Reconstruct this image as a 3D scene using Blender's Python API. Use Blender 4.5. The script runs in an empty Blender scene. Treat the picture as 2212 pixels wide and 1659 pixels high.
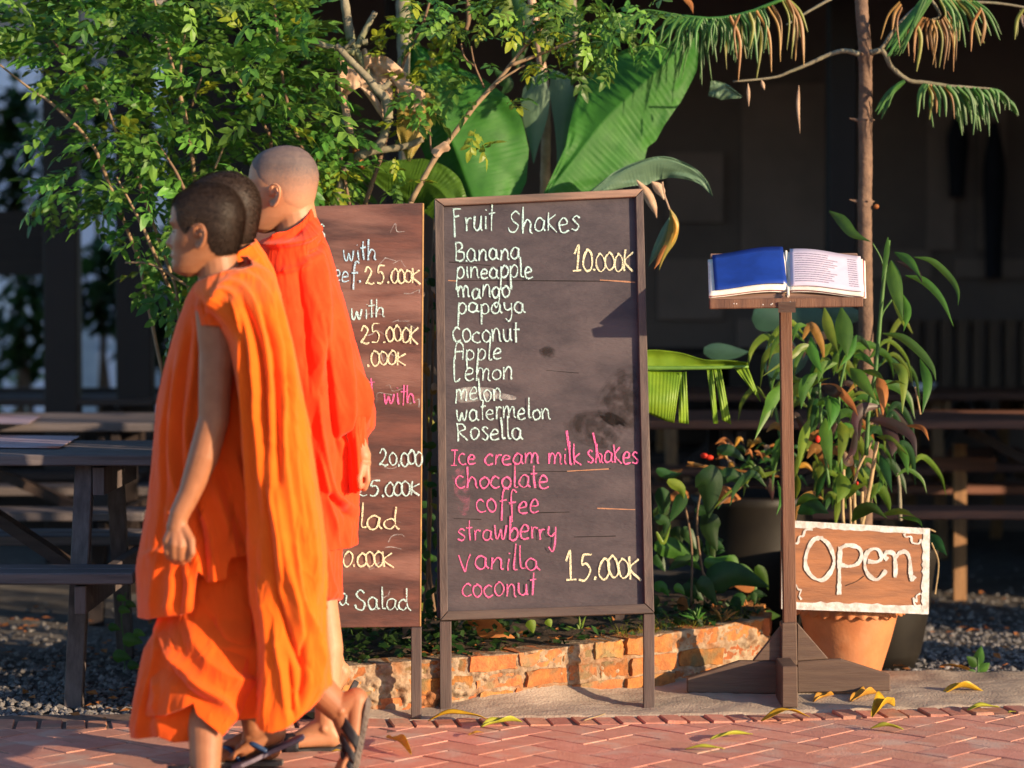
import bpy, bmesh, math, random
import numpy as np
from mathutils import Vector, Matrix
random.seed(7); rng = np.random.default_rng(7)
SC = bpy.context.scene; COL = SC.collection
# ---------------------------------------------------------------- camera
TH = math.radians(2.21); CH = 1.24; LENS = 85.0
W2, H2 = 2212.0, 1659.0; FP = W2*LENS/36.0
cam_d = bpy.data.cameras.new('camera'); cam = bpy.data.objects.new('camera', cam_d); COL.objects.link(cam)
cam.location = (0, 0, CH); cam.rotation_euler = (math.pi/2-TH, 0, 0)
cam_d.lens = LENS; cam_d.sensor_width = 36; cam_d.clip_start = .1; cam_d.clip_end = 900
cam_d.dof.use_dof = True; cam_d.dof.focus_distance = 7.12; cam_d.dof.aperture_fstop = 1.9
SC.camera = cam
# ---------------------------------------------------------------- light
AZ = math.radians(33); EL = math.radians(12.5)
S = Vector((math.cos(EL)*math.cos(AZ), -math.cos(EL)*math.sin(AZ), math.sin(EL)))
wd = bpy.data.worlds.new('World'); SC.world = wd; wd.use_nodes = True
nt = wd.node_tree; sky = nt.nodes.new('ShaderNodeTexSky'); sky.sky_type = 'NISHITA'; sky.sun_disc = False
sky.sun_elevation = EL; sky.sun_rotation = math.atan2(S.x, S.y)
sky.air_density = 1.0; sky.dust_density = .5; sky.ozone_density = 3.0
nt.links.new(sky.outputs[0], nt.nodes['Background'].inputs[0]); nt.nodes['Background'].inputs[1].default_value = .15
sd = bpy.data.lights.new('sun', 'SUN'); sd.energy = 5.0; sd.angle = math.radians(.6); sd.color = (1, .75, .48)
sun = bpy.data.objects.new('sun', sd); COL.objects.link(sun)
sun.rotation_euler = S.to_track_quat('Z', 'Y').to_euler(); sun.location = S*30
SC.view_settings.view_transform = 'Standard'; SC.view_settings.look = 'None'
SC.view_settings.exposure = .92; SC.view_settings.gamma = 1; SC.view_settings.use_curve_mapping = False
# ---------------------------------------------------------------- pixel -> world helpers
def P(px, py, Y):
    a = (px-W2/2)/FP; b = (H2/2-py)/FP
    dy = math.cos(TH)+b*math.sin(TH); dz = -math.sin(TH)+b*math.cos(TH)
    t = Y/dy
    return Vector((a*t, Y, CH+dz*t))
def G(px, py, z=0.0):
    a = (px-W2/2)/FP; b = (H2/2-py)/FP
    dy = math.cos(TH)+b*math.sin(TH); dz = -math.sin(TH)+b*math.cos(TH)
    t = (z-CH)/dz
    return Vector((a*t, dy*t, z))
def Pn(px, py, Y):
    a = (px-W2/2)/FP; b = (H2/2-py)/FP
    dy = math.cos(TH)+b*math.sin(TH); dz = -math.sin(TH)+b*math.cos(TH)
    t = Y/dy
    return np.stack([a*t, Y+0*t, CH+dz*t], -1)
def onplane(px, py, o, n):
    a = (px-W2/2)/FP; b = (H2/2-py)/FP
    d = Vector((a, math.cos(TH)+b*math.sin(TH), -math.sin(TH)+b*math.cos(TH))); c = Vector((0, 0, CH))
    return c+d*((o-c).dot(n)/d.dot(n))
CR = {'c1': (250, 280, 2.765), 'c3': (0, 0, 2.212), 'c5': (650, 0, 3.687), 'c6': (1200, 0, 2.765), 'c7': (1550, 0, 2.764),
      'd2': (1380, 700, 2.514), 'd3': (1380, 1250, 2.630), 'd4': (1450, 500, 2.869), 'd5': (400, 1350, 4.424), 'd8': (1650, 1080, 4.147)}
def cv(k, *pts):
    o = CR[k]; return [((o[0]+x/o[2])/1.00407, (o[1]+y/o[2])/1.00407) for x, y in pts]
# ---------------------------------------------------------------- noise
def vnoise(x, y, seed=0):
    x = np.asarray(x, float); y = np.asarray(y, float)
    xi = np.floor(x).astype(np.int64); yi = np.floor(y).astype(np.int64); fx = x-xi; fy = y-yi
    fx = fx*fx*(3-2*fx); fy = fy*fy*(3-2*fy)
    def h(a, b):
        n = (a*374761393+b*668265263+seed*1442695041) & 0xffffffff
        n = ((n ^ (n >> 13))*1274126177) & 0xffffffff
        return ((n ^ (n >> 16)) & 0xffff)/65535.0*2-1
    return (h(xi, yi)*(1-fx)+h(xi+1, yi)*fx)*(1-fy)+(h(xi, yi+1)*(1-fx)+h(xi+1, yi+1)*fx)*fy
def fbm(x, y, seed=0, o=3):
    s = 0; a = 1
    for k in range(o): s = s+a*vnoise(x*2**k, y*2**k, seed+k*17); a *= .5
    return s
# ---------------------------------------------------------------- materials
def lin(h):
    if isinstance(h, str):
        h = h.lstrip('#'); v = [int(h[i:i+2], 16)/255 for i in (0, 2, 4)]
        return tuple((c/12.92 if c < .04045 else ((c+.055)/1.055)**2.4) for c in v)
    return h
def mat(name, c1, c2=None, scale=8, stretch=(1, 1, 1), rough=.7, bump=.0, bscale=60, trans=0, spec=.3, island=0, alpha=None, contrast=(.35, .65), sheen=0, sss=0, c3=None, metallic=0, objrand=0):
    m = bpy.data.materials.new(name); m.use_nodes = True; t = m.node_tree; N = t.nodes; L = t.links
    b = N['Principled BSDF']; out = N['Material Output']
    c1 = lin(c1); c2 = lin(c2) if c2 else tuple(x*.6 for x in c1)
    tc = N.new('ShaderNodeTexCoord'); mp = N.new('ShaderNodeMapping'); mp.inputs['Scale'].default_value = stretch
    L.new(tc.outputs['Object'], mp.inputs[0])
    n = N.new('ShaderNodeTexNoise'); n.inputs['Scale'].default_value = scale; n.inputs['Detail'].default_value = 6; n.inputs['Roughness'].default_value = .6
    L.new(mp.outputs[0], n.inputs['Vector'])
    r = N.new('ShaderNodeMapRange'); r.inputs[1].default_value = contrast[0]; r.inputs[2].default_value = contrast[1]
    L.new(n.outputs['Fac'], r.inputs[0])
    mx = N.new('ShaderNodeMix'); mx.data_type = 'RGBA'; mx.inputs[6].default_value = (*c1, 1); mx.inputs[7].default_value = (*c2, 1)
    L.new(r.outputs[0], mx.inputs[0]); col = mx.outputs[2]
    if c3 is not None:
        n3 = N.new('ShaderNodeTexNoise'); n3.inputs['Scale'].default_value = scale*.37; n3.inputs['Detail'].default_value = 8
        L.new(mp.outputs[0], n3.inputs['Vector'])
        r3 = N.new('ShaderNodeMapRange'); r3.inputs[1].default_value = .52; r3.inputs[2].default_value = .66; L.new(n3.outputs['Fac'], r3.inputs[0])
        m3 = N.new('ShaderNodeMix'); m3.data_type = 'RGBA'; m3.inputs[7].default_value = (*lin(c3), 1)
        L.new(r3.outputs[0], m3.inputs[0]); L.new(col, m3.inputs[6]); col = m3.outputs[2]
    if island or objrand:
        if island: g = N.new('ShaderNodeNewGeometry'); src = g.outputs['Random Per Island']; k = island
        else: g = N.new('ShaderNodeObjectInfo'); src = g.outputs['Random']; k = objrand
        hs = N.new('ShaderNodeHueSaturation')
        a = N.new('ShaderNodeMapRange'); a.inputs[3].default_value = 1-k; a.inputs[4].default_value = 1+k*.9
        L.new(src, a.inputs[0]); L.new(a.outputs[0], hs.inputs['Value'])
        mu = N.new('ShaderNodeMath'); mu.operation = 'MULTIPLY'; mu.inputs[1].default_value = 7.31; L.new(src, mu.inputs[0])
        fr = N.new('ShaderNodeMath'); fr.operation = 'FRACT'; L.new(mu.outputs[0], fr.inputs[0])
        a2 = N.new('ShaderNodeMapRange'); a2.inputs[3].default_value = .5-.05*k; a2.inputs[4].default_value = .5+.03*k
        L.new(fr.outputs[0], a2.inputs[0]); L.new(a2.outputs[0], hs.inputs['Hue'])
        L.new(col, hs.inputs['Color']); col = hs.outputs[0]
    L.new(col, b.inputs['Base Color']); b.inputs['Roughness'].default_value = rough; b.inputs['Specular IOR Level'].default_value = spec
    b.inputs['Metallic'].default_value = metallic
    if sheen: b.inputs['Sheen Weight'].default_value = sheen
    if sss: b.inputs['Subsurface Weight'].default_value = sss; b.inputs['Subsurface Radius'].default_value = (.012, .004, .002); b.inputs['Subsurface Scale'].default_value = 1
    if bump:
        n2 = N.new('ShaderNodeTexNoise'); n2.inputs['Scale'].default_value = bscale; n2.inputs['Detail'].default_value = 5
        L.new(mp.outputs[0], n2.inputs['Vector'])
        bp = N.new('ShaderNodeBump'); bp.inputs['Strength'].default_value = bump; bp.inputs['Distance'].default_value = .004
        L.new(n2.outputs['Fac'], bp.inputs['Height']); L.new(bp.outputs[0], b.inputs['Normal'])
    if alpha:
        na = N.new('ShaderNodeTexNoise'); na.inputs['Scale'].default_value = alpha[0]; na.inputs['Detail'].default_value = 3; L.new(tc.outputs['Object'], na.inputs['Vector'])
        ra = N.new('ShaderNodeMapRange'); ra.inputs[1].default_value = alpha[1]; ra.inputs[2].default_value = alpha[2]; ra.inputs[3].default_value = alpha[3]; ra.inputs[4].default_value = alpha[4]
        L.new(na.outputs['Fac'], ra.inputs[0]); L.new(ra.outputs[0], b.inputs['Alpha'])
    if trans:
        tr = N.new('ShaderNodeBsdfTranslucent'); L.new(col, tr.inputs[0]); ms = N.new('ShaderNodeMixShader'); ms.inputs[0].default_value = trans
        L.new(b.outputs[0], ms.inputs[1]); L.new(tr.outputs[0], ms.inputs[2]); L.new(ms.outputs[0], out.inputs[0])
    return m
def wood(name, c1, c2, axis='x', **k):
    st = {'x': (1, 14, 14), 'y': (14, 1, 14), 'z': (14, 14, 1)}[axis]
    return mat(name, c1, c2, scale=k.pop('scale', 3.5), stretch=st, rough=k.pop('rough', .65), bump=k.pop('bump', .35), bscale=18, **k)
M = {}
M['robe_orange'] = mat('orange_cotton', (.88, .102, .007), (.82, .088, .006), 14, rough=.8, bump=.2, bscale=90, trans=.05, spec=.12, sheen=.15)
M['robe_red'] = mat('red_orange_cotton', (.88, .066, .012), (.80, .052, .009), 14, rough=.8, bump=.2, bscale=90, trans=.06, spec=.12, sheen=.15)
M['robe_yellow'] = mat('yellow_orange_cotton', (.92, .138, .008), (.88, .12, .007), 14, rough=.8, bump=.2, bscale=90, trans=.07, spec=.12, sheen=.15)
M['skin'] = mat('brown_skin', (.35, .145, .07), (.29, .115, .054), 25, rough=.5, bump=.08, bscale=400, spec=.35, sss=.12)
M['skin2'] = mat('lighter_skin', (.46, .22, .12), (.40, .18, .095), 25, rough=.5, bump=.08, bscale=400, spec=.35, sss=.12)
M['lip'] = mat('lip_skin', (.30, .10, .075), (.26, .08, .06), 25, rough=.45)
M['hair'] = mat('black_brown_hair', (.058, .036, .025), (.026, .016, .012), 120, rough=.55, spec=.25, island=.2)
M['stubble'] = mat('shaved_scalp', (.15, .105, .095), (.11, .08, .078), 60, rough=.7, bump=.3, bscale=500)
M['sole'] = mat('grey_rubber', (.16, .13, .11), (.10, .08, .07), 30, rough=.85, bump=.4, bscale=120)
M['sole_dark'] = mat('dark_rubber', (.045, .042, .045), (.03, .03, .03), 30, rough=.7)
M['sole_violet'] = mat('grey_violet_rubber', (.20, .17, .22), (.15, .12, .16), 30, rough=.6)
M['strap_dark'] = mat('black_strap', (.018, .016, .024), (.012, .012, .016), 30, rough=.6)
M['strap_blue'] = mat('blue_rubber_strap', (.02, .05, .14), (.015, .04, .10), 30, rough=.4)
M['brick'] = mat('path_brick', (.58, .285, .21), (.50, .225, .16), 22, rough=.9, bump=.5, bscale=140, objrand=.12, c3=(.52, .34, .27))
M['brick_s'] = mat('path_brick_far', (.58, .285, .21), (.50, .225, .16), 22, rough=.85, bump=.5, bscale=140, island=.16, c3=(.40, .23, .17))
M['brick_edge'] = mat('border_brick', (.54, .25, .17), (.42, .18, .12), 26, rough=.85, bump=.5, bscale=140, objrand=.18, c3=(.38, .22, .16))
M['brick_old'] = mat('old_orange_brick', (.46, .17, .05), (.27, .10, .035), 34, rough=.95, bump=1, bscale=130, objrand=.3, c3=(.20, .14, .07))
M['mortar'] = mat('crumbling_mortar', (.38, .29, .20), (.20, .12, .07), 30, rough=.95, bump=1.0, bscale=120, c3=(.26, .11, .045))
M['sand'] = mat('joint_sand', (.22, .14, .11), (.10, .07, .06), 30, rough=.95, bump=.5, bscale=200)
M['concrete'] = mat('worn_concrete', (.40, .32, .25), (.27, .21, .165), 7, rough=.9, bump=.8, bscale=130, c3=(.36, .29, .23))
M['gravel'] = mat('gravel_stone', (.20, .19, .19), (.11, .105, .11), 30, rough=.9, island=.5)
M['soil'] = mat('dark_soil', (.085, .055, .035), (.045, .03, .02), 16, rough=.95, bump=1, bscale=80)
M['ground'] = mat('dusty_gravel_ground', (.15, .135, .125), (.09, .08, .075), 14, rough=.95, bump=1, bscale=60)
M['slate'] = mat('blackboard_brown', (.066, .053, .060), (.040, .033, .040), 7, stretch=(1, 1, 2.6), rough=.6, bump=.45, bscale=50, c3=(.080, .064, .070))
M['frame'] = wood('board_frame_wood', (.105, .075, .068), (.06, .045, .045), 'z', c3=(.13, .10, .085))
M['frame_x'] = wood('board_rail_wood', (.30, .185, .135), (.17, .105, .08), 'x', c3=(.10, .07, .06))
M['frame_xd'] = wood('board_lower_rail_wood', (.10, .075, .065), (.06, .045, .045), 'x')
M['menu_wood'] = mat('brown_stained_board', (.145, .058, .044), (.062, .030, .027), scale=5, stretch=(1, 3, 5), rough=.6, bump=.5, bscale=30, c3=(.20, .10, .08), contrast=(.32, .62))
M['edge_wood'] = mat('raw_edge_wood', (.45, .27, .10), (.30, .16, .07), 20, rough=.7)
M['grey_wood'] = wood('weathered_grey_wood', (.135, .115, .12), (.07, .06, .065), 'x')
M['grey_wood_z'] = wood('weathered_grey_wood_upright', (.13, .105, .105), (.07, .055, .055), 'z')
M['dark_wood'] = wood('dark_stained_wood', (.022, .015, .014), (.02, .014, .014), 'z')
M['dark_wood_x'] = wood('dark_stained_wood_flat', (.05, .033, .028), (.03, .02, .018), 'x')
M['red_wood_x'] = wood('reddish_table_wood', (.20, .085, .055), (.10, .05, .038), 'x')
M['tan_wood_z'] = wood('tan_post_wood', (.36, .19, .085), (.22, .12, .06), 'z')
M['stand_wood'] = wood('stand_wood', (.17, .085, .052), (.10, .05, .035), 'z', rough=.5)
M['stand_base'] = wood('stand_base_wood', (.115, .075, .055), (.08, .05, .04), 'x', rough=.55)
M['stand_top'] = wood('stand_shelf_wood', (.25, .15, .11), (.14, .08, .06), 'x', rough=.5)
M['page_blue'] = mat('blue_cover_page', (.010, .040, .27), (.008, .03, .20), 20, rough=.35, spec=.5)
M['page_white'] = mat('pale_paper', (.66, .58, .68), (.58, .50, .62), 20, rough=.6)
M['page_edge'] = mat('paper_edge', (.75, .72, .65), (.6, .55, .5), 40, rough=.7)
M['page_red'] = mat('red_page_edge', (.42, .08, .10), (.3, .06, .08), 40, rough=.6)
M['print'] = mat('grey_print', (.22, .20, .27), (.3, .27, .34), 60, rough=.7, alpha=(420, .42, .56, .15, .85))
M['sign_wood'] = wood('open_sign_wood', (.30, .12, .05), (.17, .07, .035), 'x', scale=2.5, rough=.5)
M['white_paint'] = mat('white_brush_paint', (.60, .60, .60), (.36, .33, .31), 45, rough=.55, bump=.4, bscale=120)
M['terracotta'] = mat('terracotta', (.50, .19, .075), (.40, .14, .055), 9, rough=.8, bump=.2, bscale=90, c3=(.52, .25, .13))
M['dark_pot'] = mat('dark_glazed_pot', (.016, .013, .010), (.010, .008, .007), 9, rough=.5)
M['chalk_w'] = mat('white_chalk', (.56, .82, .82), (.46, .68, .68), 60, rough=.95, alpha=(420, .36, .54, .10, .95))
M['chalk_b'] = mat('pale_blue_chalk', (.45, .68, .82), (.36, .55, .70), 60, rough=.95, alpha=(330, .38, .54, .25, 1))
M['chalk_y'] = mat('yellow_chalk', (.84, .82, .55), (.74, .70, .48), 60, rough=.95, alpha=(420, .36, .54, .10, .95))
M['chalk_p'] = mat('pink_chalk', (.86, .16, .40), (.74, .13, .34), 60, rough=.95, alpha=(420, .36, .54, .15, .95))
M['smudge'] = mat('rubbed_chalk', (.55, .55, .55), (.45, .45, .45), 60, rough=.95, alpha=(45, .35, .7, .10, .55))
M['smudge_p'] = mat('rubbed_pink_chalk', (.6, .18, .3), (.5, .15, .25), 60, rough=.95, alpha=(45, .42, .75, 0, .3))
M['stain'] = mat('damp_stain', (.028, .018, .015), (.02, .014, .012), 20, rough=.5, alpha=(34, .34, .64, .0, .20))
M['crack'] = mat('split_wood', (.42, .22, .13), (.3, .15, .09), 60, rough=.9, alpha=(60, .3, .45, .2, 1))
M['crack_dark'] = mat('dark_split', (.012, .009, .009), (.01, .008, .008), 60, rough=.9)
def leafm(n, c, c2=None, tr=.35, rough=.45, **k):
    return mat(n, c, c2, k.pop('scale', 18), rough=rough, trans=tr, spec=.4, **k)
M['leaf'] = leafm('shrub_leaf', (.12, .27, .038), (.065, .18, .03), island=.55)
M['leaf_o'] = leafm('shrub_leaf_spray', (.125, .275, .038), (.065, .18, .03), objrand=.55)
M['leaf_y'] = leafm('yellow_shrub_leaf', (.24, .29, .02), (.17, .23, .02), island=.35)
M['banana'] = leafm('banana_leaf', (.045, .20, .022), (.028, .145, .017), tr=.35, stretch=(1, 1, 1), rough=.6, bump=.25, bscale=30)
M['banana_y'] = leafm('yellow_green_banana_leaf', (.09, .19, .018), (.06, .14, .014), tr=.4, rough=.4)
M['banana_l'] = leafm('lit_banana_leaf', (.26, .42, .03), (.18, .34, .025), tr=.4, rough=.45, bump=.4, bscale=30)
M['banana_fade'] = leafm('fading_banana_leaf', (.26, .26, .06), (.42, .26, .06), tr=.4, scale=9)
M['banana_pale'] = leafm('pale_underside_leaf', (.13, .22, .13), (.11, .19, .12), tr=.25)
M['midrib'] = leafm('leaf_midrib', (.14, .28, .05), (.10, .22, .04), tr=.1)
M['dry'] = leafm('dry_brown_leaf', (.60, .42, .29), (.40, .25, .16), tr=.2, rough=.8, bump=.8, bscale=40)
M['dry_or'] = leafm('dry_orange_leaf', (.50, .19, .05), (.36, .13, .04), tr=.3, rough=.7)
M['yellow_leaf'] = leafm('fallen_yellow_leaf', (.62, .40, .02), (.48, .27, .02), tr=.3, scale=30)
M['green_yellow_leaf'] = leafm('fallen_green_yellow_leaf', (.46, .46, .05), (.36, .36, .04), tr=.3, scale=30)
M['gold_leaf'] = leafm('fallen_gold_brown_leaf', (.60, .31, .04), (.42, .20, .03), tr=.3, scale=30)
M['blade'] = leafm('blade_leaf', (.070, .19, .022), (.045, .135, .018), objrand=.35)
M['blade_y'] = leafm('yellow_green_blade', (.17, .25, .025), (.10, .19, .02), objrand=.3)
M['blade_red'] = leafm('dark_purple_blade', (.055, .022, .022), (.035, .03, .018), tr=.2, objrand=.3)
M['teal_leaf'] = leafm('teal_round_leaf', (.030, .085, .055), (.022, .065, .045), tr=.15)
M['dark_leaf'] = leafm('dark_heart_leaf', (.028, .095, .022), (.018, .065, .016), objrand=.4)
M['cover_leaf'] = leafm('ground_cover_leaf', (.035, .085, .018), (.02, .055, .012), island=.6)
M['strand'] = leafm('drooping_needle', (.06, .19, .03), (.04, .13, .025), tr=.25, objrand=.3)
M['strand_y'] = leafm('yellow_needle', (.22, .23, .03), (.16, .17, .03), tr=.3, objrand=.3)
M['strand_o'] = leafm('orange_needle', (.34, .18, .04), (.26, .12, .03), tr=.3, objrand=.3)
M['cane'] = mat('cream_cane', (.42, .30, .16), (.28, .20, .10), 30, rough=.6)
M['stem_green'] = mat('green_stem', (.07, .16, .04), (.05, .12, .03), 20, rough=.5)
M['twig'] = mat('brown_twig', (.20, .125, .075), (.13, .08, .05), 30, rough=.8)
M['twig_pale'] = mat('pale_twig', (.32, .22, .13), (.22, .15, .09), 30, rough=.8)
M['grey_bark'] = mat('grey_green_bark', (.24, .215, .15), (.15, .13, .09), 26, rough=.85, bump=.5, bscale=80, c3=(.17, .19, .10))
M['pine_bark'] = mat('pine_bark', (.20, .125, .085), (.12, .075, .055), 26, rough=.9, bump=1, bscale=90)
M['hull_wall'] = mat('dark_pavilion_wall', (.20, .145, .125), (.15, .11, .10), 2, rough=.8)
M['wall_panel'] = mat('brown_wall_panel', (.30, .21, .18), (.21, .15, .13), 2, rough=.7)
M['slat'] = wood('brown_slat', (.20, .125, .085), (.11, .07, .055), 'z')
M['roof'] = mat('dark_tin_roof', (.03, .03, .035), (.02, .02, .024), 4, rough=.6)
M['pale_wall'] = mat('pale_plaster', (.84, .83, .92), (.66, .68, .80), 1.2, rough=.85)
M['white_post'] = mat('white_painted_post', (.88, .88, .92), (.6, .62, .7), 4, rough=.7)
M['plaster'] = mat('dull_plaster', (.30, .26, .22), (.22, .19, .16), 3, rough=.9)
M['glass'] = mat('window_glass', (.02, .025, .03), (.015, .02, .02), 3, rough=.08, spec=.6)
M['cloth_dark'] = mat('dark_cloth', (.012, .012, .02), (.008, .008, .014), 8, rough=.9)
M['paper_sheet'] = mat('menu_sheet', (.50, .38, .44), (.42, .30, .36), 12, rough=.4, c3=(.55, .12, .05))
M['flower'] = mat('red_flower', (.7, .05, .02), (.55, .03, .02), 30, rough=.5, trans=.3)
# ---------------------------------------------------------------- object helpers
def empty(name, loc, label, cat, group=None):
    o = bpy.data.objects.new(name, None); COL.objects.link(o); o.location = loc; o.empty_display_size = .1
    o['label'] = label; o['category'] = cat
    if group: o['group'] = group
    return o
def tag(o, label=None, cat=None, group=None, kind=None):
    if label: o['label'] = label
    if cat: o['category'] = cat
    if group: o['group'] = group
    if kind: o['kind'] = kind
    return o
def wloc(o):
    v = Vector(o.location)
    while o.parent: o = o.parent; v = v+Vector(o.location)
    return v
def link(name, me, material, parent=None, smooth=False):
    o = bpy.data.objects.new(name, me); COL.objects.link(o)
    if material is not None and not me.materials:
        for m in (material if isinstance(material, (list, tuple)) else [material]): me.materials.append(m)
    if parent:
        o.parent = parent; o.matrix_parent_inverse = Matrix.Translation(-wloc(parent))
    if smooth: me.polygons.foreach_set('use_smooth', [True]*len(me.polygons))
    return o
class MB:
    def __init__(s): s.v = []; s.f = []; s.mi = []; s.cur = 0
    def add(s, vs, fs):
        n = len(s.v); s.v.extend([tuple(v) for v in vs]); s.f.extend([tuple(i+n for i in f) for f in fs]); s.mi.extend([s.cur]*len(fs)); return s
    def box(s, c, size, R=None):
        x, y, z = [k/2 for k in size]
        vs = [Vector(p) for p in [(-x, -y, -z), (x, -y, -z), (x, y, -z), (-x, y, -z), (-x, -y, z), (x, -y, z), (x, y, z), (-x, y, z)]]
        if R is not None: vs = [R @ v for v in vs]
        return s.add([Vector(c)+v for v in vs], [(0, 3, 2, 1), (4, 5, 6, 7), (0, 1, 5, 4), (1, 2, 6, 5), (2, 3, 7, 6), (3, 0, 4, 7)])
    def prism(s, poly, off):      # poly: list of points (front), off: vector to back
        n = len(poly); a = [Vector(p) for p in poly]; b = [p+Vector(off) for p in a]
        fs = [tuple(range(n)), tuple(range(2*n-1, n-1, -1))]+[(i, n+i, n+(i+1) % n, (i+1) % n) for i in range(n)]
        return s.add(a+b, fs)
    def beam(s, a, b, w, h, up=(0, 0, 1)):
        a = Vector(a); b = Vector(b); d = (b-a).normalized(); u = Vector(up); sd_ = d.cross(u)
        if sd_.length < 1e-3: sd_ = d.cross(Vector((0, 1, 0)))
        sd_.normalize(); u = sd_.cross(d).normalized()
        q = [sd_*(-w/2)+u*(-h/2), sd_*(w/2)+u*(-h/2), sd_*(w/2)+u*(h/2), sd_*(-w/2)+u*(h/2)]
        return s.add([a+k for k in q]+[b+k for k in q], [(0, 3, 2, 1), (4, 5, 6, 7), (0, 1, 5, 4), (1, 2, 6, 5), (2, 3, 7, 6), (3, 0, 4, 7)])
    def tube(s, pts, rad, n=8, cap=True):
        pts = [Vector(p) for p in pts]; m = len(pts)
        if not hasattr(rad, '__len__'): rad = [rad]*m
        ref = Vector((.3, 1, .1)); vs = []
        for i, p in enumerate(pts):
            d = (pts[min(i+1, m-1)]-pts[max(i-1, 0)]); d = d.normalized() if d.length > 1e-9 else Vector((0, 0, 1))
            a = d.cross(ref)
            if a.length < .05: a = d.cross(Vector((1, 0, 0)))
            a.normalize(); b = d.cross(a)
            vs += [p+(a*math.cos(2*math.pi*k/n)+b*math.sin(2*math.pi*k/n))*rad[i] for k in range(n)]
        fs = [(i*n+k, i*n+(k+1) % n, (i+1)*n+(k+1) % n, (i+1)*n+k) for i in range(m-1) for k in range(n)]
        if cap: fs += [tuple(range(n-1, -1, -1)), tuple((m-1)*n+k for k in range(n))]
        return s.add(vs, fs)
    def lathe(s, c, prof, n=32, fn=None):
        vs = []; m = len(prof)
        for i, (r, z) in enumerate(prof):
            for k in range(n):
                a = 2*math.pi*k/n; rr, zz = (fn(i, a, r, z) if fn else (r, z))
                vs.append(Vector(c)+Vector((rr*math.cos(a), rr*math.sin(a), zz)))
        return s.add(vs, [(i*n+k, i*n+(k+1) % n, (i+1)*n+(k+1) % n, (i+1)*n+k) for i in range(m-1) for k in range(n)])
    def capsule(s, a, b, ra, rb, n=14, sq=None):
        a = Vector(a); b = Vector(b); d = b-a; L_ = max(d.length, 1e-4); d = d/L_
        pts = []; rr = []
        for t in (85, 65, 40, 15): pts.append(a-d*ra*math.sin(math.radians(t))); rr.append(ra*math.cos(math.radians(t)))
        k = max(1, int(L_/.03))
        for i in range(k+1): pts.append(a+d*L_*i/k); rr.append(ra+(rb-ra)*i/k)
        for t in (15, 40, 65, 85): pts.append(b+d*rb*math.sin(math.radians(t))); rr.append(rb*math.cos(math.radians(t)))
        return s.tube(pts, rr, n)
    def ellipsoid(s, c, r, R=None, nu=20, nv=12):
        vs = []
        for i in range(1, nv):
            t = math.pi*i/nv
            for k in range(nu):
                p = 2*math.pi*k/nu; v = Vector((r[0]*math.sin(t)*math.cos(p), r[1]*math.sin(t)*math.sin(p), r[2]*math.cos(t)))
                vs.append(Vector(c)+((R @ v) if R is not None else v))
        top_ = Vector((0, 0, r[2])); bot_ = Vector((0, 0, -r[2]))
        if R is not None: top_ = R @ top_; bot_ = R @ bot_
        fs = [(i*nu+k, (i+1)*nu+k, (i+1)*nu+(k+1) % nu, i*nu+(k+1) % nu) for i in range(nv-2) for k in range(nu)]
        m = len(vs); vs += [Vector(c)+top_, Vector(c)+bot_]
        fs += [(m, k, (k+1) % nu) for k in range(nu)]+[(m+1, (nv-2)*nu+(k+1) % nu, (nv-2)*nu+k) for k in range(nu)]
        return s.add(vs, fs)
    def mesh(s, name):
        me = bpy.data.meshes.new(name); me.from_pydata(s.v, [], s.f)
        if any(s.mi): me.polygons.foreach_set('material_index', s.mi)
        me.update(); return me
    def build(s, name, material, parent=None, smooth=False): return link(name, s.mesh(name), material, parent, smooth)
def bevel(o, w=.003, seg=1):
    m = o.modifiers.new('bevel', 'BEVEL'); m.width = w; m.segments = seg; m.limit_method = 'ANGLE'; return o
def grid(name, Pt, material, parent=None, smooth=True, close=False, thick=0):
    Pt = np.asarray(Pt); a, b = Pt.shape[:2]
    idx = np.arange(a*b).reshape(a, b); nb = b if close else b-1
    j = np.arange(nb); q = []
    for i in range(a-1): q.append(np.stack([idx[i, j], idx[i, (j+1) % b], idx[i+1, (j+1) % b], idx[i+1, j]], -1))
    q = np.concatenate(q)
    me = bpy.data.meshes.new(name); me.from_pydata(Pt.reshape(-1, 3).tolist(), [], q.tolist()); me.update()
    o = link(name, me, material, parent, smooth)
    if thick:
        m = o.modifiers.new('thickness', 'SOLIDIFY'); m.thickness = thick; m.offset = 0
    return o
def catmull(pts, n=8):
    pts = [Vector(p) for p in pts]
    if len(pts) < 3: return [pts[0].lerp(pts[-1], i/n) for i in range(n+1)]
    q = [pts[0]*2-pts[1]]+pts+[pts[-1]*2-pts[-2]]; out = []
    for i in range(1, len(q)-2):
        p0, p1, p2, p3 = q[i-1:i+3]
        for k in range(n):
            t = k/n; out.append(.5*((2*p1)+(-p0+p2)*t+(2*p0-5*p1+4*p2-p3)*t*t+(-p0+3*p1-3*p2+p3)*t**3))
    return out+[pts[-1]]
def px3(pts, Y):
    n = len(pts)
    if hasattr(Y, '__len__'): ys = list(np.interp(np.linspace(0, 1, n), np.linspace(0, 1, len(Y)), Y))
    else: ys = [Y]*n
    return [P(p[0], p[1], y) for p, y in zip(pts, ys)]
def branch(mb, pts, Y, w, n=8, sub=6):
    """tube through pixel points, w = diameter in pixels (start,end)"""
    c = catmull(px3(pts, Y), sub); k = len(c)
    if not hasattr(w, '__len__'): w = (w, w)
    rr = [(w[0]+(w[1]-w[0])*i/(k-1))/2*c[i].y/FP for i in range(k)]
    rr = [r*(1+.07*math.sin(i*2.3)) for i, r in enumerate(rr)]
    return mb.tube(c, rr, n)

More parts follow.
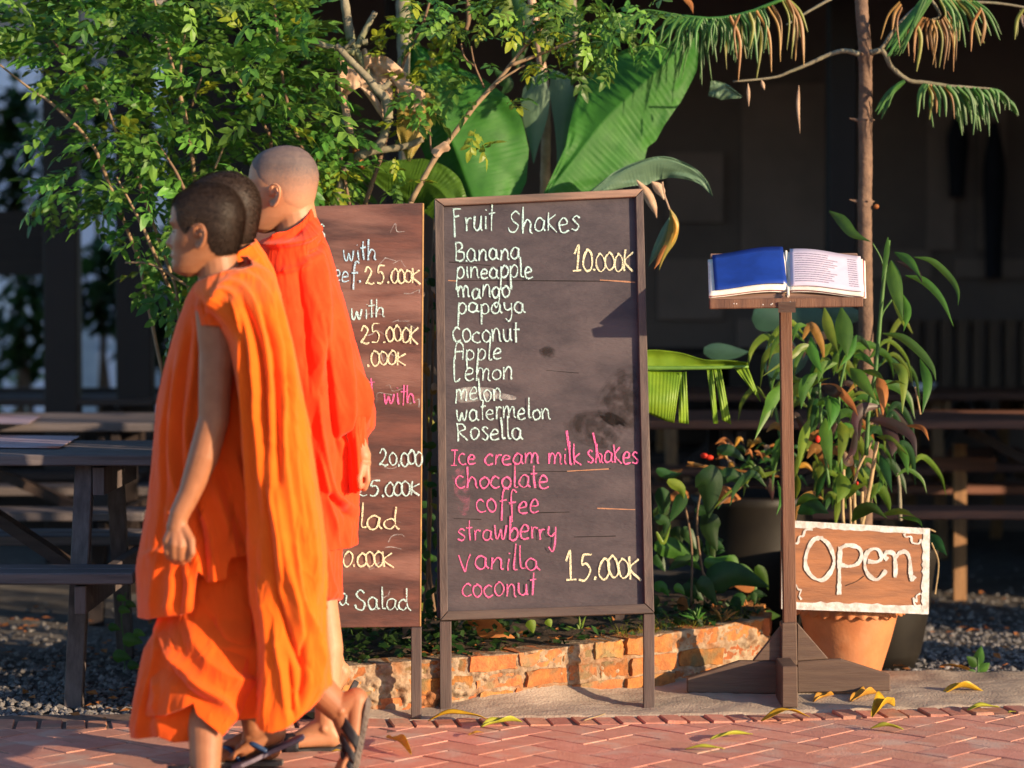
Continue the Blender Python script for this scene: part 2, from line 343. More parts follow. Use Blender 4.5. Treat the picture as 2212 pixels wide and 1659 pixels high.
def scalp_fade():
    m = M['stubble']; t = m.node_tree; N = t.nodes; L = t.links; b = N['Principled BSDF']; src = b.inputs['Base Color'].links[0].from_socket
    tc = N.new('ShaderNodeTexCoord'); sx = N.new('ShaderNodeSeparateXYZ'); L.new(tc.outputs['Object'], sx.inputs[0]); nz_ = N.new('ShaderNodeTexNoise'); nz_.inputs['Scale'].default_value = 30
    ad = N.new('ShaderNodeMath'); ad.operation = 'MULTIPLY_ADD'; ad.inputs[1].default_value = .05; L.new(nz_.outputs['Fac'], ad.inputs[0]); L.new(sx.outputs[2], ad.inputs[2])
    r = N.new('ShaderNodeMapRange'); r.inputs[1].default_value = 1.505; r.inputs[2].default_value = 1.60; L.new(ad.outputs[0], r.inputs[0])
    mx = N.new('ShaderNodeMix'); mx.data_type = 'RGBA'; mx.inputs[6].default_value = (.42, .20, .115, 1); L.new(r.outputs[0], mx.inputs[0]); L.new(src, mx.inputs[7]); L.new(mx.outputs[2], b.inputs['Base Color'])
scalp_fade()
# ================================================================ THE SETTING
def sheet(name, pts, z, m):
    mb = MB(); mb.add([(x, y, z) for x, y in pts], [tuple(range(len(pts)))]); return tag(mb.build(name, m), kind='structure')
sheet('ground', [(-300, -100), (300, -100), (300, 500), (-300, 500)], -.030, M['ground'])
EDGE = [(-8, 6.93), (-1.47, 6.925), (-.27, 6.945), (.6, 7.02), (1.52, 7.17), (3, 7.40), (8, 8.1)]     # back edge of the path
EX = np.array(EDGE)
def edgeY(x): return float(np.interp(x, EX[:, 0], EX[:, 1]))
# bedding under the bricks
mb = MB(); xs = np.linspace(-8, 8, 33)
mb.add([(x, edgeY(x), -.0024) for x in xs]+[(x, 3.2, -.0024) for x in xs], [(i, i+33, i+34, i+1) for i in range(32)])
path = mb.build('brick_path', M['sand']); tag(path, 'pink-red brick footpath laid in herringbone along the front', kind='structure')
def clip_poly(poly, a, b):       # keep the side below the line a->b
    out = []; n = len(poly)
    def s(p): return (b[0]-a[0])*(p[1]-a[1])-(b[1]-a[1])*(p[0]-a[0])
    for i in range(n):
        p, q = poly[i], poly[(i+1) % n]; sp, sq = s(p), s(q)
        if sp <= 0: out.append(p)
        if (sp < 0 < sq) or (sq < 0 < sp):
            t = sp/(sp-sq); out.append((p[0]+(q[0]-p[0])*t, p[1]+(q[1]-p[1])*t))
    return out
def slab_poly(mb, poly, zt, zb, tilt=(0, 0), bev=.0009):
    n = len(poly); cx = sum(p[0] for p in poly)/n; cy = sum(p[1] for p in poly)/n
    def z(p): return zt+(p[0]-cx)*tilt[0]+(p[1]-cy)*tilt[1]
    ins = []
    for p in poly:
        d = Vector((cx-p[0], cy-p[1])); d = d.normalized()*bev*1.4 if d.length > bev*2 else Vector((0, 0)); ins.append((p[0]+d.x, p[1]+d.y))
    vs = [(p[0], p[1], z(p)) for p in ins]+[(p[0], p[1], z(p)-bev) for p in poly]+[(p[0], p[1], zb) for p in poly]
    fs = [tuple(range(n))]+[(i, n+i, n+(i+1) % n, (i+1) % n) for i in range(n)]+[(n+i, 2*n+i, 2*n+(i+1) % n, n+(i+1) % n) for i in range(n)]
    mb.add(vs, [tuple(reversed(f)) for f in fs])
BW = .104; gap = .0028; far = MB(); nb = 0; DEPTH = .118
ca, sa = math.cos(math.radians(47)), math.sin(math.radians(47))
cands = []
for i in range(-70, 90):
    for j in range(-70, 90):
        d = (i-j) % 4
        if d == 0: r = (i, j, i+2, j+1)
        elif d == 3: r = (i, j, i+1, j+2)
        else: continue
        x0, y0, x1, y1 = r[0]*BW+gap, r[1]*BW+gap, r[2]*BW-gap, r[3]*BW-gap
        jx, jy = random.uniform(-.0016, .0016), random.uniform(-.0016, .0016); ja = random.gauss(0, .008)
        mx_, my_ = (x0+x1)/2, (y0+y1)/2
        poly = []
        for x, y in ((x0, y0), (x1, y0), (x1, y1), (x0, y1)):
            u, v = x-mx_, y-my_; u, v = u-v*ja, v+u*ja; x, y = mx_+u+jx, my_+v+jy
            poly.append((x*ca-y*sa, x*sa+y*ca+5.9))
        cx = sum(p[0] for p in poly)/4; cy = sum(p[1] for p in poly)/4
        if abs(cx) > 4 or cy < 3.3 or cy > 7.8: continue
        e0 = (cx-.12, edgeY(cx-.12)-DEPTH-.004); e1 = (cx+.12, edgeY(cx+.12)-DEPTH-.004)
        poly = clip_poly(poly, e0, e1)
        if len(poly) < 3: continue
        ar = abs(sum(poly[k][0]*poly[(k+1) % len(poly)][1]-poly[(k+1) % len(poly)][0]*poly[k][1] for k in range(len(poly))))/2
        if ar < .0006: continue
        cands.append((poly, cx, cy))
for poly, cx, cy in cands:
    zt = random.gauss(0, .0006); tl = (random.gauss(0, .004), random.gauss(0, .004))
    if abs(cx) < 1.75 and cy > 6.05 and nb < 290:
        m_ = MB(); slab_poly(m_, poly, zt, -.03, tl); m_.build('brick', M['brick'], path); nb += 1
    else: slab_poly(far, poly, zt, -.03, tl)
tag(far.build('herringbone_bricks', M['brick_s'], path), kind='stuff')
# soldier course along the back edge
border = MB(); x = -3.2; fb = MB(); nb = 0
border.add([(x_, edgeY(x_), -.005) for x_ in (-3, 3)]+[(x_, edgeY(x_)-DEPTH, -.005) for x_ in (-3, 3)], [(0, 2, 3, 1)])
edging = tag(border.build('path_edging', M['sand']), 'row of brick headers set side by side edging the path', kind='structure')
while x < 3.2:
    w = .056+random.uniform(-.004, .004); y0 = edgeY(x); y1 = edgeY(x+w); lean = random.uniform(-.004, .004)
    poly = [(x+lean+.02, y0-DEPTH+random.uniform(-.003, .003)), (x+w+lean+.02, y1-DEPTH+random.uniform(-.003, .003)), (x+w, y1-random.uniform(0, .006)), (x, y0-random.uniform(0, .006))]
    m_ = MB() if abs(x) < 1.75 else fb
    slab_poly(m_, poly, .004+random.gauss(0, .002), -.03, (random.gauss(0, .02), random.gauss(0, .02)), .004)
    if m_ is not fb: m_.build('brick', M['brick_edge'], edging)
    x += w+random.uniform(.006, .012)
tag(fb.build('far_edging_bricks', M['brick_s'], edging), kind='stuff')
# low wall line
WL = [G(690, 1556), G(890, 1541), G(1130, 1528), G(1390, 1501), G(1560, 1480), G(1660, 1464)]
WLa = np.array([(p.x, p.y) for p in WL]); WT = [.150, .155, .165, .18, .19, .195]
def wallY(x): return float(np.interp(x, WLa[:, 0], WLa[:, 1]))
# concrete apron
nx, ny = 170, 44; Pt = np.zeros((ny, nx, 3))
xs = np.linspace(-.60, 4.0, nx)
for i, x in enumerate(xs):
    y0 = edgeY(x)+.001; onw = x < WLa[-1, 0]+.02
    yb = wallY(x)+.03 if onw else 7.74-.02*(x-1.5)
    if not onw and x < WLa[-1, 0]+.3: yb = (wallY(WLa[-1, 0])+.03)+(7.74-(wallY(WLa[-1, 0])+.03))*(x-WLa[-1, 0])/.3
    for j in range(ny):
        y = y0+(yb-y0)*j/(ny-1); z = .004+.015*min(1, (y-y0)/.25)
        if onw:
            d = yb-y; s_ = min(1, max(0, 1-d/.20)); z += .05*s_*s_*(.55+.45*math.sin(x*9+1))
        Pt[j, i] = (x, y, z)
Pt[:, :, 2] += .004*fbm(Pt[:, :, 0]*14, Pt[:, :, 1]*14, 3)+.0016*fbm(Pt[:, :, 0]*60, Pt[:, :, 1]*60, 9)
Pt[:, :, 2] = np.maximum(Pt[:, :, 2], -.002)
Pt[0, :, 2] -= .02
Pt[-1, :, 2] = np.where(xs > WLa[-1, 0]+.02, -.03, Pt[-1, :, 2])
tag(grid('concrete_apron', Pt, M['concrete']), 'worn grey-brown concrete strip between path and low brick wall', kind='structure')
# gravel
gm = MB()
ico_v = [(0, 0, 1), (.9, 0, .3), (.28, .85, .3), (-.72, .53, .3), (-.72, -.53, .3), (.28, -.85, .3), (.6, .5, -.4), (-.3, .8, -.4), (-.9, 0, -.4), (-.3, -.8, -.4), (.6, -.5, -.4)]
ico_f = [(0, 1, 2), (0, 2, 3), (0, 3, 4), (0, 4, 5), (0, 5, 1), (1, 6, 2), (2, 7, 3), (3, 8, 4), (4, 9, 5), (5, 10, 1), (2, 6, 7), (3, 7, 8), (4, 8, 9), (5, 9, 10), (1, 10, 6)]
def stone(mb, x, y, z, s):
    a = random.uniform(0, 6.28); c_, s_ = math.cos(a), math.sin(a); sx, sy, sz = s*random.uniform(.7, 1.3), s*random.uniform(.6, 1), s*random.uniform(.4, .8)
    vs = []
    for v in ico_v:
        k = random.uniform(.8, 1.15); u, w, t = v[0]*sx*k, v[1]*sy*k, v[2]*sz*k
        vs.append((x+u*c_-w*s_, y+u*s_+w*c_, z+t))
    mb.add(vs, ico_f)
for k in range(9500):
    if k % 2:
        x = random.uniform(-2.0, -.45); y = 6.94+abs(random.gauss(0, .9))
    else:
        x = random.uniform(.9, 2.9); y = 7.72+abs(random.gauss(0, 1.1))
        if x < 1.35 and y < 7.8: continue
    stone(gm, x, y, -.022, random.uniform(.006, .017))
tag(gm.build('gravel', M['gravel']), 'loose grey gravel stones covering the yard behind the path', kind='stuff')
# ================================================================ LOW BRICK WALL
wall = empty('brick_wall', (WL[2].x, WL[2].y, 0), 'low crumbling orange brick wall holding the planting bed', 'wall')
def along(s):
    acc = 0
    for i in range(len(WLa)-1):
        L_ = np.linalg.norm(WLa[i+1]-WLa[i])
        if s <= acc+L_ or i == len(WLa)-2:
            t = (s-acc)/L_; p = WLa[i]*(1-t)+WLa[i+1]*t; d = (WLa[i+1]-WLa[i])/L_; h = WT[i]*(1-t)+WT[i+1]*t; return p, d, h
        acc += L_
WLEN = sum(np.linalg.norm(WLa[i+1]-WLa[i]) for i in range(len(WLa)-1))
def rough_brick(L_, H_, D_, r=.004):
    mb = MB(); nx_, nz_ = 7, 4; vs = []; idx = {}
    def vert(x, y, z):
        k = (round(x, 5), round(y, 5), round(z, 5))
        if k not in idx:
            idx[k] = len(vs); e = (abs(x) > L_/2-.001)+(abs(z) > H_/2-.001)+(abs(y) > D_/2-.001)
            f = 1-.05*max(0, e-1)
            vs.append((x*f+random.uniform(-r, r), y*f+random.uniform(-r, r)*.8, z*f+random.uniform(-r, r)))
        return idx[k]
    X = np.linspace(-L_/2, L_/2, nx_); Z = np.linspace(-H_/2, H_/2, nz_); Yb = (-D_/2, D_/2); fs = []
    for i in range(nx_-1):
        for j in range(nz_-1):
            fs.append((vert(X[i], Yb[0], Z[j]), vert(X[i+1], Yb[0], Z[j]), vert(X[i+1], Yb[0], Z[j+1]), vert(X[i], Yb[0], Z[j+1])))
        fs.append((vert(X[i], Yb[0], Z[-1]), vert(X[i+1], Yb[0], Z[-1]), vert(X[i+1], Yb[1], Z[-1]), vert(X[i], Yb[1], Z[-1])))
        fs.append((vert(X[i+1], Yb[0], Z[0]), vert(X[i], Yb[0], Z[0]), vert(X[i], Yb[1], Z[0]), vert(X[i+1], Yb[1], Z[0])))
    for j in range(nz_-1):
        fs.append((vert(X[0], Yb[1], Z[j]), vert(X[0], Yb[0], Z[j]), vert(X[0], Yb[0], Z[j+1]), vert(X[0], Yb[1], Z[j+1])))
        fs.append((vert(X[-1], Yb[0], Z[j]), vert(X[-1], Yb[1], Z[j]), vert(X[-1], Yb[1], Z[j+1]), vert(X[-1], Yb[0], Z[j+1])))
    mb.add(vs, fs); return mb
for c in range(3):
    s = [-.02, -.11, -.05][c]
    while s < WLEN-.03:
        L_ = random.choice([.20, .20, .19, .155, .11]); mid = s+L_/2
        p, d, h = along(max(.001, min(WLEN-.001, mid))); hc = h/3
        n = Vector((d[1], -d[0], 0)); o = rough_brick(L_-.012, hc-.010, .095).mesh('brick')
        ang = math.atan2(d[1], d[0]); R = Matrix.Rotation(ang+random.gauss(0, .012), 4, 'Z') @ Matrix.Rotation(random.gauss(0, .012), 4, 'Y')
        pos = Vector((p[0], p[1], hc*(c+.5)+.002))-n*(.05)+n*random.uniform(-.008, .006)
        o.transform(Matrix.Translation(pos) @ R); link('brick', o, M['brick_old'], wall); s += L_
# return wall at the right end
pe, de, he = along(WLEN-.001)
for c in range(3):
    for k in range(3):
        pos = Vector((pe[0]-.03, pe[1]+.09+.21*k+.05*(c % 2), he/3*(c+.5)))
        o = rough_brick(.19, he/3-.010, .095).mesh('brick'); o.transform(Matrix.Translation(pos) @ Matrix.Rotation(math.radians(82), 4, 'Z')); link('brick', o, M['brick_old'], wall)
# mortar body: irregular sheet slightly behind the brick faces, bulging over them in blobs
nu, nv = 460, 56; Pt = np.zeros((nv, nu, 3)); sv = np.linspace(.0, WLEN, nu)
for i, s in enumerate(sv):
    p, d, h = along(min(WLEN-.001, max(.001, s))); n = np.array((d[1], -d[0]))
    for j in range(nv):
        t = j/(nv-1)
        if t < .7: z = h*t/.7*.985; off = 0.0
        else: z = h*.985-.002*(t-.7); off = (t-.7)/.3*.10
        cell = abs(((z/(h/3)) % 1)-.5)*2       # 1 at the joints
        b = fbm(np.array(s*9.), np.array(z*16.), 5)*.55+fbm(np.array(s*34.), np.array(z*40.), 8)*.4
        out = -.0075+.0045*max(0, cell-.55)/.45+.030*max(0, float(b)-.24)+.004*float(fbm(np.array(s*70.), np.array(z*90.), 11))
        out = min(out, .012)
        q = p+n*(out-off); Pt[j, i] = (q[0], q[1], z+(.004*float(b) if t > .7 else 0)+.001)
grid('mortar', Pt, M['mortar'], wall, smooth=True)
# ================================================================ planting bed soil
nx, ny = 90, 30; Pt = np.zeros((ny, nx, 3)); xs = np.linspace(WLa[0, 0]-.4, WLa[-1, 0]-.03, nx)
for i, x in enumerate(xs):
    y0 = wallY(x)+.06
    for j in range(ny):
        y = y0+(9.0-y0)*(j/(ny-1))**1.5; h = np.interp(x, WLa[:, 0], WT)
        Pt[j, i] = (x, y, h-.02+.02*min(1, j/6)+.012*float(fbm(np.array(x*9.), np.array(y*9.), 4)))
Pt[-1, :, 2] = -.04
tag(grid('planting_bed', Pt, M['soil']), 'dark soil of the raised bed behind the brick wall', kind='structure')
# ================================================================ HANDWRITING
GL = {
 'a': (1.15, [[(.9, .8), (.5, 1), (.12, .75), (.05, .3), (.38, 0), (.8, .2), (.93, .85), (.9, .25), (1.15, .02)]]),
 'b': (1.1, [[(.1, 1.9), (.1, .9), (.1, .05)], [(.12, .5), (.5, .98), (.95, .7), (.88, .2), (.45, 0), (.12, .18)]]),
 'c': (1.0, [[(.88, .85), (.5, 1.02), (.1, .7), (.07, .28), (.45, 0), (.95, .14)]]),
 'd': (1.25, [[(.85, .75), (.5, .95), (.1, .7), (.07, .25), (.45, 0), (.85, .3)], [(.9, 2.0), (.88, 1), (.92, .25), (1.25, .02)]]),
 'e': (1.05, [[(.1, .5), (.8, .6), (.78, .92), (.42, 1.02), (.06, .6), (.15, .12), (.5, 0), (.98, .14)]]),
 'f': (.95, [[(.95, 1.75), (.62, 1.95), (.38, 1.5), (.38, .4), (.36, -.7)], [(.05, .85), (.85, .92)]]),
 'g': (1.1, [[(.85, .85), (.5, 1), (.1, .75), (.08, .3), (.4, .05), (.8, .3), (.9, .9)], [(.9, .9), (.92, -.3), (.6, -.85), (.25, -.55)]]),
 'h': (1.1, [[(.1, 1.9), (.1, .9), (.1, 0)], [(.1, .45), (.5, .98), (.85, .75), (.88, .2), (1.05, 0)]]),
 'i': (.5, [[(.22, 1), (.22, .4), (.3, 0)], [(.22, 1.45), (.26, 1.5)]]),
 'k': (1.0, [[(.12, 1.8), (.12, 1), (.12, 0)], [(.8, .95), (.15, .45), (.95, 0)]]),
 'l': (.55, [[(.18, 1.95), (.16, 1), (.2, .12), (.52, .02)]]),
 'm': (1.6, [[(.08, 1), (.12, .5), (.12, 0)], [(.12, .5), (.4, 1), (.72, .8), (.76, 0)], [(.76, .5), (1.08, 1), (1.38, .8), (1.4, .15), (1.6, 0)]]),
 'n': (1.1, [[(.08, 1), (.12, .5), (.12, 0)], [(.12, .5), (.5, 1), (.84, .8), (.88, .15), (1.05, 0)]]),
 'o': (1.05, [[(.5, 1), (.12, .78), (.06, .35), (.4, 0), (.85, .2), (.92, .68), (.55, 1), (.4, .96)]]),
 'p': (1.1, [[(.12, 1), (.12, .2), (.1, -1.0)], [(.12, .7), (.5, 1.02), (.92, .75), (.88, .25), (.45, 0), (.14, .2)]]),
 'r': (.8, [[(.12, 1), (.14, .5), (.14, 0)], [(.14, .5), (.4, .95), (.78, .92)]]),
 's': (.95, [[(.82, .88), (.5, 1.05), (.2, .82), (.45, .55), (.8, .3), (.55, 0), (.08, .08)]]),
 't': (.7, [[(.34, 1.75), (.32, .9), (.34, 0)], [(.0, 1.15), (.68, 1.2)]]),
 'u': (1.1, [[(.1, 1), (.1, .3), (.42, 0), (.8, .25), (.88, 1), (.88, .2), (1.08, 0)]]),
 'w': (1.4, [[(.05, 1), (.18, .15), (.4, 0), (.65, .7), (.85, .05), (1.1, .1), (1.3, 1)]]),
 'y': (1.1, [[(.1, 1), (.14, .45), (.45, .25), (.85, .5)], [(.9, 1), (.88, -.2), (.62, -.9), (.2, -.6)]]),
 'B': (1.25, [[(.1, 1.5), (.12, .8), (.1, 0)], [(.1, 1.48), (.7, 1.5), (.85, 1.1), (.35, .8), (.95, .65), (1.05, .2), (.6, -.02), (.08, .05)]]),
 'F': (1.2, [[(.15, 1.35), (.13, .6), (.12, -.45)], [(.12, 1.3), (.6, 1.38), (.95, 1.36)], [(.14, .8), (.7, .92)]]),
 'S': (1.3, [[(1.15, 1.35), (.75, 1.6), (.3, 1.25), (.6, .85), (1.1, .5), (.85, -.05), (.3, .0), (.15, .35)]]),
 'K': (1.05, [[(.12, 1.5), (.12, .8), (.12, 0)], [(.85, 1.3), (.15, .65), (.95, -.08)]]),
 'A': (1.2, [[(.08, 0), (.12, 1.2), (.5, 1.5), (.95, 1.2), (1.0, 0)], [(.1, .65), (1.0, .72)]]),
 'L': (1.1, [[(.15, 1.9), (.12, 1), (.12, .05), (.5, .02), (.75, .25)]]),
 'M': (1.6, [[(.1, 1.2), (.12, .5), (.1, -.2)], [(.12, .9), (.45, 1.15), (.7, .5), (.75, .2)], [(.72, .6), (1.0, 1.15), (1.35, .9), (1.4, 0)]]),
 'R': (1.25, [[(.12, 1.6), (.15, .8), (.1, -.1)], [(.12, 1.55), (.8, 1.55), (.95, 1.1), (.3, .75), (1.1, 0)]]),
 'V': (1.3, [[(.0, 1.55), (.35, .6), (.6, 0)], [(.6, 0), (.8, .9), (1.05, 1.6)]]),
 'I': (1.0, [[(.1, 1.5), (.9, 1.5)], [(.5, 1.5), (.5, .7), (.48, 0)], [(.08, 0), (.9, .02)]]),
 'C': (1.1, [[(.95, 1.2), (.55, 1.5), (.1, 1.1), (.08, .35), (.5, 0), (1.0, .1)]]),
 'W': (1.5, [[(.05, 1.1), (.15, .2), (.4, 0), (.7, .8), (.9, .05), (1.2, .1), (1.4, 1.1)]]),
 '1': (.85, [[(.05, 1.2), (.45, 1.95), (.45, 1), (.42, .05)], [(.05, .02), (.8, .02)]]),
 '0': (.85, [[(.4, 1.35), (.1, 1), (.05, .4), (.35, 0), (.75, .3), (.78, 1.0), (.45, 1.35), (.3, 1.28)]]),
 '2': (1.05, [[(.1, 1.1), (.4, 1.55), (.8, 1.2), (.5, .6), (.1, .1), (.3, .15), (.65, .0), (1.0, .1)]]),
 '5': (1.0, [[(.95, 1.6), (.3, 1.55), (.2, .95), (.6, 1.0), (.88, .55), (.6, 0), (.1, .05)]]),
 '.': (.45, [[(.15, .06), (.24, .1), (.26, .02), (.16, .0)]]),
 ' ': (.6, [])}
def word_strokes(txt, x0, x1, base, xh, slope=0, seed=0):
    r = random.Random((sum(ord(c_)*(k_+3) for k_, c_ in enumerate(txt))+int(x0)*7+int(base)*13) if seed == 0 else seed)
    tot = sum(GL[c][0]*(1.12 if c != '0' else .93) for c in txt); k = (x1-x0)/tot; x = x0; out = []
    for c in txt:
        w, st = GL[c]; a = w*(1.12 if c != '0' else .93); dy = r.uniform(-.11, .11)*xh; sy = r.uniform(.86, 1.12); sh = r.uniform(-.12, .10)
        for s in st:
            out.append([(x+(p[0]+p[1]*sh+r.uniform(-.045, .045))*k, base+slope*(x-x0)+dy-(p[1]*sy+r.uniform(-.045, .045))*xh) for p in s])
        x += a*k
    return out
def chalk(name, strokes, o, n, m, parent, wpx=4.2, lift=.0016, label=None, y3=None):
    mb = MB(); nn = Vector(n).normalized(); lay = 0
    for st in strokes:
        c = catmull([onplane(p[0], p[1], o, nn) for p in st], 6); L_ = []; pw = random.uniform(.75, 1.15); ph_ = random.uniform(0, 6)
        for i, p in enumerate(c):
            d = (c[min(i+1, len(c)-1)]-c[max(i-1, 0)])
            if d.length < 1e-7: continue
            sdv = d.normalized().cross(nn); w = wpx/2*p.y/FP*(pw+.22*math.sin(i*.45+ph_)+.16*random.uniform(-1, 1))
            L_.append((p+sdv*w+nn*(lift+.00002*lay), p-sdv*w+nn*(lift+.00002*lay))); lay += 1
        if len(L_) > 1:
            vs = [q for pr in L_ for q in pr]; mb.add(vs, [(2*i, 2*i+2, 2*i+3, 2*i+1) for i in range(len(L_)-1)])
    ob = mb.build(name, m, parent)
    if label: ob['label'] = label
    return ob
def stain(pts, lift):
    cx = sum(p[0] for p in pts)/len(pts); cy = sum(p[1] for p in pts)/len(pts)
    for k, f in enumerate((1.12, 1.0, .86, .7)):
        patch('damp_stain', [(cx+(p[0]-cx)*f*random.uniform(.93, 1.07), cy+(p[1]-cy)*f*random.uniform(.93, 1.07)) for p in pts], fo, nrm, M['stain'], board, lift+.00012*k)
def patch(name, pts, o, n, m, parent, lift, label=None):
    mb = MB(); nn = Vector(n).normalized(); c = catmull([onplane(p[0], p[1], o, nn)+nn*lift for p in pts+[pts[0]]], 5)[:-1]
    mb.add(c, [tuple(range(len(c)))]); ob = mb.build(name, m, parent)
    if label: ob['label'] = label
    return ob
# ================================================================ FRUIT SHAKES BOARD
# plane through three corners; leaning back on rear legs
TLc, TRc, BRc, BLc = P(938, 432, 7.32), P(1388, 410, 7.36), P(1412, 1325, 7.115), P(950, 1341, 7.075)
nrm = (TRc-BLc).cross(TLc-BLc).normalized()
if nrm.y > 0: nrm = -nrm
fo = BLc.copy(); TRc = onplane(1388, 410, fo, nrm); BRc = onplane(1412, 1325, fo, nrm)
board = empty('chalkboard', (fo.x+.3, 7.1, 0), 'tall dark chalkboard listing fruit shakes and milk shakes in white and pink chalk', 'chalkboard')
def qplane(px, py, lift=0): return onplane(px, py, fo, nrm)+nrm*lift
def bar_px(name, q, thick, m, par, lift=0, o=None, n=None, bv=.002):
    nn = n or nrm; oo = o or fo; mb = MB(); mb.prism([onplane(x, y, oo, nn)+nn*lift for x, y in q], -nn*thick)
    return bevel(mb.build(name, m, par), bv)
bar_px('panel', [(944, 437), (944, 1335), (1405, 1320), (1382, 416)], .012, M['slate'], board, 0)
ft = .017
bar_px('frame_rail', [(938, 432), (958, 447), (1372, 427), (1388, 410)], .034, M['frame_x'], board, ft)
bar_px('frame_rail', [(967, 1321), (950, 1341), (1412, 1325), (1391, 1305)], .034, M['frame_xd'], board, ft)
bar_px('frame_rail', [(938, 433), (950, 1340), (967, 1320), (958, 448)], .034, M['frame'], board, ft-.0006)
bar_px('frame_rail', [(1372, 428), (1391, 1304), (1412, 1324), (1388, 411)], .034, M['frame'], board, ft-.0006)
def leg_px(name, top, bot, w, Yt, Yb, m, par, d=.030, mat_side=None):
    mb = MB(); a0, a1 = P(top[0]-w/2, top[1], Yt), P(top[0]+w/2, top[1], Yt); b0, b1 = P(bot[0]-w/2, bot[1], Yb), P(bot[0]+w/2, bot[1], Yb)
    b0.z = b1.z = .005; mb.prism([a0, b0, b1, a1], Vector((0, d, 0))); return bevel(mb.build(name, m, par), .002)
leg_px('leg', (962, 1343), (963, 1547), 25, 7.06, 7.055, M['frame'], board)
leg_px('leg', (1402, 1327), (1402, 1540), 24, 7.10, 7.095, M['frame'], board)
# rear prop legs
mb = MB(); mb.beam(TLc+Vector((.03, .03, -.12)), (TLc.x+.03, 7.78, .13), .03, .03); mb.build('rear_leg', M['frame'], board)
mb = MB(); mb.beam(TRc+Vector((-.03, .03, -.12)), (TRc.x-.05, 7.80, .13), .03, .03); mb.build('rear_leg', M['frame'], board)
lines = [('Fruit', 980, 1070, 500, 31, 'chalk_w'), ('ShaKes', 1095, 1256, 502, 31, 'chalk_w'), ('Banana', 983, 1127, 563, 25, 'chalk_w'),
 ('pineapple', 985, 1154, 602, 24, 'chalk_w'), ('mango', 988, 1104, 645, 24, 'chalk_w'), ('papaya', 988, 1137, 678, 24, 'chalk_w'),
 ('coconut', 978, 1124, 740, 27, 'chalk_w'), ('Apple', 981, 1087, 778, 24, 'chalk_w'), ('Lemon', 980, 1110, 822, 24, 'chalk_w'),
 ('Melon', 983, 1087, 866, 24, 'chalk_w'), ('watermelon', 986, 1192, 907, 24, 'chalk_w'), ('Rosella', 988, 1132, 950, 24, 'chalk_w'),
 ('Ice', 972, 1030, 1003, 23, 'chalk_p'), ('cream', 1046, 1168, 1004, 24, 'chalk_p'), ('milk', 1184, 1258, 1003, 24, 'chalk_p'), ('shaKes', 1268, 1382, 1002, 24, 'chalk_p'),
 ('chocolate', 985, 1190, 1057, 26, 'chalk_p'), ('coffee', 1030, 1168, 1108, 26, 'chalk_p'), ('strawberry', 988, 1206, 1166, 27, 'chalk_p'),
 ('Vanilla', 990, 1169, 1232, 27, 'chalk_p'), ('coconut', 998, 1160, 1288, 28, 'chalk_p'),
 ('10.000K', 1237, 1372, 586, 31, 'chalk_y'), ('15.000K', 1222, 1391, 1252, 33, 'chalk_y')]
for t, a, b, base, xh, m in lines:
    chalk('chalk_word', word_strokes(t, a, b, base, xh, slope=-.01), fo, nrm, M[m], board, 3.3 if t[0] != '1' else 3.8, label=f'handwritten chalk word reading {t}')
for s_ in ([(1224, 930), (1228, 962), (1232, 1000)], [(1281, 935), (1290, 975), (1297, 1000)]): chalk('chalk_stroke', [s_], fo, nrm, M['chalk_p'], board, 4.2, label='tall pink chalk stroke rising from the ice cream line')
patch('chalk_smudge', [(984, 842), (1010, 836), (1060, 838), (1080, 848), (1112, 856), (1110, 864), (1070, 862), (1020, 868), (990, 868)], fo, nrm, M['smudge'], board, .0006)
patch('chalk_smudge', [(975, 1020), (1000, 1012), (1015, 1060), (1010, 1110), (990, 1100)], fo, nrm, M['smudge_p'], board, .0007)
stain([(1235, 895), (1290, 888), (1335, 905), (1345, 930), (1310, 965), (1255, 955), (1228, 925)], .0005)
stain([(1290, 860), (1330, 810), (1370, 800), (1380, 880), (1372, 940), (1345, 925), (1300, 900)], .0008)
stain([(1165, 756), (1182, 748), (1198, 757), (1196, 770), (1180, 777), (1167, 770)], .0005)
chalk('wood_split', [[(968, 606), (1100, 606), (1240, 607), (1372, 608)]], fo, nrm, M['crack_dark'], board, 1.8, .0004)
chalk('wood_split', [[(1296, 605), (1330, 607), (1372, 610)]], fo, nrm, M['crack'], board, 2.6, .0007)
for s_ in ([(1120, 1018), (1240, 1018), (1320, 1012)], [(1150, 1108), (1230, 1106)], [(1240, 1160), (1330, 1158)], [(970, 566), (1060, 574)], [(1180, 800), (1250, 806)], [(980, 1120), (1040, 1122)]): chalk('wood_split', [s_], fo, nrm, M['crack_dark'], board, 1.6, .0004)
for s_ in ([(968, 606), (985, 607)], [(1225, 1018), (1315, 1013)], [(1290, 1098), (1372, 1101)]): chalk('wood_split', [s_], fo, nrm, M['crack'], board, 2.2, .0008)
# ================================================================ BROWN MENU BOARD
TLm, TRm, BRm, BLm = P(480, 451, 7.12), P(915, 438, 7.14), P(909, 1354, 6.965), P(478, 1358, 6.945)
nm = (TRm-BLm).cross(TLm-BLm).normalized()
if nm.y > 0: nm = -nm
mo = BLm.copy()
menu = empty('menu_board', (-.4, 6.98, 0), 'brown wooden chalk menu board half hidden behind the three walking figures', 'chalkboard')
bar_px('panel', [(480, 451), (478, 1358), (909, 1354), (915, 438)], .020, M['menu_wood'], menu, 0, mo, nm)
bar_px('edge_strip', [(912.5, 439), (906.5, 1353), (909.5, 1353), (915.8, 439)], .0222, M['edge_wood'], menu, .0011, mo, nm, .0005)
leg_px('leg', (899, 1356), (899, 1562), 22, 6.95, 6.945, M['frame'], menu)
leg_px('leg', (510, 1360), (512, 1566), 22, 6.93, 6.925, M['frame'], menu)
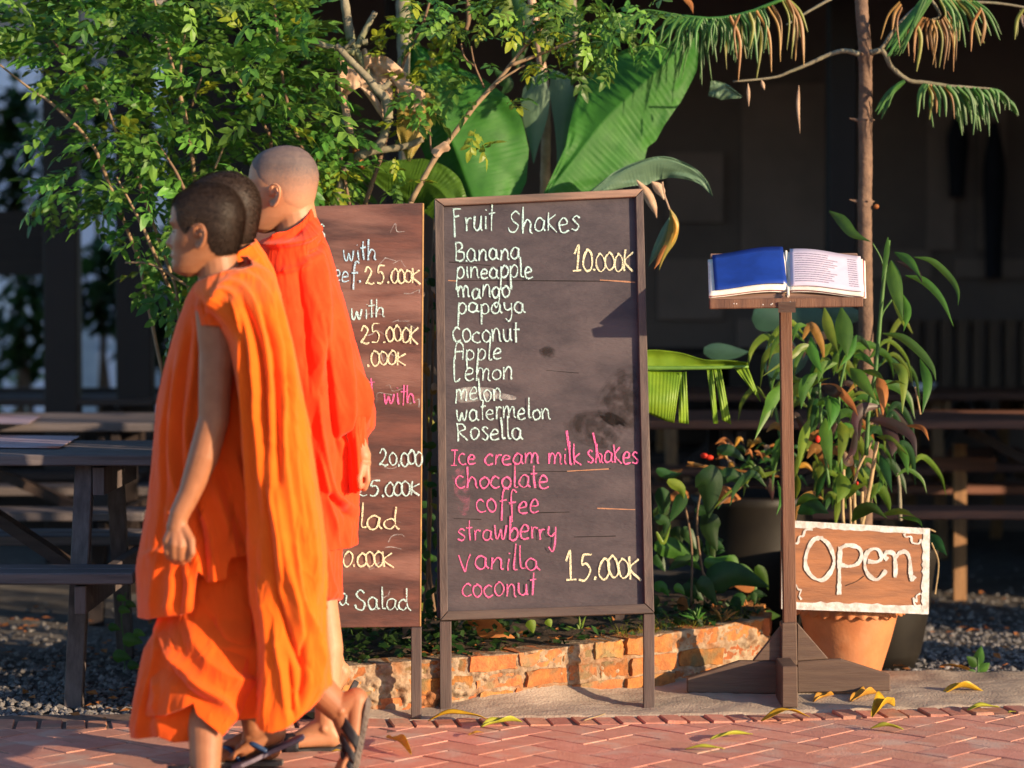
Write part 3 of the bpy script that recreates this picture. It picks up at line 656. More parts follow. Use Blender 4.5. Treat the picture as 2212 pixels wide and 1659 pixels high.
mb = MB(); mb.beam(TRm+Vector((-.03, .02, -.15)), (TRm.x-.06, 7.30, .19), .03, .03); mb.build('rear_leg', M['frame'], menu)
mb = MB(); mb.beam(TLm+Vector((.03, .02, -.15)), (TLm.x+.03, 7.45, -.01), .03, .03); mb.build('rear_leg', M['frame'], menu)
ml = [('S', 688, 706, 515, 22, 'chalk_w'), ('with', 742, 816, 563, 23, 'chalk_b'), ('beef.', 700, 783, 611, 22, 'chalk_b'), ('25.000K', 789, 913, 612, 22, 'chalk_y'),
 ('with', 758, 833, 688, 24, 'chalk_w'), ('25.000K', 778, 908, 740, 23, 'chalk_y'), ('.000K', 790, 882, 790, 22, 'chalk_y'), ('with', 828, 900, 873, 23, 'chalk_p'),
 ('t', 796, 812, 845, 16, 'chalk_p'), ('20.000', 819, 912, 1006, 21, 'chalk_w'), ('25.000K', 770, 912, 1072, 22, 'chalk_w'), ('Salad', 700, 868, 1143, 27, 'chalk_y'),
 ('20.000K', 712, 856, 1226, 23, 'chalk_y'), ('a', 733, 755, 1306, 22, 'chalk_w'), ('Salad', 765, 891, 1316, 27, 'chalk_w')]
for t, a, b, base, xh, m in ml:
    chalk('chalk_word', word_strokes(t, a, b, base, xh, slope=-.005), mo, nm, M[m], menu, 3.3, label=f'handwritten chalk word reading {t}')
chalk('blue_mark', [[(780, 962), (790, 985), (800, 1000)]], mo, nm, M['strap_blue'], menu, 4)
# faint old chalk scribbles
for k in range(26):
    x = random.uniform(700, 890); y = random.uniform(470, 1330)
    st = [(x+random.uniform(-5, 5)+i*random.uniform(6, 14), y+random.uniform(-12, 12)) for i in range(4)]
    st = [(min(p[0], 905), p[1]) for p in st]
    chalk('faint_scribble', [st], mo, nm, M['smudge'], menu, 2.0, .0005+.00003*k)
# ================================================================ MENU STAND
stand = empty('menu_stand', (P(1708, 1500, 7.42).x, 7.33, 0), 'slim brown wooden lectern stand with slanted shelf and cross base', 'stand')
SY = 7.30
def box_px(name, x0, x1, y0, y1, Yf, dep, m, par, bv=.003):
    mb = MB(); mb.prism([P(x0, y0, Yf), P(x0, y1, Yf), P(x1, y1, Yf), P(x1, y0, Yf)], Vector((0, dep, 0))); return bevel(mb.build(name, m, par), bv)
mb = MB(); mb.prism([P(1685, 655, SY-.02), P(1693, 1352, SY-.02), P(1721, 1352, SY-.02), P(1710, 655, SY-.02)], Vector((0, .035, 0))); bevel(mb.build('post', M['stand_wood'], stand), .002)
d3 = lambda *p: cv('d3', *p)
def prism_px(name, pts, Yf, dep, m, par, bv=.003):
    mb = MB(); mb.prism([P(x, y, Yf) for x, y in pts], Vector((0, dep, 0))); return bevel(mb.build(name, m, par), bv)
prism_px('base_collar', d3((830, 268), (828, 512), (920, 508), (915, 262)), SY-.032, .062, M['stand_base'], stand)
prism_px('foot_board', d3((290, 583), (290, 664), (834, 672), (834, 488), (590, 483)), SY-.012, .026, M['stand_base'], stand)
prism_px('foot_board', d3((918, 488), (920, 664), (1450, 655), (1450, 562), (1170, 474), (1090, 476)), SY-.012, .026, M['stand_base'], stand)
prism_px('gusset', d3((663, 484), (834, 486), (834, 272)), SY-.008, .02, M['stand_base'], stand)
prism_px('gusset', d3((917, 262), (917, 486), (1085, 474), (1097, 470)), SY-.008, .02, M['stand_base'], stand)
# front foot running towards the street
mb = MB(); a = d3((832, 515), (832, 750), (922, 750), (920, 512)); ff = [P(x, y, 7.10) for x, y in a]
mb.prism(ff, Vector((0, .17, 0))); bevel(mb.build('front_foot', M['stand_base'], stand), .003)
# slanted shelf
A_, B_ = P(1534, 547, 7.27), P(1852, 546, 7.27); C_, D_ = P(1864, 646, 7.065), P(1532, 650, 7.065)
shn = (C_-D_).cross(A_-D_).normalized(); shn = shn if shn.z > 0 else -shn
mb = MB(); mb.prism([D_, C_, B_, A_], -shn*.016); bevel(mb.build('shelf', M['stand_top'], stand), .002)
mb = MB(); l0, l1 = P(1532, 657, 7.057), P(1864, 652, 7.057); mb.beam(l0, l1, .02, .029, up=(0, 0, 1)); bevel(mb.build('lip', M['stand_wood'], stand), .003)
mb = MB(); mb.beam(P(1700, 664, 7.04), P(1700, 640, 7.24), .05, .03); mb.build('cleat', M['stand_base'], stand)
for x in (1585, 1592, 1648, 1664, 1670, 1690, 1708):
    mb = MB(); mb.ellipsoid(P(x+random.uniform(-2, 2), 655+random.uniform(-3, 5), 7.0465), (.0022, .001, .0022), nu=8, nv=6); mb.build('nail', M['white_paint'], stand)
# open menu book lying on the shelf
bk = empty('open_menu', P(1700, 600, 7.15), 'open menu book with blue left page and printed pale right page on wooden stand', 'book')
sho = D_.copy()
def onshelf(px, py, lift): return onplane(px, py, sho+shn*lift, shn)
def page(name, inner, outer, m, lift0, lift1, bulge, par=bk, thick=.0012):
    # inner/outer: ((x,y top),(x,y bottom)); surface bulges between spine and fore-edge
    nu, nv = 18, 8; Pt = np.zeros((nv, nu, 3))
    for i in range(nu):
        t = i/(nu-1); l = lift0+(lift1-lift0)*t+bulge*math.sin(math.pi*min(1, t*1.1))*(1-t)
        for j in range(nv):
            s = j/(nv-1); x = (inner[0][0]*(1-s)+inner[1][0]*s)*(1-t)+(outer[0][0]*(1-s)+outer[1][0]*s)*t
            y = (inner[0][1]*(1-s)+inner[1][1]*s)*(1-t)+(outer[0][1]*(1-s)+outer[1][1]*s)*t
            b0 = onshelf(x, y, 0); Pt[j, i] = b0+shn*l
    o = grid(name, Pt, m, par); md = o.modifiers.new('t', 'SOLIDIFY'); md.thickness = thick; md.offset = 0; return o
for k in range(3):
    page('page_block' if k == 0 else 'page', ((1694, 552), (1700, 634)), ((1531-k*1.2, 567), (1531, 645)), M['page_edge'] if k != 1 else M['page_red'], .004+.0035*k, .003+.003*k, .012, thick=.0012 if k == 1 else .003)
for k in range(3):
    page('page', ((1697, 552), (1703, 634)), ((1869-k*3, 566), (1871-k*3, 646)), M['page_edge'] if k != 1 else M['page_red'], .004+.0035*k, .003+.003*k, .012, thick=.0012 if k == 1 else .003)
page('blue_page', ((1690, 545), (1699, 624)), ((1538, 560), (1544, 636)), M['page_blue'], .0195, .0150, .012)
page('printed_page', ((1705, 549), (1707, 629)), ((1858, 563), (1866, 639)), M['page_white'], .0185, .0150, .012)
# lines of small print
for r_ in range(13):
    t0 = .12+r_*.062; nu = 14
    for seg in ((.06, random.uniform(.5, .68)), (.80, .93)):
        pts = []
        for i in range(nu):
            t = seg[0]+(seg[1]-seg[0])*i/(nu-1); l = .0185+(.0150-.0185)*t+.012*math.sin(math.pi*min(1, t*1.1))*(1-t)+.0011
            row = []
            for s in (t0, t0+.028):
                x = (1705+2*s)*(1-t)+(1858+8*s)*t; y = (549+80*s)*(1-t)+(563+76*s)*t; row.append(onshelf(x, y, 0)+shn*l)
            pts.append(row)
        grid('print_line', np.array([[list(q) for q in r] for r in pts]), M['print'], bk)
mb = MB(); mb.tube(px3([(1698, 543), (1701, 600), (1703, 640)], [7.25, 7.05]), .004, 8); mb.build('spine', M['page_edge'], bk)
mb = MB(); mb.tube([onshelf(1700+3*math.sin(k*1.7), 628+k*1.6, .012+.004*math.cos(k*2.1)) for k in range(9)], .0035, 6); mb.build('binding_cord', M['cane'], bk)
# ================================================================ OPEN SIGN
sg_o, sg_n = P(1690, 1312, 7.46), Vector((.12, -1, .10)).normalized()
sign = empty('open_sign', P(1850, 1320, 7.47), 'brown board with white painted border and white lettering reading Open', 'sign')
d8 = lambda *p: cv('d8', *p)
TL8, TR8, BR8, BL8 = d8((190, 198), (1520, 275), (1508, 1046), (185, 998))
# full sign outline (left edge continues behind the stand post)
bar_px('panel', [TL8, BL8, BR8, TR8], .018, M['sign_wood'], sign, 0, sg_o, sg_n)
def brush(name, q, m=M['white_paint'], lift=.0022):
    # ragged painted strip: polygon with jagged inner edge
    mb = MB(); mb.prism([onplane(x, y, sg_o, sg_n)+sg_n*lift for x, y in q], -sg_n*(lift-.0004)); return mb.build(name, m, sign)
def strip(a, b, w0, w1, inward, n=26):
    out = []; inn = []
    for i in range(n+1):
        t = i/n; x = a[0]+(b[0]-a[0])*t; y = a[1]+(b[1]-a[1])*t; w = (w0+(w1-w0)*t)+random.uniform(-2.2, 2.2)
        out.append((x, y)); inn.append((x+inward[0]*w, y+inward[1]*w))
    return out+inn[::-1]
brush('painted_border', strip(TL8, TR8, 14, 13, (0, 1))[::-1], lift=.0022)
brush('painted_border', strip(BL8, BR8, 17, 18, (0, -1)), lift=.0024)
brush('painted_border', strip(TL8, BL8, 11, 12, (1, 0)), lift=.0027)
brush('painted_border', strip(TR8, BR8, 16, 15, (-1, 0))[::-1], lift=.0029)
lets = [('O', [(560, 355), (470, 380), (410, 500), (405, 620), (470, 715), (560, 735), (640, 640), (655, 540), (610, 420), (540, 360)], 40),
        ('p stem', [(715, 440), (705, 600), (705, 740), (702, 870)], 44), ('p bowl', [(700, 460), (780, 425), (880, 450), (905, 520), (870, 590), (790, 615), (720, 600)], 34),
        ('e', [(960, 570), (1040, 575), (1085, 540), (1060, 470), (1000, 460), (945, 510), (935, 620), (975, 700), (1040, 735), (1095, 690), (1125, 650)], 34),
        ('n', [(1140, 555), (1115, 530), (1130, 490), (1190, 500), (1205, 560), (1210, 650), (1205, 715)], 31),
        ('n arch', [(1200, 560), (1240, 500), (1300, 485), (1335, 540), (1345, 660), (1355, 740), (1385, 705)], 31)]
for nme, pts, w in lets:
    o = chalk('painted_letter', [d8(*pts)], sg_o, sg_n, M['white_paint'], sign, w/4.147, .0035, label=f'white painted letter stroke {nme}')
for pts in ([(465, 285), (400, 290), (380, 340), (345, 350), (335, 400), (310, 410)], [(1290, 320), (1300, 350), (1350, 350), (1360, 400), (1420, 410), (1440, 370)],
            [(310, 770), (335, 820), (360, 830), (345, 880), (365, 915)], [(1435, 860), (1400, 880), (1400, 930), (1370, 900), (1390, 970), (1440, 965)]):
    chalk('corner_flourish', [d8(*pts)], sg_o, sg_n, M['white_paint'], sign, 4.5, .0030)
chalk('wood_split', [d8((760, 790), (860, 750), (930, 700))], sg_o, sg_n, M['crack_dark'], sign, 2, .0012)
# ================================================================ POTS
tp = empty('plant_pot', G(1834, 1478), 'terracotta flower pot with scalloped rim below the Open sign', 'pot')
pc = Vector((P(1834, 1475, 7.68).x, 7.70, 0))
prof = [(0, .006), (.098, .006), (.103, .02), (.118, .07), (.136, .13), (.150, .185), (.157, .212), (.160, .218), (.148, .225), (.142, .20), (0, .19)]
mb = MB(); mb.lathe(pc, prof, 48); mb.build('pot_body', M['terracotta'], tp, True)
def scal(i, a, r, z):
    k = .5+.5*math.cos(a*26); return (r+(.010*k if i in (1, 2) else 0), z-(.010*k if i in (1, 2) else 0))
mb = MB(); mb.lathe(pc, [(.157, .226), (.166, .218), (.170, .222), (.164, .250), (.150, .256), (.146, .24)], 156, scal); mb.build('scalloped_rim', M['terracotta'], tp, True)
mb = MB(); mb.lathe(pc, [(.147, .232), (.08, .24), (0, .245)], 24); mb.build('potting_soil', M['soil'], tp, True)
dp = empty('dark_planter', (P(1925, 1470, 8.02).x, 8.1, -.02), 'large dark brown planter standing right behind the terracotta pot', 'pot')
pc2 = Vector((P(1905, 1470, 8.05).x, 8.12, -.025))
mb = MB(); mb.lathe(pc2, [(0, 0), (.12, 0), (.14, .05), (.165, .18), (.185, .34), (.20, .40), (.19, .41), (.17, .36), (0, .35)], 40); mb.build('pot_body', M['dark_pot'], dp, True)
bp_ = empty('dark_barrel_pot', (P(1640, 1400, 8.6).x, 8.6, 0), 'big dark square-shouldered planter standing in the bed behind heart-shaped leaves', 'pot')
pc3 = Vector((P(1632, 1350, 8.5).x, 8.6, -.02))
mb = MB(); mb.lathe(pc3, [(0, 0), (.17, 0), (.20, .1), (.215, .35), (.21, .50), (.225, .53), (.20, .54), (.18, .47), (0, .46)], 40); mb.build('pot_body', M['dark_pot'], bp_, True)
# ================================================================ PICNIC TABLES
def picnic(px_end, Yf, L_, ztop, zseat, side, name_label, cat='table', mt='grey_wood', leg='grey_wood_z', group=None, depth=.75, nplank=5, leg_in=.22, front_seat=True, dark=None):
    """table whose long side faces the camera; the end nearest the picture middle is at pixel px_end; side=-1 extends left"""
    x1 = P(px_end, 900, Yf).x; x0 = x1+side*L_; xa, xb = min(x0, x1), max(x0, x1)
    t = empty('picnic_table', ((xa+xb)/2, Yf+depth/2, -.03), name_label, cat, group)
    pw = depth/nplank
    for k in range(nplank):
        mb = MB(); mb.box(((xa+xb)/2+random.uniform(-.006, .006), Yf+pw*(k+.5), ztop-.018+random.uniform(-.002, .002)), (xb-xa, pw-.008, .034)); bevel(mb.build('plank', M[mt], t), .004)
    for yy, nn_ in ((Yf-.30, 2), (Yf+depth+.06, 2)):
        for k in range(nn_):
            mb = MB(); mb.box(((xa+xb)/2, yy+.12*(k+.5), zseat-.018+random.uniform(-.002, .002)), (xb-xa-.02, .112, .034)); bevel(mb.build('seat_plank', M[mt], t), .004)
    for xe in (xa+leg_in, xb-leg_in):
        for sg in (-1, 1):
            yt = Yf+depth/2+sg*(depth/2-.10); yb = Yf+depth/2+sg*(depth/2+.12)
            mb = MB(); mb.beam((xe, yt, ztop-.036), (xe, yb, -.03), .055, .045, up=(0, 1, 0)); bevel(mb.build('leg', M[leg], t), .003)
        mb = MB(); mb.box((xe+.05, Yf+depth/2, ztop-.085), (.035, depth-.1, .085)); mb.build('top_crossbar', M[leg], t)
        mb = MB(); mb.box((xe+.05, Yf+depth/2, zseat-.083), (.035, depth+.56, .085)); bevel(mb.build('seat_crossbar', M[leg], t), .003)
        mb = MB(); xm = (xa+xb)/2; mb.beam((xe+(.03 if xe < xm else -.03), Yf+depth/2, zseat-.10), (xm+(xe-xm)*.15, Yf+depth/2, ztop-.06), .035, .085, up=(0, 1, 0)); mb.build('brace', M['dark_wood_x'], t)
    return t
tb = picnic(325, 7.42, 1.8, .735, .405, -1, 'weathered grey picnic table at the left edge behind the walking figures', group='picnic tables in the yard')
picnic(340, 9.25, 2.4, .735, .42, -1, 'dim dark picnic table in the row behind the grey one on the left', mt='grey_wood', leg='dark_wood', group='picnic tables in the yard')
picnic(330, 11.2, 2.6, .74, .42, -1, 'farthest blurred dark table on the left below the bright gap', mt='dark_wood_x', leg='dark_wood', group='picnic tables in the yard')
picnic(1405, 9.2, 2.3, .748, .43, 1, 'long reddish picnic table crossing behind the potted plants on the right', mt='red_wood_x', leg='dark_wood', group='picnic tables in the yard', leg_in=.30)
picnic(1350, 11.3, 1.45, .76, .43, 1, 'far reddish table seen above the torn banana leaf', mt='red_wood_x', leg='tan_wood_z', group='picnic tables in the yard')
picnic(1960, 11.5, .75, .755, .43, 1, 'small far table in front of the slatted panel at the right', mt='red_wood_x', leg='tan_wood_z', group='picnic tables in the yard', leg_in=.15)
# menu sheets on the left table
mb = MB(); c = [G(-60, 966, .739), G(128, 968, .739), G(172, 943, .739), G(-60, 940, .739)]; mb.prism([p for p in c], Vector((0, 0, .0015)))
tag(mb.build('menu_sheet', M['paper_sheet']), 'pinkish lavender menu sheet lying on the grey picnic table', 'menu')
mb = MB(); c = [G(-60, 914, .739), G(60, 916, .739), G(88, 900, .739), G(-60, 898, .739)]; mb.prism([p for p in c], Vector((0, 0, .0015)))
tag(mb.build('menu_sheet', M['paper_sheet']), 'small pale menu sheet lying on the second table row at the left edge', 'menu')
# small white ashtray / bowl on the far right table
mb = MB(); mb.lathe(Vector((P(1998, 840, 11.6).x, 11.6, .757)), [(0, 0), (.03, 0), (.06, .04), (.055, .04), (.028, .008), (0, .008)], 20)
tag(mb.build('bowl', M['white_post'], None, True), 'small pale bowl standing on the small far table', 'bowl')
# lone bench posts lit by the sun on the right
tr = empty('trestle', (P(2073, 1200, 9.9).x, 9.9, -.03), 'sunlit tan trestle support with a short crossbar behind the right table', 'trestle')
mb = MB(); mb.beam(P(2073, 958, 9.9), (P(2073, 1200, 9.9).x, 9.9, -.03), .05, .045, up=(0, 1, 0)); mb.build('post', M['tan_wood_z'], tr)
mb = MB(); mb.beam(P(2012, 1002, 9.87), P(2150, 1002, 9.87), .03, .055); mb.build('crossbar', M['red_wood_x'], tr)
# ================================================================ BACKGROUND BUILDINGS
pav = empty('pavilion', (1.2, 11.5, -.03), 'dark open timber restaurant pavilion with brown back wall behind the plants', 'building')
def bx(name, x0, x1, y0, y1, z0, z1, m, par, bv=0):
    mb = MB(); mb.box(((x0+x1)/2, (y0+y1)/2, (z0+z1)/2), (x1-x0, y1-y0, z1-z0)); o = mb.build(name, m, par)
    return bevel(o, bv) if bv else o
Yb = 12.8
xw0 = -1.15
bx('back_wall', xw0, 5.2, Yb, Yb+.15, -.03, 3.4, M['hull_wall'], pav)
bx('side_wall', 5.05, 5.2, 9.3, Yb, -.03, 3.4, M['hull_wall'], pav)
# panels on the wall that read faintly: doors, frames, boards
def wpx(px): return P(px, 600, Yb-.02).x
def wpz(py): return P(1106, py, Yb-.02).z
for k, (a, b, c, d) in enumerate([(1600, 1780, 180, 640), (1880, 2010, 540, 600), (2000, 2060, 230, 540), (2110, 2170, 230, 540), (1420, 1560, 560, 690), (1440, 1560, 330, 480), (1590, 1700, 690, 760), (2060, 2212, 560, 600)]):
    bx('wall_board', wpx(a), wpx(b), Yb-.035-.002*k, Yb-.002, wpz(d), wpz(c), M['wall_panel'], pav)
xs_ = np.arange(wpx(1890), wpx(2330), .085)
for x in xs_: bx('slat', x, x+.05, Yb-.09, Yb-.05, wpz(905), wpz(690), M['slat'], pav)
bx('slat_rail', wpx(1885), wpx(2335), Yb-.05, Yb-.036, wpz(700), wpz(690), M['slat'], pav)
bx('slat_rail', wpx(1885), wpx(2335), Yb-.05, Yb-.036, wpz(905), wpz(893), M['slat'], pav)
for px, Y, w in ((1820, 10.2, 62), (2330, 10.2, 60), (1330, 11.0, 50), (860, 11.0, 55)):
    x = P(px, 600, Y).x; hw = w/2*Y/FP; bx('post', x-hw, x+hw, Y, Y+2*hw, -.03, 3.2, M['dark_wood'], pav, .01)
for k in range(9):
    x = -1.2+k*.8; mb = MB(); mb.beam((x, 8.75, 2.62), (x, 13.0, 3.45), .06, .12); mb.build('rafter', M['dark_wood_x'], pav)
bx('beam', -1.35, 5.3, 8.95, 9.07, 2.44, 2.60, M['dark_wood_x'], pav)
mb = MB(); mb.prism([(-1.5, 8.6, 2.68), (5.5, 8.6, 2.68), (5.5, 13.2, 3.60), (-1.5, 13.2, 3.60)], Vector((0, 0, .05))); mb.build('roof', M['roof'], pav)
# hanging coats
for px, w, y0, y1, lb in ((2068, 38, 250, 425, 'dark coat hanging on the brown back wall near the pine branch'), (2148, 40, 265, 600, 'long dark garment hanging at the right edge of the back wall')):
    x = P(px, 300, Yb-.15).x; h0 = P(px, y0, Yb-.15).z; h1 = P(px, y1, Yb-.15).z; hw = w/2*(Yb-.15)/FP
    Pt = [];
    for j in range(14):
        t = j/13; ww = hw*(.35+.65*min(1, t*4))*(1+.15*math.sin(t*5)); row = []
        for k in range(20):
            a = 2*math.pi*k/20; row.append((x+ww*math.cos(a)*(1+.08*math.cos(5*a)), Yb-.15+.05*math.sin(a), h0+(h1-h0)*t))
        Pt.append(row)
    tag(grid('hanging_coat', Pt, M['cloth_dark'], None, True, close=True), lb, 'coat')
# wicker armchairs barely visible
for px, lb in ((1500, 'dark armchair back by the brown wall behind the torn banana leaf'), (1640, 'dark armchair back by the brown wall behind the menu stand')):
    x = P(px, 600, 11.9).x; c = empty('armchair', (x, 12.1, -.03), lb, 'chair', 'dark armchairs by the wall')
    bx('seat', x-.24, x+.24, 11.9, 12.35, .36, .44, M['dark_wood_x'], c, .02); bx('backrest', x-.24, x+.24, 12.3, 12.36, .44, .95, M['dark_wood_x'], c, .03)
    for sx in (-.22, .22):
        for sy in (11.93, 12.32): bx('leg', x+sx-.02, x+sx+.02, sy-.02, sy+.02, -.03, .36, M['dark_wood'], c)
        bx('armrest', x+sx-.03, x+sx+.03, 11.92, 12.30, .60, .64, M['dark_wood_x'], c, .01)
# left side: dark timber columns and rails with the bright lane beyond
lc = empty('timber_gallery', (-2.6, 10.5, -.03), 'dark timber gallery with thick posts and low rail on the far left', 'building')
for px, Y, w in ((130, 11.2, 74), (288, 11.3, 78), (440, 11.3, 160), (580, 11.3, 140), (-130, 11.2, 70)):
    x = P(px, 600, Y).x; hw = w/2*Y/FP; bx('post', x-hw, x+hw, Y, Y+.12, -.03, 3.3, M['dark_wood'], lc, .008)
x0 = P(-120, 600, 11.6).x; x1 = P(700, 600, 11.6).x
bx('rail', x0, x1, 11.9, 11.96, P(0, 868, 11.9).z, P(0, 838, 11.9).z, M['dark_wood_x'], lc)
bx('low_wall', x0, x1, 12.3, 12.38, -.03, P(0, 905, 12.3).z, M['dark_wood_x'], lc)
bx('beam', x0-.5, x1, 10.6, 10.72, 2.75, 2.95, M['dark_wood_x'], lc)
bx('hanging_panel', P(-60, 500, 12.2).x, P(110, 500, 12.2).x, 12.2, 12.25, P(0, 595, 12.2).z, P(0, 455, 12.2).z, M['dark_wood_x'], lc)
mb = MB(); mb.prism([(-6.5, 10.2, 3.05), (-1.5, 10.2, 3.05), (-1.5, 12.8, 3.35), (-6.5, 12.8, 3.35)], Vector((0, 0, .05))); mb.build('roof', M['roof'], lc)
# pale building and white fence across the lane
hw_ = empty('pale_house', (-7, 21, -.03), 'pale lavender plaster house blurred far beyond the timber posts', 'building')
bx('wall', -10.5, -1.2, 21, 21.3, -.03, 3.2, M['pale_wall'], hw_); bx('upper_wall', -10.5, -1.2, 21.2, 21.5, 3.2, 5.5, M['plaster'], hw_)
for a in (-9.4, -7.9, -6.2, -4.9, -3.3, -2.2):
    f = bx('window', a-.02, a+.72, 20.96, 21.0, .9, 2.1, M['white_post'], hw_); bx('pane', a+.05, a+.65, 20.94, 20.959, .97, 2.03, M['glass'], f)
mb = MB(); mb.prism([(-11, 20.2, 5.4), (-.8, 20.2, 5.4), (-.8, 23, 6.4), (-11, 23, 6.4)], Vector((0, 0, .12))); mb.build('roof', M['roof'], hw_)
fe = empty('white_fence', (-5, 17.5, -.03), 'blurred white picket fence with broad pales seen between the dark posts', 'fence')
for k in range(26):
    x = -7.2+k*.24; bx('pale', x, x+.12, 17.5, 17.53, -.03, 1.02+.03*(k % 2), M['white_post'], fe)
for z in (.25, .8): bx('fence_rail', -7.3, -.9, 17.53, 17.56, z, z+.07, M['white_post'], fe)
def blob_tree(name, x, y, z0, z1, r, n, m, label, cat='tree', trunk=True, ls=.09):
    t = empty(name, (x, y, -.03), label, cat)
    if trunk:
        mb = MB(); mb.tube([(x, y, -.03), (x+.05, y, z0*.6), (x-.03, y+.05, (z0+z1)/2)], [r*.08, r*.06, r*.04], 8); mb.build('trunk', M['pine_bark'], t, True)
    mb = MB()
    for k in range(n):
        a = random.uniform(0, 6.28); u = random.random()**.4; ph = random.uniform(0, math.pi)
        cx = x+r*u*math.cos(a)*math.sin(ph); cy = y+r*u*math.sin(a)*math.sin(ph); cz = (z0+z1)/2+(z1-z0)/2*u*math.cos(ph)
        d = Vector((random.gauss(0, 1), random.gauss(0, 1), random.gauss(-.2, .6))).normalized(); s = d.cross(Vector((0, 0, 1))).normalized(); l = ls*random.uniform(.7, 1.4)
        c = Vector((cx, cy, cz)); mb.add([c, c+d*l*.5+s*l*.25, c+d*l, c+d*l*.5-s*l*.25], [(0, 1, 2, 3)])
    o = mb.build('crown', m, t); o['kind'] = 'stuff'; return t
blob_tree('garden_tree', -3.9, 15.5, 1.2, 2.5, .55, 1500, M['leaf'], 'blurred green tree in front of the pale house at far left', ls=.12)
blob_tree('garden_bush', -4.4, 16.2, .9, 3.6, .7, 900, M['leaf_y'], 'yellow-green bush at the top left edge behind the shrub', 'bush', ls=.12)
blob_tree('garden_bush', -3.2, 14.8, .1, 1.1, .4, 500, M['leaf'], 'low dark green bush by the white fence on the left', 'bush', ls=.1)
for px, py, hpx, Y, r, n, lb in ((30, 330, 300, 14.5, .42, 520, 'blurred leafy sapling at the far left edge beyond the posts'), (205, 290, 330, 15.0, .36, 520, 'blurred sapling seen between the two dark left posts'), (215, 620, 170, 14.2, .30, 260, 'blurred bush low between the two dark left posts'),
                                  (50, 690, 220, 14.0, .38, 330, 'blurred bush beside the white fence at far left'), (345, 640, 320, 15.0, .5, 700, 'dense blurred bush right of the second dark post')):
    c_ = P(px, py, Y); hh = hpx/2*Y/FP; blob_tree('garden_sapling', c_.x, Y, c_.z-hh, c_.z+hh, r, n, M['cover_leaf'], lb, 'tree', ls=.14)
# wall added outside the frame to shade the yard; its openings admit sun patches
pw_ = empty('added_shade_wall', (3.55, 12, -.03), 'tall plastered wall added unseen beyond the right edge to shade the yard, two low openings let sun in', 'wall')
ops = [(7.25, 7.85, .72), (8.62, 9.10, 1.30)]; ys_ = 6.9
for a, b, h in ops:
    bx('wall', 3.45, 3.65, ys_, a, -.03, 6.6, M['plaster'], pw_); bx('lintel_wall', 3.452, 3.648, a, b, h, 6.6, M['plaster'], pw_); ys_ = b
bx('wall', 3.45, 3.65, ys_, 16.8, -.03, 6.6, M['plaster'], pw_)
bx('coping', 3.38, 3.72, 6.85, 16.85, 6.6, 6.68, M['mortar'], pw_)
# ================================================================ PLANT HELPERS
def spray_mesh(name, L_=.10, n=4, lw=.023, ll=.045, seed=0, mb=None, M4=None):
    """a compound leaf along +x, drooping, leaflets in pairs plus a terminal one"""
    r = random.Random(seed); own = mb is None; mb = mb or MB(); vs = []; fs = []
    def leaflet(p, d, up, l, w):
        s = d.cross(up).normalized(); k = len(vs); dn = up*(-.18*l)
        vs.extend([p, p+d*l*.38+s*w/2+up*.12*w, p+d*l*.75+s*w*.33+dn*.4, p+d*l+dn, p+d*l*.75-s*w*.33+dn*.4, p+d*l*.38-s*w/2+up*.12*w, p+d*l*.38, p+d*l*.75+dn*.45])
        fs.extend([(k, k+6, k+1), (k+1, k+6, k+7, k+2), (k+2, k+7, k+3), (k, k+5, k+6), (k+6, k+5, k+4, k+7), (k+7, k+4, k+3)])
    up = Vector((0, 0, 1)); pts = [Vector((L_*t, 0, -.25*L_*t*t)) for t in np.linspace(0, 1, n+1)]
    for i in range(1, n+1):
        d0 = (pts[i]-pts[i-1]).normalized()
        if i < n+1:
            for sg in (-1, 1):
                d = (d0*.62+Vector((0, sg, 0))*.78+Vector((0, 0, r.uniform(-.3, .3)))).normalized()
                leaflet(pts[i-1]+(pts[i]-pts[i-1])*(.6+.2*sg*.5), d, (up+Vector((r.uniform(-.4, .4), r.uniform(-.4, .4), 0))).normalized(), ll*r.uniform(.75, 1.1)*(1 if i > 1 else .8), lw*r.uniform(.85, 1.15))
    leaflet(pts[-1], (pts[-1]-pts[-2]).normalized(), up, ll*1.15, lw*1.1)
    k = len(vs)
    for p in pts: vs.extend([p+Vector((0, .0012, 0)), p-Vector((0, .0012, 0))])
    fs.extend([(k+2*i, k+2*i+1, k+2*i+3, k+2*i+2) for i in range(n)])
    if M4 is not None: vs = [M4 @ v for v in vs]
    mb.add(vs, fs)
    return mb.mesh(name) if own else None
SPR = [spray_mesh('compound_leaf', .085+.01*(k % 3), 3+(k % 2), seed=k) for k in range(8)]
def rot_to(d, roll=0, up=Vector((0, 0, 1))):
    x = Vector(d).normalized(); z = (up-x*up.dot(x)); z = z.normalized() if z.length > 1e-3 else Vector((0, 1, 0)).cross(x).normalized(); y = z.cross(x)
    R = Matrix((x, y, z)).transposed(); return R @ Matrix.Rotation(roll, 3, 'X')
def put_spray(parent, p, d, s=1, roll=0, m=None, name='compound_leaf'):
    me = random.choice(SPR)
    if m is not None: me = YSPR[random.randrange(len(YSPR))] if m == 'y' else me
    if not me.materials: me.materials.append(M['leaf_o'])
    o = bpy.data.objects.new(name, me); COL.objects.link(o); o.parent = parent; o.matrix_parent_inverse = Matrix.Translation(-wloc(parent))
    o.matrix_basis = Matrix.Translation(p) @ rot_to(d, roll).to_4x4() @ Matrix.Scale(s, 4); return o
YSPR = [spray_mesh('yellow_compound_leaf', .08, 3, seed=40+k) for k in range(3)]
for me in YSPR: me.materials.append(M['leaf_y'])
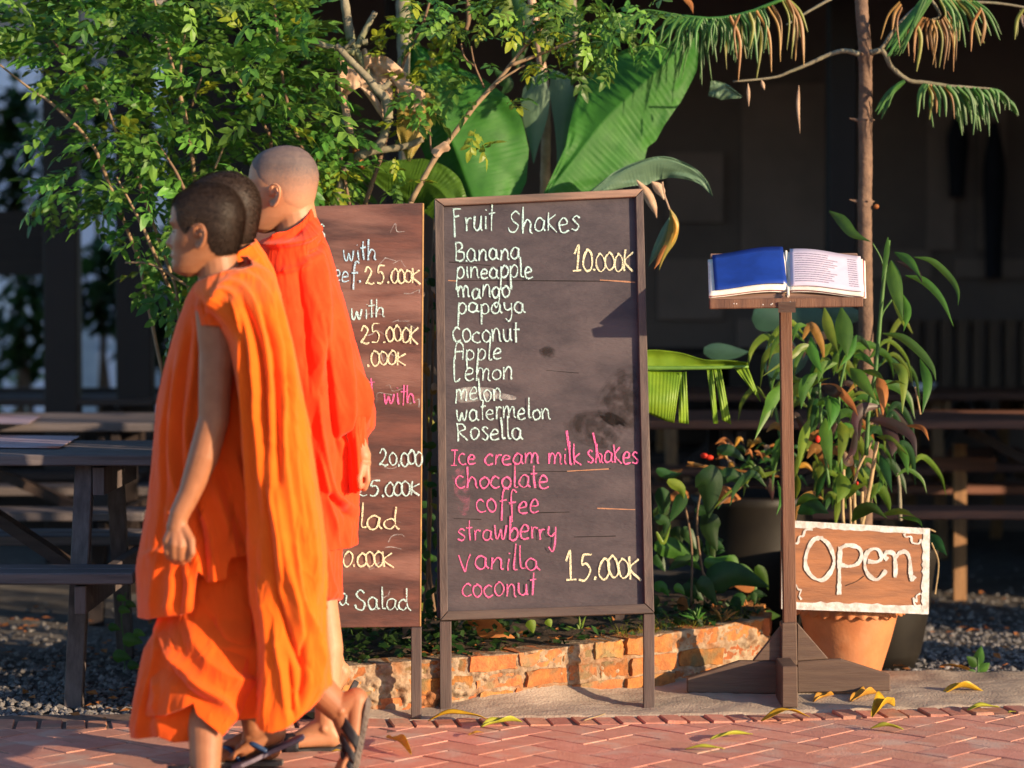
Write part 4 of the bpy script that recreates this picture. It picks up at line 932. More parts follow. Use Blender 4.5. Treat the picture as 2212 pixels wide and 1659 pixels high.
def inpoly(x, y, pl):
    c = False; j = len(pl)-1
    for i in range(len(pl)):
        if (pl[i][1] > y) != (pl[j][1] > y) and x < (pl[j][0]-pl[i][0])*(y-pl[i][1])/(pl[j][1]-pl[i][1])+pl[i][0]: c = not c
        j = i
    return c
def blade(name, pts, Y, w, m, parent, prof=(.12, .55, .95, 1, .9, .65, .3, .02), side=None, fold=.18, label=None, n=18, curl=0):
    """strap leaf along pixel points; w px max width; side = direction of the blade width in the world"""
    c = catmull(px3(pts, Y), 6); k = len(c); L_ = []; 
    for i in range(k):
        t = i/(k-1); d = (c[min(i+1, k-1)]-c[max(i-1, 0)]).normalized(); view = (c[i]-Vector((0, 0, CH))).normalized()
        sd = d.cross(view).normalized() if side is None else (Vector(side)-d*d.dot(Vector(side))).normalized()
        nn = sd.cross(d).normalized(); ww = w*np.interp(t, np.linspace(0, 1, len(prof)), prof)/2*c[i].y/FP
        tw = curl*(t-.3); sd2 = sd*math.cos(tw)+nn*math.sin(tw); n2 = nn*math.cos(tw)-sd*math.sin(tw)
        row = []
        for u in (-1, -.5, 0, .5, 1): row.append(c[i]+sd2*ww*u+n2*ww*fold*(abs(u)-.5)*1.2)
        L_.append([list(q) for q in row])
    o = grid(name, np.array(L_), m, parent)
    if label: o['label'] = label
    return o
def big_leaf(name, mid, Y, wl, wr, m, parent, label=None, dl=.0, dr=.0, ridges=42, ramp=.0016, wave=.012, notch=(), mm='midrib', mw=9, nu=110, nv=26, seed=1, droop=.0):
    """banana leaf: midrib through pixels, widths (px) to either side listed along it, dl/dr = recession (m per m) of each side"""
    c = catmull(px3(mid, Y), 10); k = len(c); cum = [0]
    for i in range(1, k): cum.append(cum[-1]+(c[i]-c[i-1]).length)
    Pt = np.zeros((nu, 2*nv+1, 3))
    for a in range(nu):
        t = a/(nu-1); s = t*cum[-1]; i = max(0, min(k-2, int(np.searchsorted(cum, s))-1)); f = (s-cum[i])/max(1e-6, cum[i+1]-cum[i])
        p = c[i].lerp(c[i+1], f); d = (c[min(i+2, k-1)]-c[max(i-1, 0)]).normalized(); view = (p-Vector((0, 0, CH))).normalized(); sd = d.cross(view).normalized()
        for b in range(2*nv+1):
            v = (b-nv)/nv; W_ = np.interp(t, np.linspace(0, 1, len(wl)), wl) if v < 0 else np.interp(t, np.linspace(0, 1, len(wr)), wr)
            ww = abs(v)*W_*p.y/FP; dd = dl if v < 0 else dr
            for (t0, t1, sgn, depth) in notch:
                if sgn*v > 0 and t0 < t < t1: ww *= 1-depth*(1-abs((t-(t0+t1)/2)/((t1-t0)/2)))*min(1, abs(v))
            q = p+sd*(ww if v > 0 else -ww)-d*(ww*.10)
            rg = math.sin(t*ridges*6.283+abs(v)*2.2+1.3*math.sin(t*31))*ramp*min(1, abs(v)*3)
            wv = wave*float(fbm(np.array(t*3.5+seed), np.array(v*1.3), seed))*abs(v)
            q = q+view*(dd*ww+rg+wv)+Vector((0, 0, -droop*ww*abs(v)))
            Pt[a, b] = q
    o = grid(name, Pt, m, parent)
    if label: o['label'] = label
    mb = MB(); rr = [mw/2*p.y/FP*(1-.7*i/(k-1)) for i, p in enumerate(c)]
    mb.tube([p-Vector((0, .004, 0)) for p in c], rr, 8); mb.build('midrib', M[mm], o, True)
    return o
def heart(name, pts, Y, w, m, parent, label=None, fold=.25, curl=0):
    return blade(name, pts, Y, w, m, parent, prof=(.35, .85, 1, .96, .82, .6, .35, .04), fold=fold, label=label, curl=curl)
# ================================================================ LARGE SHRUB ON THE LEFT
shr_base = Vector((P(480, 900, 8.0).x, 8.0, -.02))
shrub = empty('shrub', shr_base, 'large leafy green shrub with fine compound leaves behind the three walking figures', 'shrub')
c3 = lambda *p: cv('c3', *p)
stems = [(c3((1310, -40), (1345, 300), (1400, 580), (1490, 820), (1480, 1000)), 7.75, (5, 9)), (c3((735, -20), (820, 290), (870, 480), (910, 660)), 7.85, (5, 10)),
         (c3((540, 60), (640, 190), (800, 290)), 7.9, (4, 8)), (c3((1070, 220), (1180, 440), (1300, 660)), 7.7, (4, 8)), (c3((-40, 280), (150, 430), (240, 490), (380, 620), (460, 720)), 7.7, (4, 8)),
         (c3((500, 460), (560, 640), (640, 800)), 7.8, (4, 8)), (c3((720, 640), (830, 800), (880, 900)), 7.6, (4, 8)), (c3((560, 850), (640, 1000), (690, 1100)), 7.6, (4, 8)),
         (c3((600, 1260), (730, 1270), (900, 1370)), 7.7, (4, 7)), (c3((1020, 220), (920, 510)), 7.7, (3, 6)), (c3((900, 60), (870, 300), (860, 480)), 7.9, (3, 6)),
         (c3((1200, 980), (1600, 700), (1640, 820)), 7.95, (3, 6)), (c3((200, 120), (330, 300), (480, 520)), 7.9, (4, 7)), (c3((1085, 680), (1030, 810)), 7.7, (3, 5)), (c3((1270, 260), (1240, 400), (1300, 560)), 7.9, (3, 5))]
joins = {0: (610, 760), 1: (455, 640), 2: None, 3: (590, 700), 4: (300, 560), 5: (380, 620), 6: (470, 720), 7: (400, 700), 8: (500, 900)}
for k, (pts, Y, w) in enumerate(stems):
    p2 = list(pts)
    mb = MB(); c = catmull(px3(p2, Y), 6)
    if joins.get(k):
        j = P(joins[k][0], joins[k][1], 7.95); c += [c[-1].lerp(j, t) for t in (.5, 1)]+[j.lerp(shr_base, t)+Vector((0, 0, 0)) for t in (.5, 1)]
    n_ = len(c); rr = [(w[0]+(w[1]-w[0])*min(1, i/(n_*.6)))/2*p.y/FP for i, p in enumerate(c)]
    mb.tube(c, rr, 7); mb.build('stem', M['twig_pale' if k % 3 else 'twig'], shrub, True)
OUT = [(-60, 10), (30, -30), (640, -30), (668, 20), (660, 80), (700, 110), (705, 190), (735, 240), (752, 300), (745, 360), (740, 425), (690, 440), (600, 440), (545, 420), (540, 620), (470, 640), (385, 700),
       (360, 640), (300, 610), (250, 590), (262, 520), (180, 480), (200, 440), (100, 435), (90, 420), (150, 350), (95, 330), (120, 270), (70, 250), (40, 180), (10, 170), (-60, 150)]
nobj = 0; fol = MB(); cnt = 0; att = 0
while cnt < 900 and att < 40000:
    att += 1; x = random.uniform(-60, 760); y = random.uniform(-40, 700)
    if not inpoly(x, y, OUT): continue
    # sparser gaps towards the lower left where the lane shows through
    g = .55+.75*float(fbm(np.array(x/95.), np.array(y/95.), 21))
    if x < 330 and y > 100: g -= .38
    if random.random() > g+.25: continue
    Y = random.uniform(7.45, 8.35); p = P(x, y, Y); rad = Vector((x-420, 0, 300-y)); 
    d = Vector((rad.x/300+random.gauss(0, .8), random.gauss(-.35, .6), rad.z/500+random.gauss(.05, .5))).normalized(); s = random.uniform(.8, 1.25); roll = random.gauss(0, .5)
    yel = random.random() < .05
    if nobj < 280 and Y < 7.85 and -5 < x < 750 and y > 0:
        put_spray(shrub, p, d, s, roll, 'y' if yel else None); nobj += 1
    else:
        fol.cur = 1 if yel else 0
        spray_mesh('', .09, 3+(cnt % 2), seed=cnt, mb=fol, M4=Matrix.Translation(p) @ rot_to(d, roll).to_4x4() @ Matrix.Scale(s, 4))
    cnt += 1
fo_ = fol.mesh('foliage'); fo_.materials.append(M['leaf']); fo_.materials.append(M['leaf_y']); tag(link('foliage', fo_, None, shrub), kind='stuff')
# ================================================================ HANGING TWIGS + FOLIAGE, MIDDLE TOP
c5 = lambda *p: cv('c5', *p)
b2 = Vector((P(880, 900, 7.95).x, 7.95, .12))
shrub2 = empty('shrub', b2, 'loose airy shrub of pale diagonal twigs with yellow-green leaves above the chalkboards', 'shrub')
tw = [(c5((2000, 150), (1830, 340), (1700, 500), (1600, 630), (1400, 850), (1190, 1130), (1080, 1270), (890, 1610)), 7.62, (7, 13)), (c5((2330, 270), (2212, 320), (1900, 440), (1690, 520)), 7.60, (5, 9)),
      (c5((1800, 520), (1650, 610), (1560, 680)), 7.61, (4, 6)), (c5((990, 180), (900, 360), (830, 500), (790, 680), (750, 850), (700, 1060), (640, 1280), (520, 1640)), 7.75, (6, 11)),
      (c5((1370, 370), (1400, 520), (1475, 700)), 7.62, (3, 5)), (c5((1290, 350), (1320, 460), (1410, 540)), 7.63, (4, 4)), (c5((1790, 150), (1795, 360)), 7.63, (4, 5)), (c5((1920, 100), (1900, 250)), 7.6, (3, 4)),
      (c5((1040, 1030), (1050, 1180), (1085, 1260)), 7.65, (4, 5)), (c5((1060, -60), (1020, 80), (990, 180)), 7.7, (5, 7)), (c5((1340, -50), (1350, 150), (1330, 240)), 7.8, (12, 9)), (c5((300, 1200), (340, 1330), (400, 1640)), 7.7, (6, 7))]
for k, (pts, Y, w) in enumerate(tw):
    mb = MB(); branch(mb, pts, Y, w, 8)
    if k in (0, 3): c = px3([pts[-1]], Y)[0]; mb.tube([c, (c+b2)/2+Vector((.02, 0, 0)), b2], [w[1]/2*Y/FP]*3, 8)
    mb.build('twig', M['twig_pale' if k < 3 else 'twig'], shrub2, True)
cl = [(880, 60, 45, 12, 'y'), (830, 110, 30, 5, 'y'), (960, 40, 60, 26, None), (920, 15, 40, 12, None), (1010, 60, 35, 10, 'y'), (900, 150, 35, 7, 'y'), (930, 190, 50, 12, None), (980, 180, 45, 9, None), (1000, 20, 40, 8, None),
      (870, 230, 30, 5, 'y'), (895, 250, 25, 4, 'y'), (1150, 20, 60, 16, None), (1220, 60, 60, 26, None), (1290, 40, 60, 34, None), (1340, 60, 50, 24, None), (1200, 130, 45, 10, None), (1250, 100, 50, 16, 'y'), (1180, 90, 40, 8, 'y'), (1290, 90, 50, 14, None),
      (1040, 170, 25, 3, None), (1110, 215, 18, 3, 'y'), (1030, 290, 18, 3, 'y'), (870, 310, 15, 3, 'y'), (850, 380, 30, 5, 'y'), (870, 400, 18, 3, None), (1010, 330, 18, 2, 'y'), (690, 400, 30, 18, 'y'), (700, 350, 30, 14, None), (1380, 30, 30, 9, None), (1110, 5, 50, 10, None), (1165, 145, 20, 4, 'y'), (1140, 50, 30, 5, 'y')]
for cx, cy, r, n_, kd in cl:
    for _ in range(int(n_*.72+.5)):
        x = random.gauss(cx, r*.55); y = random.gauss(cy, r*.5); d = Vector((random.gauss(0, 1), random.gauss(-.4, .5), random.gauss(-.1, .5)))
        put_spray(shrub2, P(x, y, random.uniform(7.5, 7.9)), d, random.uniform(.55, 1.0), random.gauss(0, .4), kd if random.random() < .75 else None)
# ================================================================ BARE FRANGIPANI
fr = empty('frangipani_tree', (P(745, 900, 7.8).x, 7.85, .1), 'bare grey frangipani with cut stubby branches left of the banana leaves', 'tree')
mbs = [(c5((300, 1900), (290, 1700), (340, 1450), (390, 1330), (500, 1230), (650, 1200), (850, 1170), (985, 1110)), 7.72, (24, 13)),
       (c5((350, -60), (380, 150), (410, 320)), 7.8, (19, 22)), (c5((605, 95), (530, 230), (450, 390)), 7.75, (12, 15)), (c5((75, 325), (250, 380), (440, 420)), 7.72, (13, 14)),
       (c5((290, 360), (400, 480), (540, 620), (600, 700), (690, 800), (710, 950)), 7.6, (14, 22)), (c5((600, 700), (670, 700), (725, 650)), 7.6, (17, 12)), (c5((440, 320), (360, 390)), 7.7, (8, 10)), (c5((500, 340), (545, 335)), 7.7, (12, 14)),
       (c5((710, 950), (640, 1150), (480, 1250)), 7.66, (20, 18)), (c5((410, 320), (450, 400), (600, 690)), 7.75, (16, 16)), (c5((1060, 450), (1040, 540)), 7.9, (10, 12))]
for k, (pts, Y, w) in enumerate(mbs):
    mb = MB(); branch(mb, pts, Y, w, 10)
    if k == 0: c = P(*pts[0], Y); mb.tube([c, Vector((c.x-.01, Y+.06, .6)), Vector((c.x, Y+.13, .1))], [.017, .02, .024], 10)
    mb.build('branch', M['grey_bark'], fr, True)
# ================================================================ BANANA PLANTS
ban = empty('banana_plant', (P(1130, 900, 8.1).x, 8.15, .12), 'banana plant with broad upright green leaves rising behind the Fruit Shakes chalkboard', 'banana plant')
mb = MB(); bx0 = P(1150, 900, 8.15).x; mb.tube([(bx0, 8.15, .1), (bx0+.01, 8.16, .6), (bx0+.02, 8.18, 1.15)], [.075, .065, .045], 14); mb.build('pseudostem', M['stem_green'], ban, True)
c6 = lambda *p: cv('c6', *p)
lA = big_leaf('leaf', c5((1430, 1760), (1370, 1540), (1240, 1200), (1120, 940), (1000, 640), (900, 330)), (8.05, 8.1), [60, 122, 150, 160, 152, 118, 60, 2], [0, 40, 62, 66, 62, 50, 25, 4], M['banana'], ban, 'broad rounded dark green banana leaf behind twigs', dl=.25, dr=.9, wave=.03, mw=13, seed=3)
lB = big_leaf('leaf', c6((-60, 1200), (10, 1100), (150, 915), (300, 725), (500, 535), (720, 330), (870, 170)), (8.0, 8.15), [10, 62, 106, 128, 122, 98, 84, 60, 4], [5, 16, 30, 60, 92, 100, 72, 25, 3], M['banana'], ban, 'long diagonal glossy banana leaf above the chalkboard', dl=.2, dr=.5, wave=.025, mw=10, seed=5, notch=((.46, .56, -1, .10),))
lC = big_leaf('leaf', c5((1260, 1720), (1100, 1500), (850, 1420), (480, 1350)), (7.9, 8.0), [30, 48, 48, 30, 3], [40, 62, 60, 40, 4], M['banana_y'], ban, 'yellow-green banana leaf behind the brown menu board', dl=.3, dr=.3, mw=7, seed=7)
lD = big_leaf('leaf', c6((230, 1160), (450, 1020), (640, 960), (800, 1000), (905, 1080), (955, 1175)), 7.85, [4, 26, 46, 40, 22, 1], [6, 12, 9, 8, 6, 1], M['banana_pale'], ban, 'pale folded underside of a banana leaf tip', dl=.3, dr=.8, mw=5, seed=9, ramp=.0006)
lE = big_leaf('leaf', c5((980, 740), (950, 900), (905, 1080), (870, 1290)), 7.72, [46, 48, 34, 3], [26, 40, 26, 3], M['banana_fade'], ban, 'fading yellow and green banana leaf hanging under dead tissue', dl=.2, dr=.3, mw=4, seed=11)
lF = big_leaf('leaf', c6((940, 520), (1010, 530), (1130, 580)), 8.15, [20, 24, 3], [14, 12, 2], M['banana_pale'], ban, 'small pale tip of a leaf with white margin', mw=3, nu=30, nv=8, seed=12)
# torn lower leaf
torn = empty('torn_banana_leaf', P(1405, 830, 7.75), 'bright yellow-green torn banana leaf hanging in strips right of the chalkboard', 'leaf')
d2 = lambda *p: cv('d2', *p)
def poly_leaf(name, top, bot, Y, m, parent, bulge=.02, rid=10):
    """lamina between an upper and a lower pixel line"""
    nu, nv = 46, 16; a = np.array([list(v) for v in catmull([Vector((x, y, 0)) for x, y in top], 10)]); b = np.array([list(v) for v in catmull([Vector((x, y, 0)) for x, y in bot], 10)])
    Pt = np.zeros((nv, nu, 3))
    for i in range(nu):
        t = i/(nu-1); p = np.array([np.interp(t, np.linspace(0, 1, len(a)), a[:, k]) for k in (0, 1)]); q = np.array([np.interp(t, np.linspace(0, 1, len(b)), b[:, k]) for k in (0, 1)])
        for j in range(nv):
            s = j/(nv-1); r = p*(1-s)+q*s; Pt[j, i] = P(r[0], r[1], Y-bulge*math.sin(s*2.2)+.0009*math.sin(t*rid*6.28)+.004*math.sin(s*5+t*4))
    o = grid(name, Pt, m, parent); o.modifiers.new('t', 'SOLIDIFY').thickness = .001; return o
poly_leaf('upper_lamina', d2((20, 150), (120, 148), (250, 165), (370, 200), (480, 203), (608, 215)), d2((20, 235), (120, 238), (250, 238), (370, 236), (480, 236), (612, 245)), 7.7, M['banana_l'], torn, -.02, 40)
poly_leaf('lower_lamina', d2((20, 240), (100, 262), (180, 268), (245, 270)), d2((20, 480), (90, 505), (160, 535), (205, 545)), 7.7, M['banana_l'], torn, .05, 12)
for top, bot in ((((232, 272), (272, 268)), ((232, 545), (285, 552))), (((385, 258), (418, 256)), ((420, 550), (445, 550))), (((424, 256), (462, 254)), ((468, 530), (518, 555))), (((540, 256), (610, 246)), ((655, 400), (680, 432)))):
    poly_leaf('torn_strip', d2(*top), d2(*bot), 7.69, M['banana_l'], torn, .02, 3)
mb = MB(); branch(mb, d2((-40, 245), (120, 248), (370, 246), (612, 240)), 7.69, (12, 6), 8); mb.build('midrib', M['midrib'], torn, True)
# dead crumpled leaf + brown strips
dead = empty('dead_leaf', P(800, 150, 7.66), 'large crumpled dry beige leaf caught on the frangipani branches', 'leaf')
nu, nv = 60, 44; Pt = np.zeros((nv, nu, 3))
topo = catmull([Vector((x, y, 0)) for x, y in c5((320, 600), (400, 490), (520, 385), (560, 440), (700, 455), (860, 590))], 12); boto = catmull([Vector((x, y, 0)) for x, y in c5((335, 750), (390, 755), (480, 700), (600, 735), (720, 690), (835, 690))], 12)
for i in range(nu):
    t = i/(nu-1); a = topo[min(len(topo)-1, int(t*(len(topo)-1)))]; b = boto[min(len(boto)-1, int(t*(len(boto)-1)))]
    for j in range(nv):
        s = j/(nv-1); x, y = a.x*(1-s)+b.x*s, a.y*(1-s)+b.y*s
        z = 7.70+.055*float(fbm(np.array(x/38.), np.array(y/60.), 31))+.03*abs(math.sin(x/17+y/40)); Pt[j, i] = P(x, y, z)
grid('crumpled_lamina', Pt, M['dry'], dead)
blade('dry_strip', c5((700, 560), (830, 690), (950, 750), (930, 860), (800, 840)), 7.66, 30, M['dry'], dead, fold=.6)
blade('dry_strip', c5((640, 660), (700, 740), (690, 850), (720, 960)), 7.68, 26, M['dry'], dead, fold=.7)
blade('dry_strip', c5((480, 690), (580, 780), (650, 900), (700, 1010)), 7.7, 16, M['dry'], dead, fold=.8)
blade('dry_strip', c5((345, 400), (325, 600), (345, 740), (395, 1020), (440, 1140)), 7.74, 17, M['dry'], dead, fold=.8, prof=(.5, .8, .6, 1, 1, .9, .7, .5), label='long hanging brown strip of dead leaf')
blade('dry_strip', c5((430, 1120), (455, 1230), (500, 1330), (520, 1340)), 7.74, 18, M['dry_or'], dead, fold=.6)
blade('dry_strip', c5((1070, 1240), (1130, 1190), (1195, 1160)), 7.6, 24, M['dry'], dead, fold=.8, prof=(.6, 1, .9, .8, .8, .9, 1, .6))
yl = empty('withered_leaf', P(1430, 520, 7.6), 'withered yellow leaf dangling at the top right corner of the chalkboard', 'leaf')
blade('stalk', c6((655, 1090), (665, 1160), (700, 1260)), 7.6, 3.5, M['dry'], yl, prof=(1, 1, 1, 1))
blade('lamina', c6((700, 1255), (722, 1330), (712, 1430), (670, 1520), (635, 1620)), 7.58, 24, M['banana_fade'], yl, fold=.9, curl=.9)
blade('lamina', c6((712, 1290), (738, 1370), (705, 1470)), 7.56, 10, M['gold_leaf'], yl, fold=.5, curl=.3)
blade('lamina', c6((700, 1300), (665, 1400), (610, 1520), (570, 1600)), 7.6, 20, M['banana_pale'], yl, fold=.5)
blade('lamina', c6((705, 1430), (650, 1530), (605, 1615)), 7.58, 14, M['dry_or'], yl, fold=.5)
blade('dry_shred', c6((500, 1080), (560, 1160), (600, 1240), (622, 1310)), 7.7, 22, M['dry'], yl, fold=.5)
blade('dry_shred', c6((590, 1090), (640, 1140), (665, 1200)), 7.7, 22, M['dry'], yl, fold=.5)
# dracaena behind
dr = empty('dracaena_plant', (P(1190, 900, 8.3).x, 8.35, .1), 'dracaena with long drooping strap leaves between the two big banana leaves', 'plant')
mb = MB(); branch(mb, c5((1960, 1700), (1965, 1400), (1970, 1000), (1960, 700), (1900, 300), (1850, -40)), 8.3, (24, 18), 10); mb.build('stem', M['dry'], dr, True)
mb = MB(); c = P(*c5((1960, 1700))[0], 8.3); mb.tube([c, (c.x, 8.35, .1)], .02, 8); mb.build('stem', M['pine_bark'], dr, True)
for pts, w, mm in ((((1930, 560), (1890, 760), (1880, 1000), (1870, 1310)), 62, 'banana_pale'), (((2010, 560), (2090, 700), (2110, 1000), (2060, 1430)), 54, 'banana_pale'), (((1660, -60), (1640, 60), (1600, 180), (1560, 290)), 40, 'blade_y'), (((1500, -60), (1495, 30), (1478, 120)), 26, 'blade'),
                   (((1950, 60), (1975, 300), (1940, 540)), 34, 'blade'), (((2130, -60), (2130, 30), (2090, 115)), 32, 'blade_y'), (((1700, -40), (1790, 150), (1700, 330)), 38, 'dark_leaf'), (((1560, 560), (1640, 640), (1660, 700), (1600, 760)), 30, 'dark_leaf'), (((1850, 200), (1750, 420), (1740, 560)), 30, 'dark_leaf')):
    blade('leaf', c5(*pts), 8.2, w, M[mm], dr, fold=.25)
blade('leaf', c6((250, 120), (400, 150), (460, 230), (478, 340)), 7.95, 30, M['blade'], dr)
blade('leaf', c6((770, -20), (820, 20), (840, 80)), 7.9, 12, M['dry_or'], dr)
pl = empty('slim_tree', (P(878, 900, 8.5).x, 8.5, .05), 'slim pale upright trunk passing behind the banana leaf at the top', 'tree')
mb = MB(); branch(mb, c5((825, -80), (830, 150), (840, 380), (850, 900)), 8.5, (31, 34), 12); c = P(*c5((850, 900))[0], 8.5); mb.tube([c, (c.x, 8.5, 0)], .026, 10); mb.build('trunk', M['grey_bark'], pl, True)
mb = MB(); branch(mb, c6((118, -60), (130, 200), (148, 440)), 8.6, (14, 9), 8); mb.build('branch', M['grey_bark'], pl, True)
# ================================================================ YOUNG PINE WITH DROOPING STRANDS
c7 = lambda *p: cv('c7', *p)
pine = empty('young_pine', (P(1868, 900, 8.05).x, 8.05, -.02), 'slender young pine with knobbly trunk and drooping needle strands at the upper right', 'tree')
tk = c7((875, -80), (885, 100), (898, 250), (902, 340), (905, 500), (902, 730), (905, 1000), (900, 1210), (902, 1500), (905, 1800), (908, 2150))
c = catmull(px3(tk, 8.05), 10)+[Vector((P(1868, 1400, 8.05).x, 8.06, .2)), Vector((P(1868, 1400, 8.05).x, 8.06, -.03))]
rr = []
for p in c:
    py = 829.5-((p.z-CH)/p.y*math.cos(TH)+math.sin(TH))*FP if False else (628+(CH-p.z)*FP/p.y); r = .0215+.003*min(1, max(0, (py-0)/800))
    for ny_ in (122, 264, 440): r += .0045*math.exp(-((py-ny_)/7)**2)
    rr.append(r*(1+.03*math.sin(py*.35)))
mb = MB(); mb.tube(c, rr, 18); mb.build('trunk', M['pine_bark'], pine, True)
for ny_ in (264, 440, 122):
    for k in range(4):
        a = k*1.57+ny_; b0 = P(1868, ny_, 8.05); d = Vector((math.cos(a), math.sin(a), .25)).normalized(); mb = MB(); mb.tube([b0+d*.018, b0+d*(.034+.01*(k % 3))], [.007, .002], 6); mb.build('branch_stub', M['pine_bark'], pine)
mb = MB(); mb.ellipsoid(P(1893, 446, 8.03), (.009, .008, .008)); mb.build('reddish_bud', M['dry_or'], pine)
brs = [(c7((870, 325), (780, 305), (680, 330), (560, 385), (450, 430), (350, 465), (110, 490)), 7.95, (12, 4)), (c7((930, 315), (1010, 310), (1060, 400), (1160, 480), (1260, 495), (1400, 515)), 7.95, (12, 8)),
       (c7((1390, 515), (1550, 525), (1700, 545), (1800, 640)), 7.93, (7, 2)), (c7((-200, 95), (0, 110), (200, 75), (420, -10)), 7.9, (6, 9)), (c7((430, 150), (560, 70), (700, -10)), 8.0, (4, 7)), (c7((1280, -30), (1350, 90), (1290, 120)), 7.9, (8, 3)),
       (c7((1300, -20), (1500, 10), (1700, 20), (1950, 60)), 8.0, (7, 5)), (c7((-480, 80), (-400, 60), (-200, 95)), 7.85, (3, 5)), (c7((930, 320), (1000, 290), (1100, 150), (1290, -30)), 7.95, (8, 8))]
for pts, Y, w in brs:
    mb = MB(); branch(mb, pts, Y, w, 8); mb.build('branch', M['strand' if pts[0][0] < 1560 else 'grey_bark'], pine, True)
def strands(spine, Y, n, ln, lean, m, w=6, spread=.28, jit=.3, t0=0, t1=1):
    c = [Vector((x, y, 0)) for x, y in spine]; c = catmull(c, 8)
    for k in range(n):
        t = t0+(t1-t0)*(k+random.random()*.6)/n; q = c[min(len(c)-1, int(t*(len(c)-1)))]; L0 = (ln[0]+(ln[1]-ln[0])*t)*random.uniform(1-jit, 1+jit)*.95
        le = lean[0]+(lean[1]-lean[0])*t+random.gauss(0, spread*.4); x, y = q.x, q.y
        e = (x+L0*math.sin(le), y+L0*math.cos(le)); md = (x+(e[0]-x)*.4+L0*.10*math.copysign(1, le or 1), y+(e[1]-y)*.38)
        mm = m[random.randrange(len(m))]
        blade('needle_strand', [(x, y), md, e], Y+random.uniform(-.07, .07), w*random.uniform(.5, 1.1), M[mm], pine, prof=(.8, 1, 1, 1, .9, .8, .6, .2), fold=.5)
sp1 = c7((-480, 100), (-400, 60), (-260, 90), (0, 110), (180, 90))
strands(c6((420, 90), (600, 70), (760, 95), (860, 110), (1000, 110), (1080, 115)), 7.85, 44, (70, 75), (-.95, .35), ['strand'], 7)
strands(c6((760, 100), (900, 110), (1000, 130)), 7.9, 26, (120, 120), (-.8, -.25), ['strand'], 7)
strands(c6((860, 110), (1000, 110), (1080, 112)), 7.86, 14, (50, 90), (.1, .4), ['strand'], 7)
strands(c7((0, 110), (120, 95), (230, 70), (300, 55)), 7.86, 20, (85, 95), (.05, .25), ['strand', 'strand_y', 'strand'], 8)
strands(c7((90, 95), (250, 65), (420, 0), (440, 0)), 7.84, 15, (115, 130), (.05, .22), ['strand_o', 'strand_y', 'strand_o'], 8)
strands(c7((430, 0), (450, 0)), 7.84, 4, (90, 125), (.1, .6), ['strand_y'], 7)
for k in range(26): 
    a = c7((1280+random.uniform(-30, 30), -20))[0]; e = c7((1040+k*2.5+random.uniform(-30, 30), 300+random.uniform(-20, 40)))[0]
    blade('needle_strand', [a, ((a[0]+e[0])/2-8+k*.3, (a[1]+e[1])/2), e], 7.85+random.uniform(-.05, .05), 8, M['strand'], pine, prof=(.8, 1, 1, 1, .9, .8, .6, .2), fold=.5)
strands(c7((1250, 100), (1350, 120), (1400, 60)), 7.83, 15, (95, 100), (-.25, .35), ['strand_o', 'strand_y', 'strand_o'], 7)
strands(c7((1350, 0), (1450, 0), (1580, 10)), 7.86, 24, (100, 90), (.15, .75), ['strand', 'strand', 'strand_y'], 8)
strands(c7((1110, 10), (1130, 60)), 7.84, 5, (75, 90), (-.35, -.15), ['strand_o'], 7)
strands(c7((1190, 120), (1210, 130)), 7.83, 2, (95, 115), (-.08, 0), ['strand_o', 'strand_y'], 9)
strands(c7((1590, 40), (1600, 90)), 7.83, 3, (60, 100), (-.1, .1), ['strand_o'], 8)
strands(c7((1850, 50), (1860, 60)), 7.9, 3, (60, 80), (-.2, 0), ['strand_y'], 8)
strands(c7((1390, 515), (1550, 525), (1700, 545), (1790, 640)), 7.9, 42, (78, 30), (.35, .55), ['strand'], 9)
strands(c7((1370, 520), (1600, 530)), 7.92, 14, (92, 90), (.3, .5), ['strand'], 8)
strands(c7((1260, 500), (1300, 510), (1390, 520)), 7.88, 9, (75, 85), (-.1, .25), ['strand_y', 'strand', 'strand_o'], 8)
strands(c7((1140, 485), (1110, 500)), 7.92, 9, (88, 70), (-.75, -.5), ['strand'], 9)
for pts in (((505, 510), (500, 640), (512, 800)), ((200, 500), (205, 640)), ((280, 480), (300, 540)), ((1830, 60), (1855, 170))): blade('needle_strand', c7(*pts), 7.9, 8, M['dry'], pine, fold=.5)
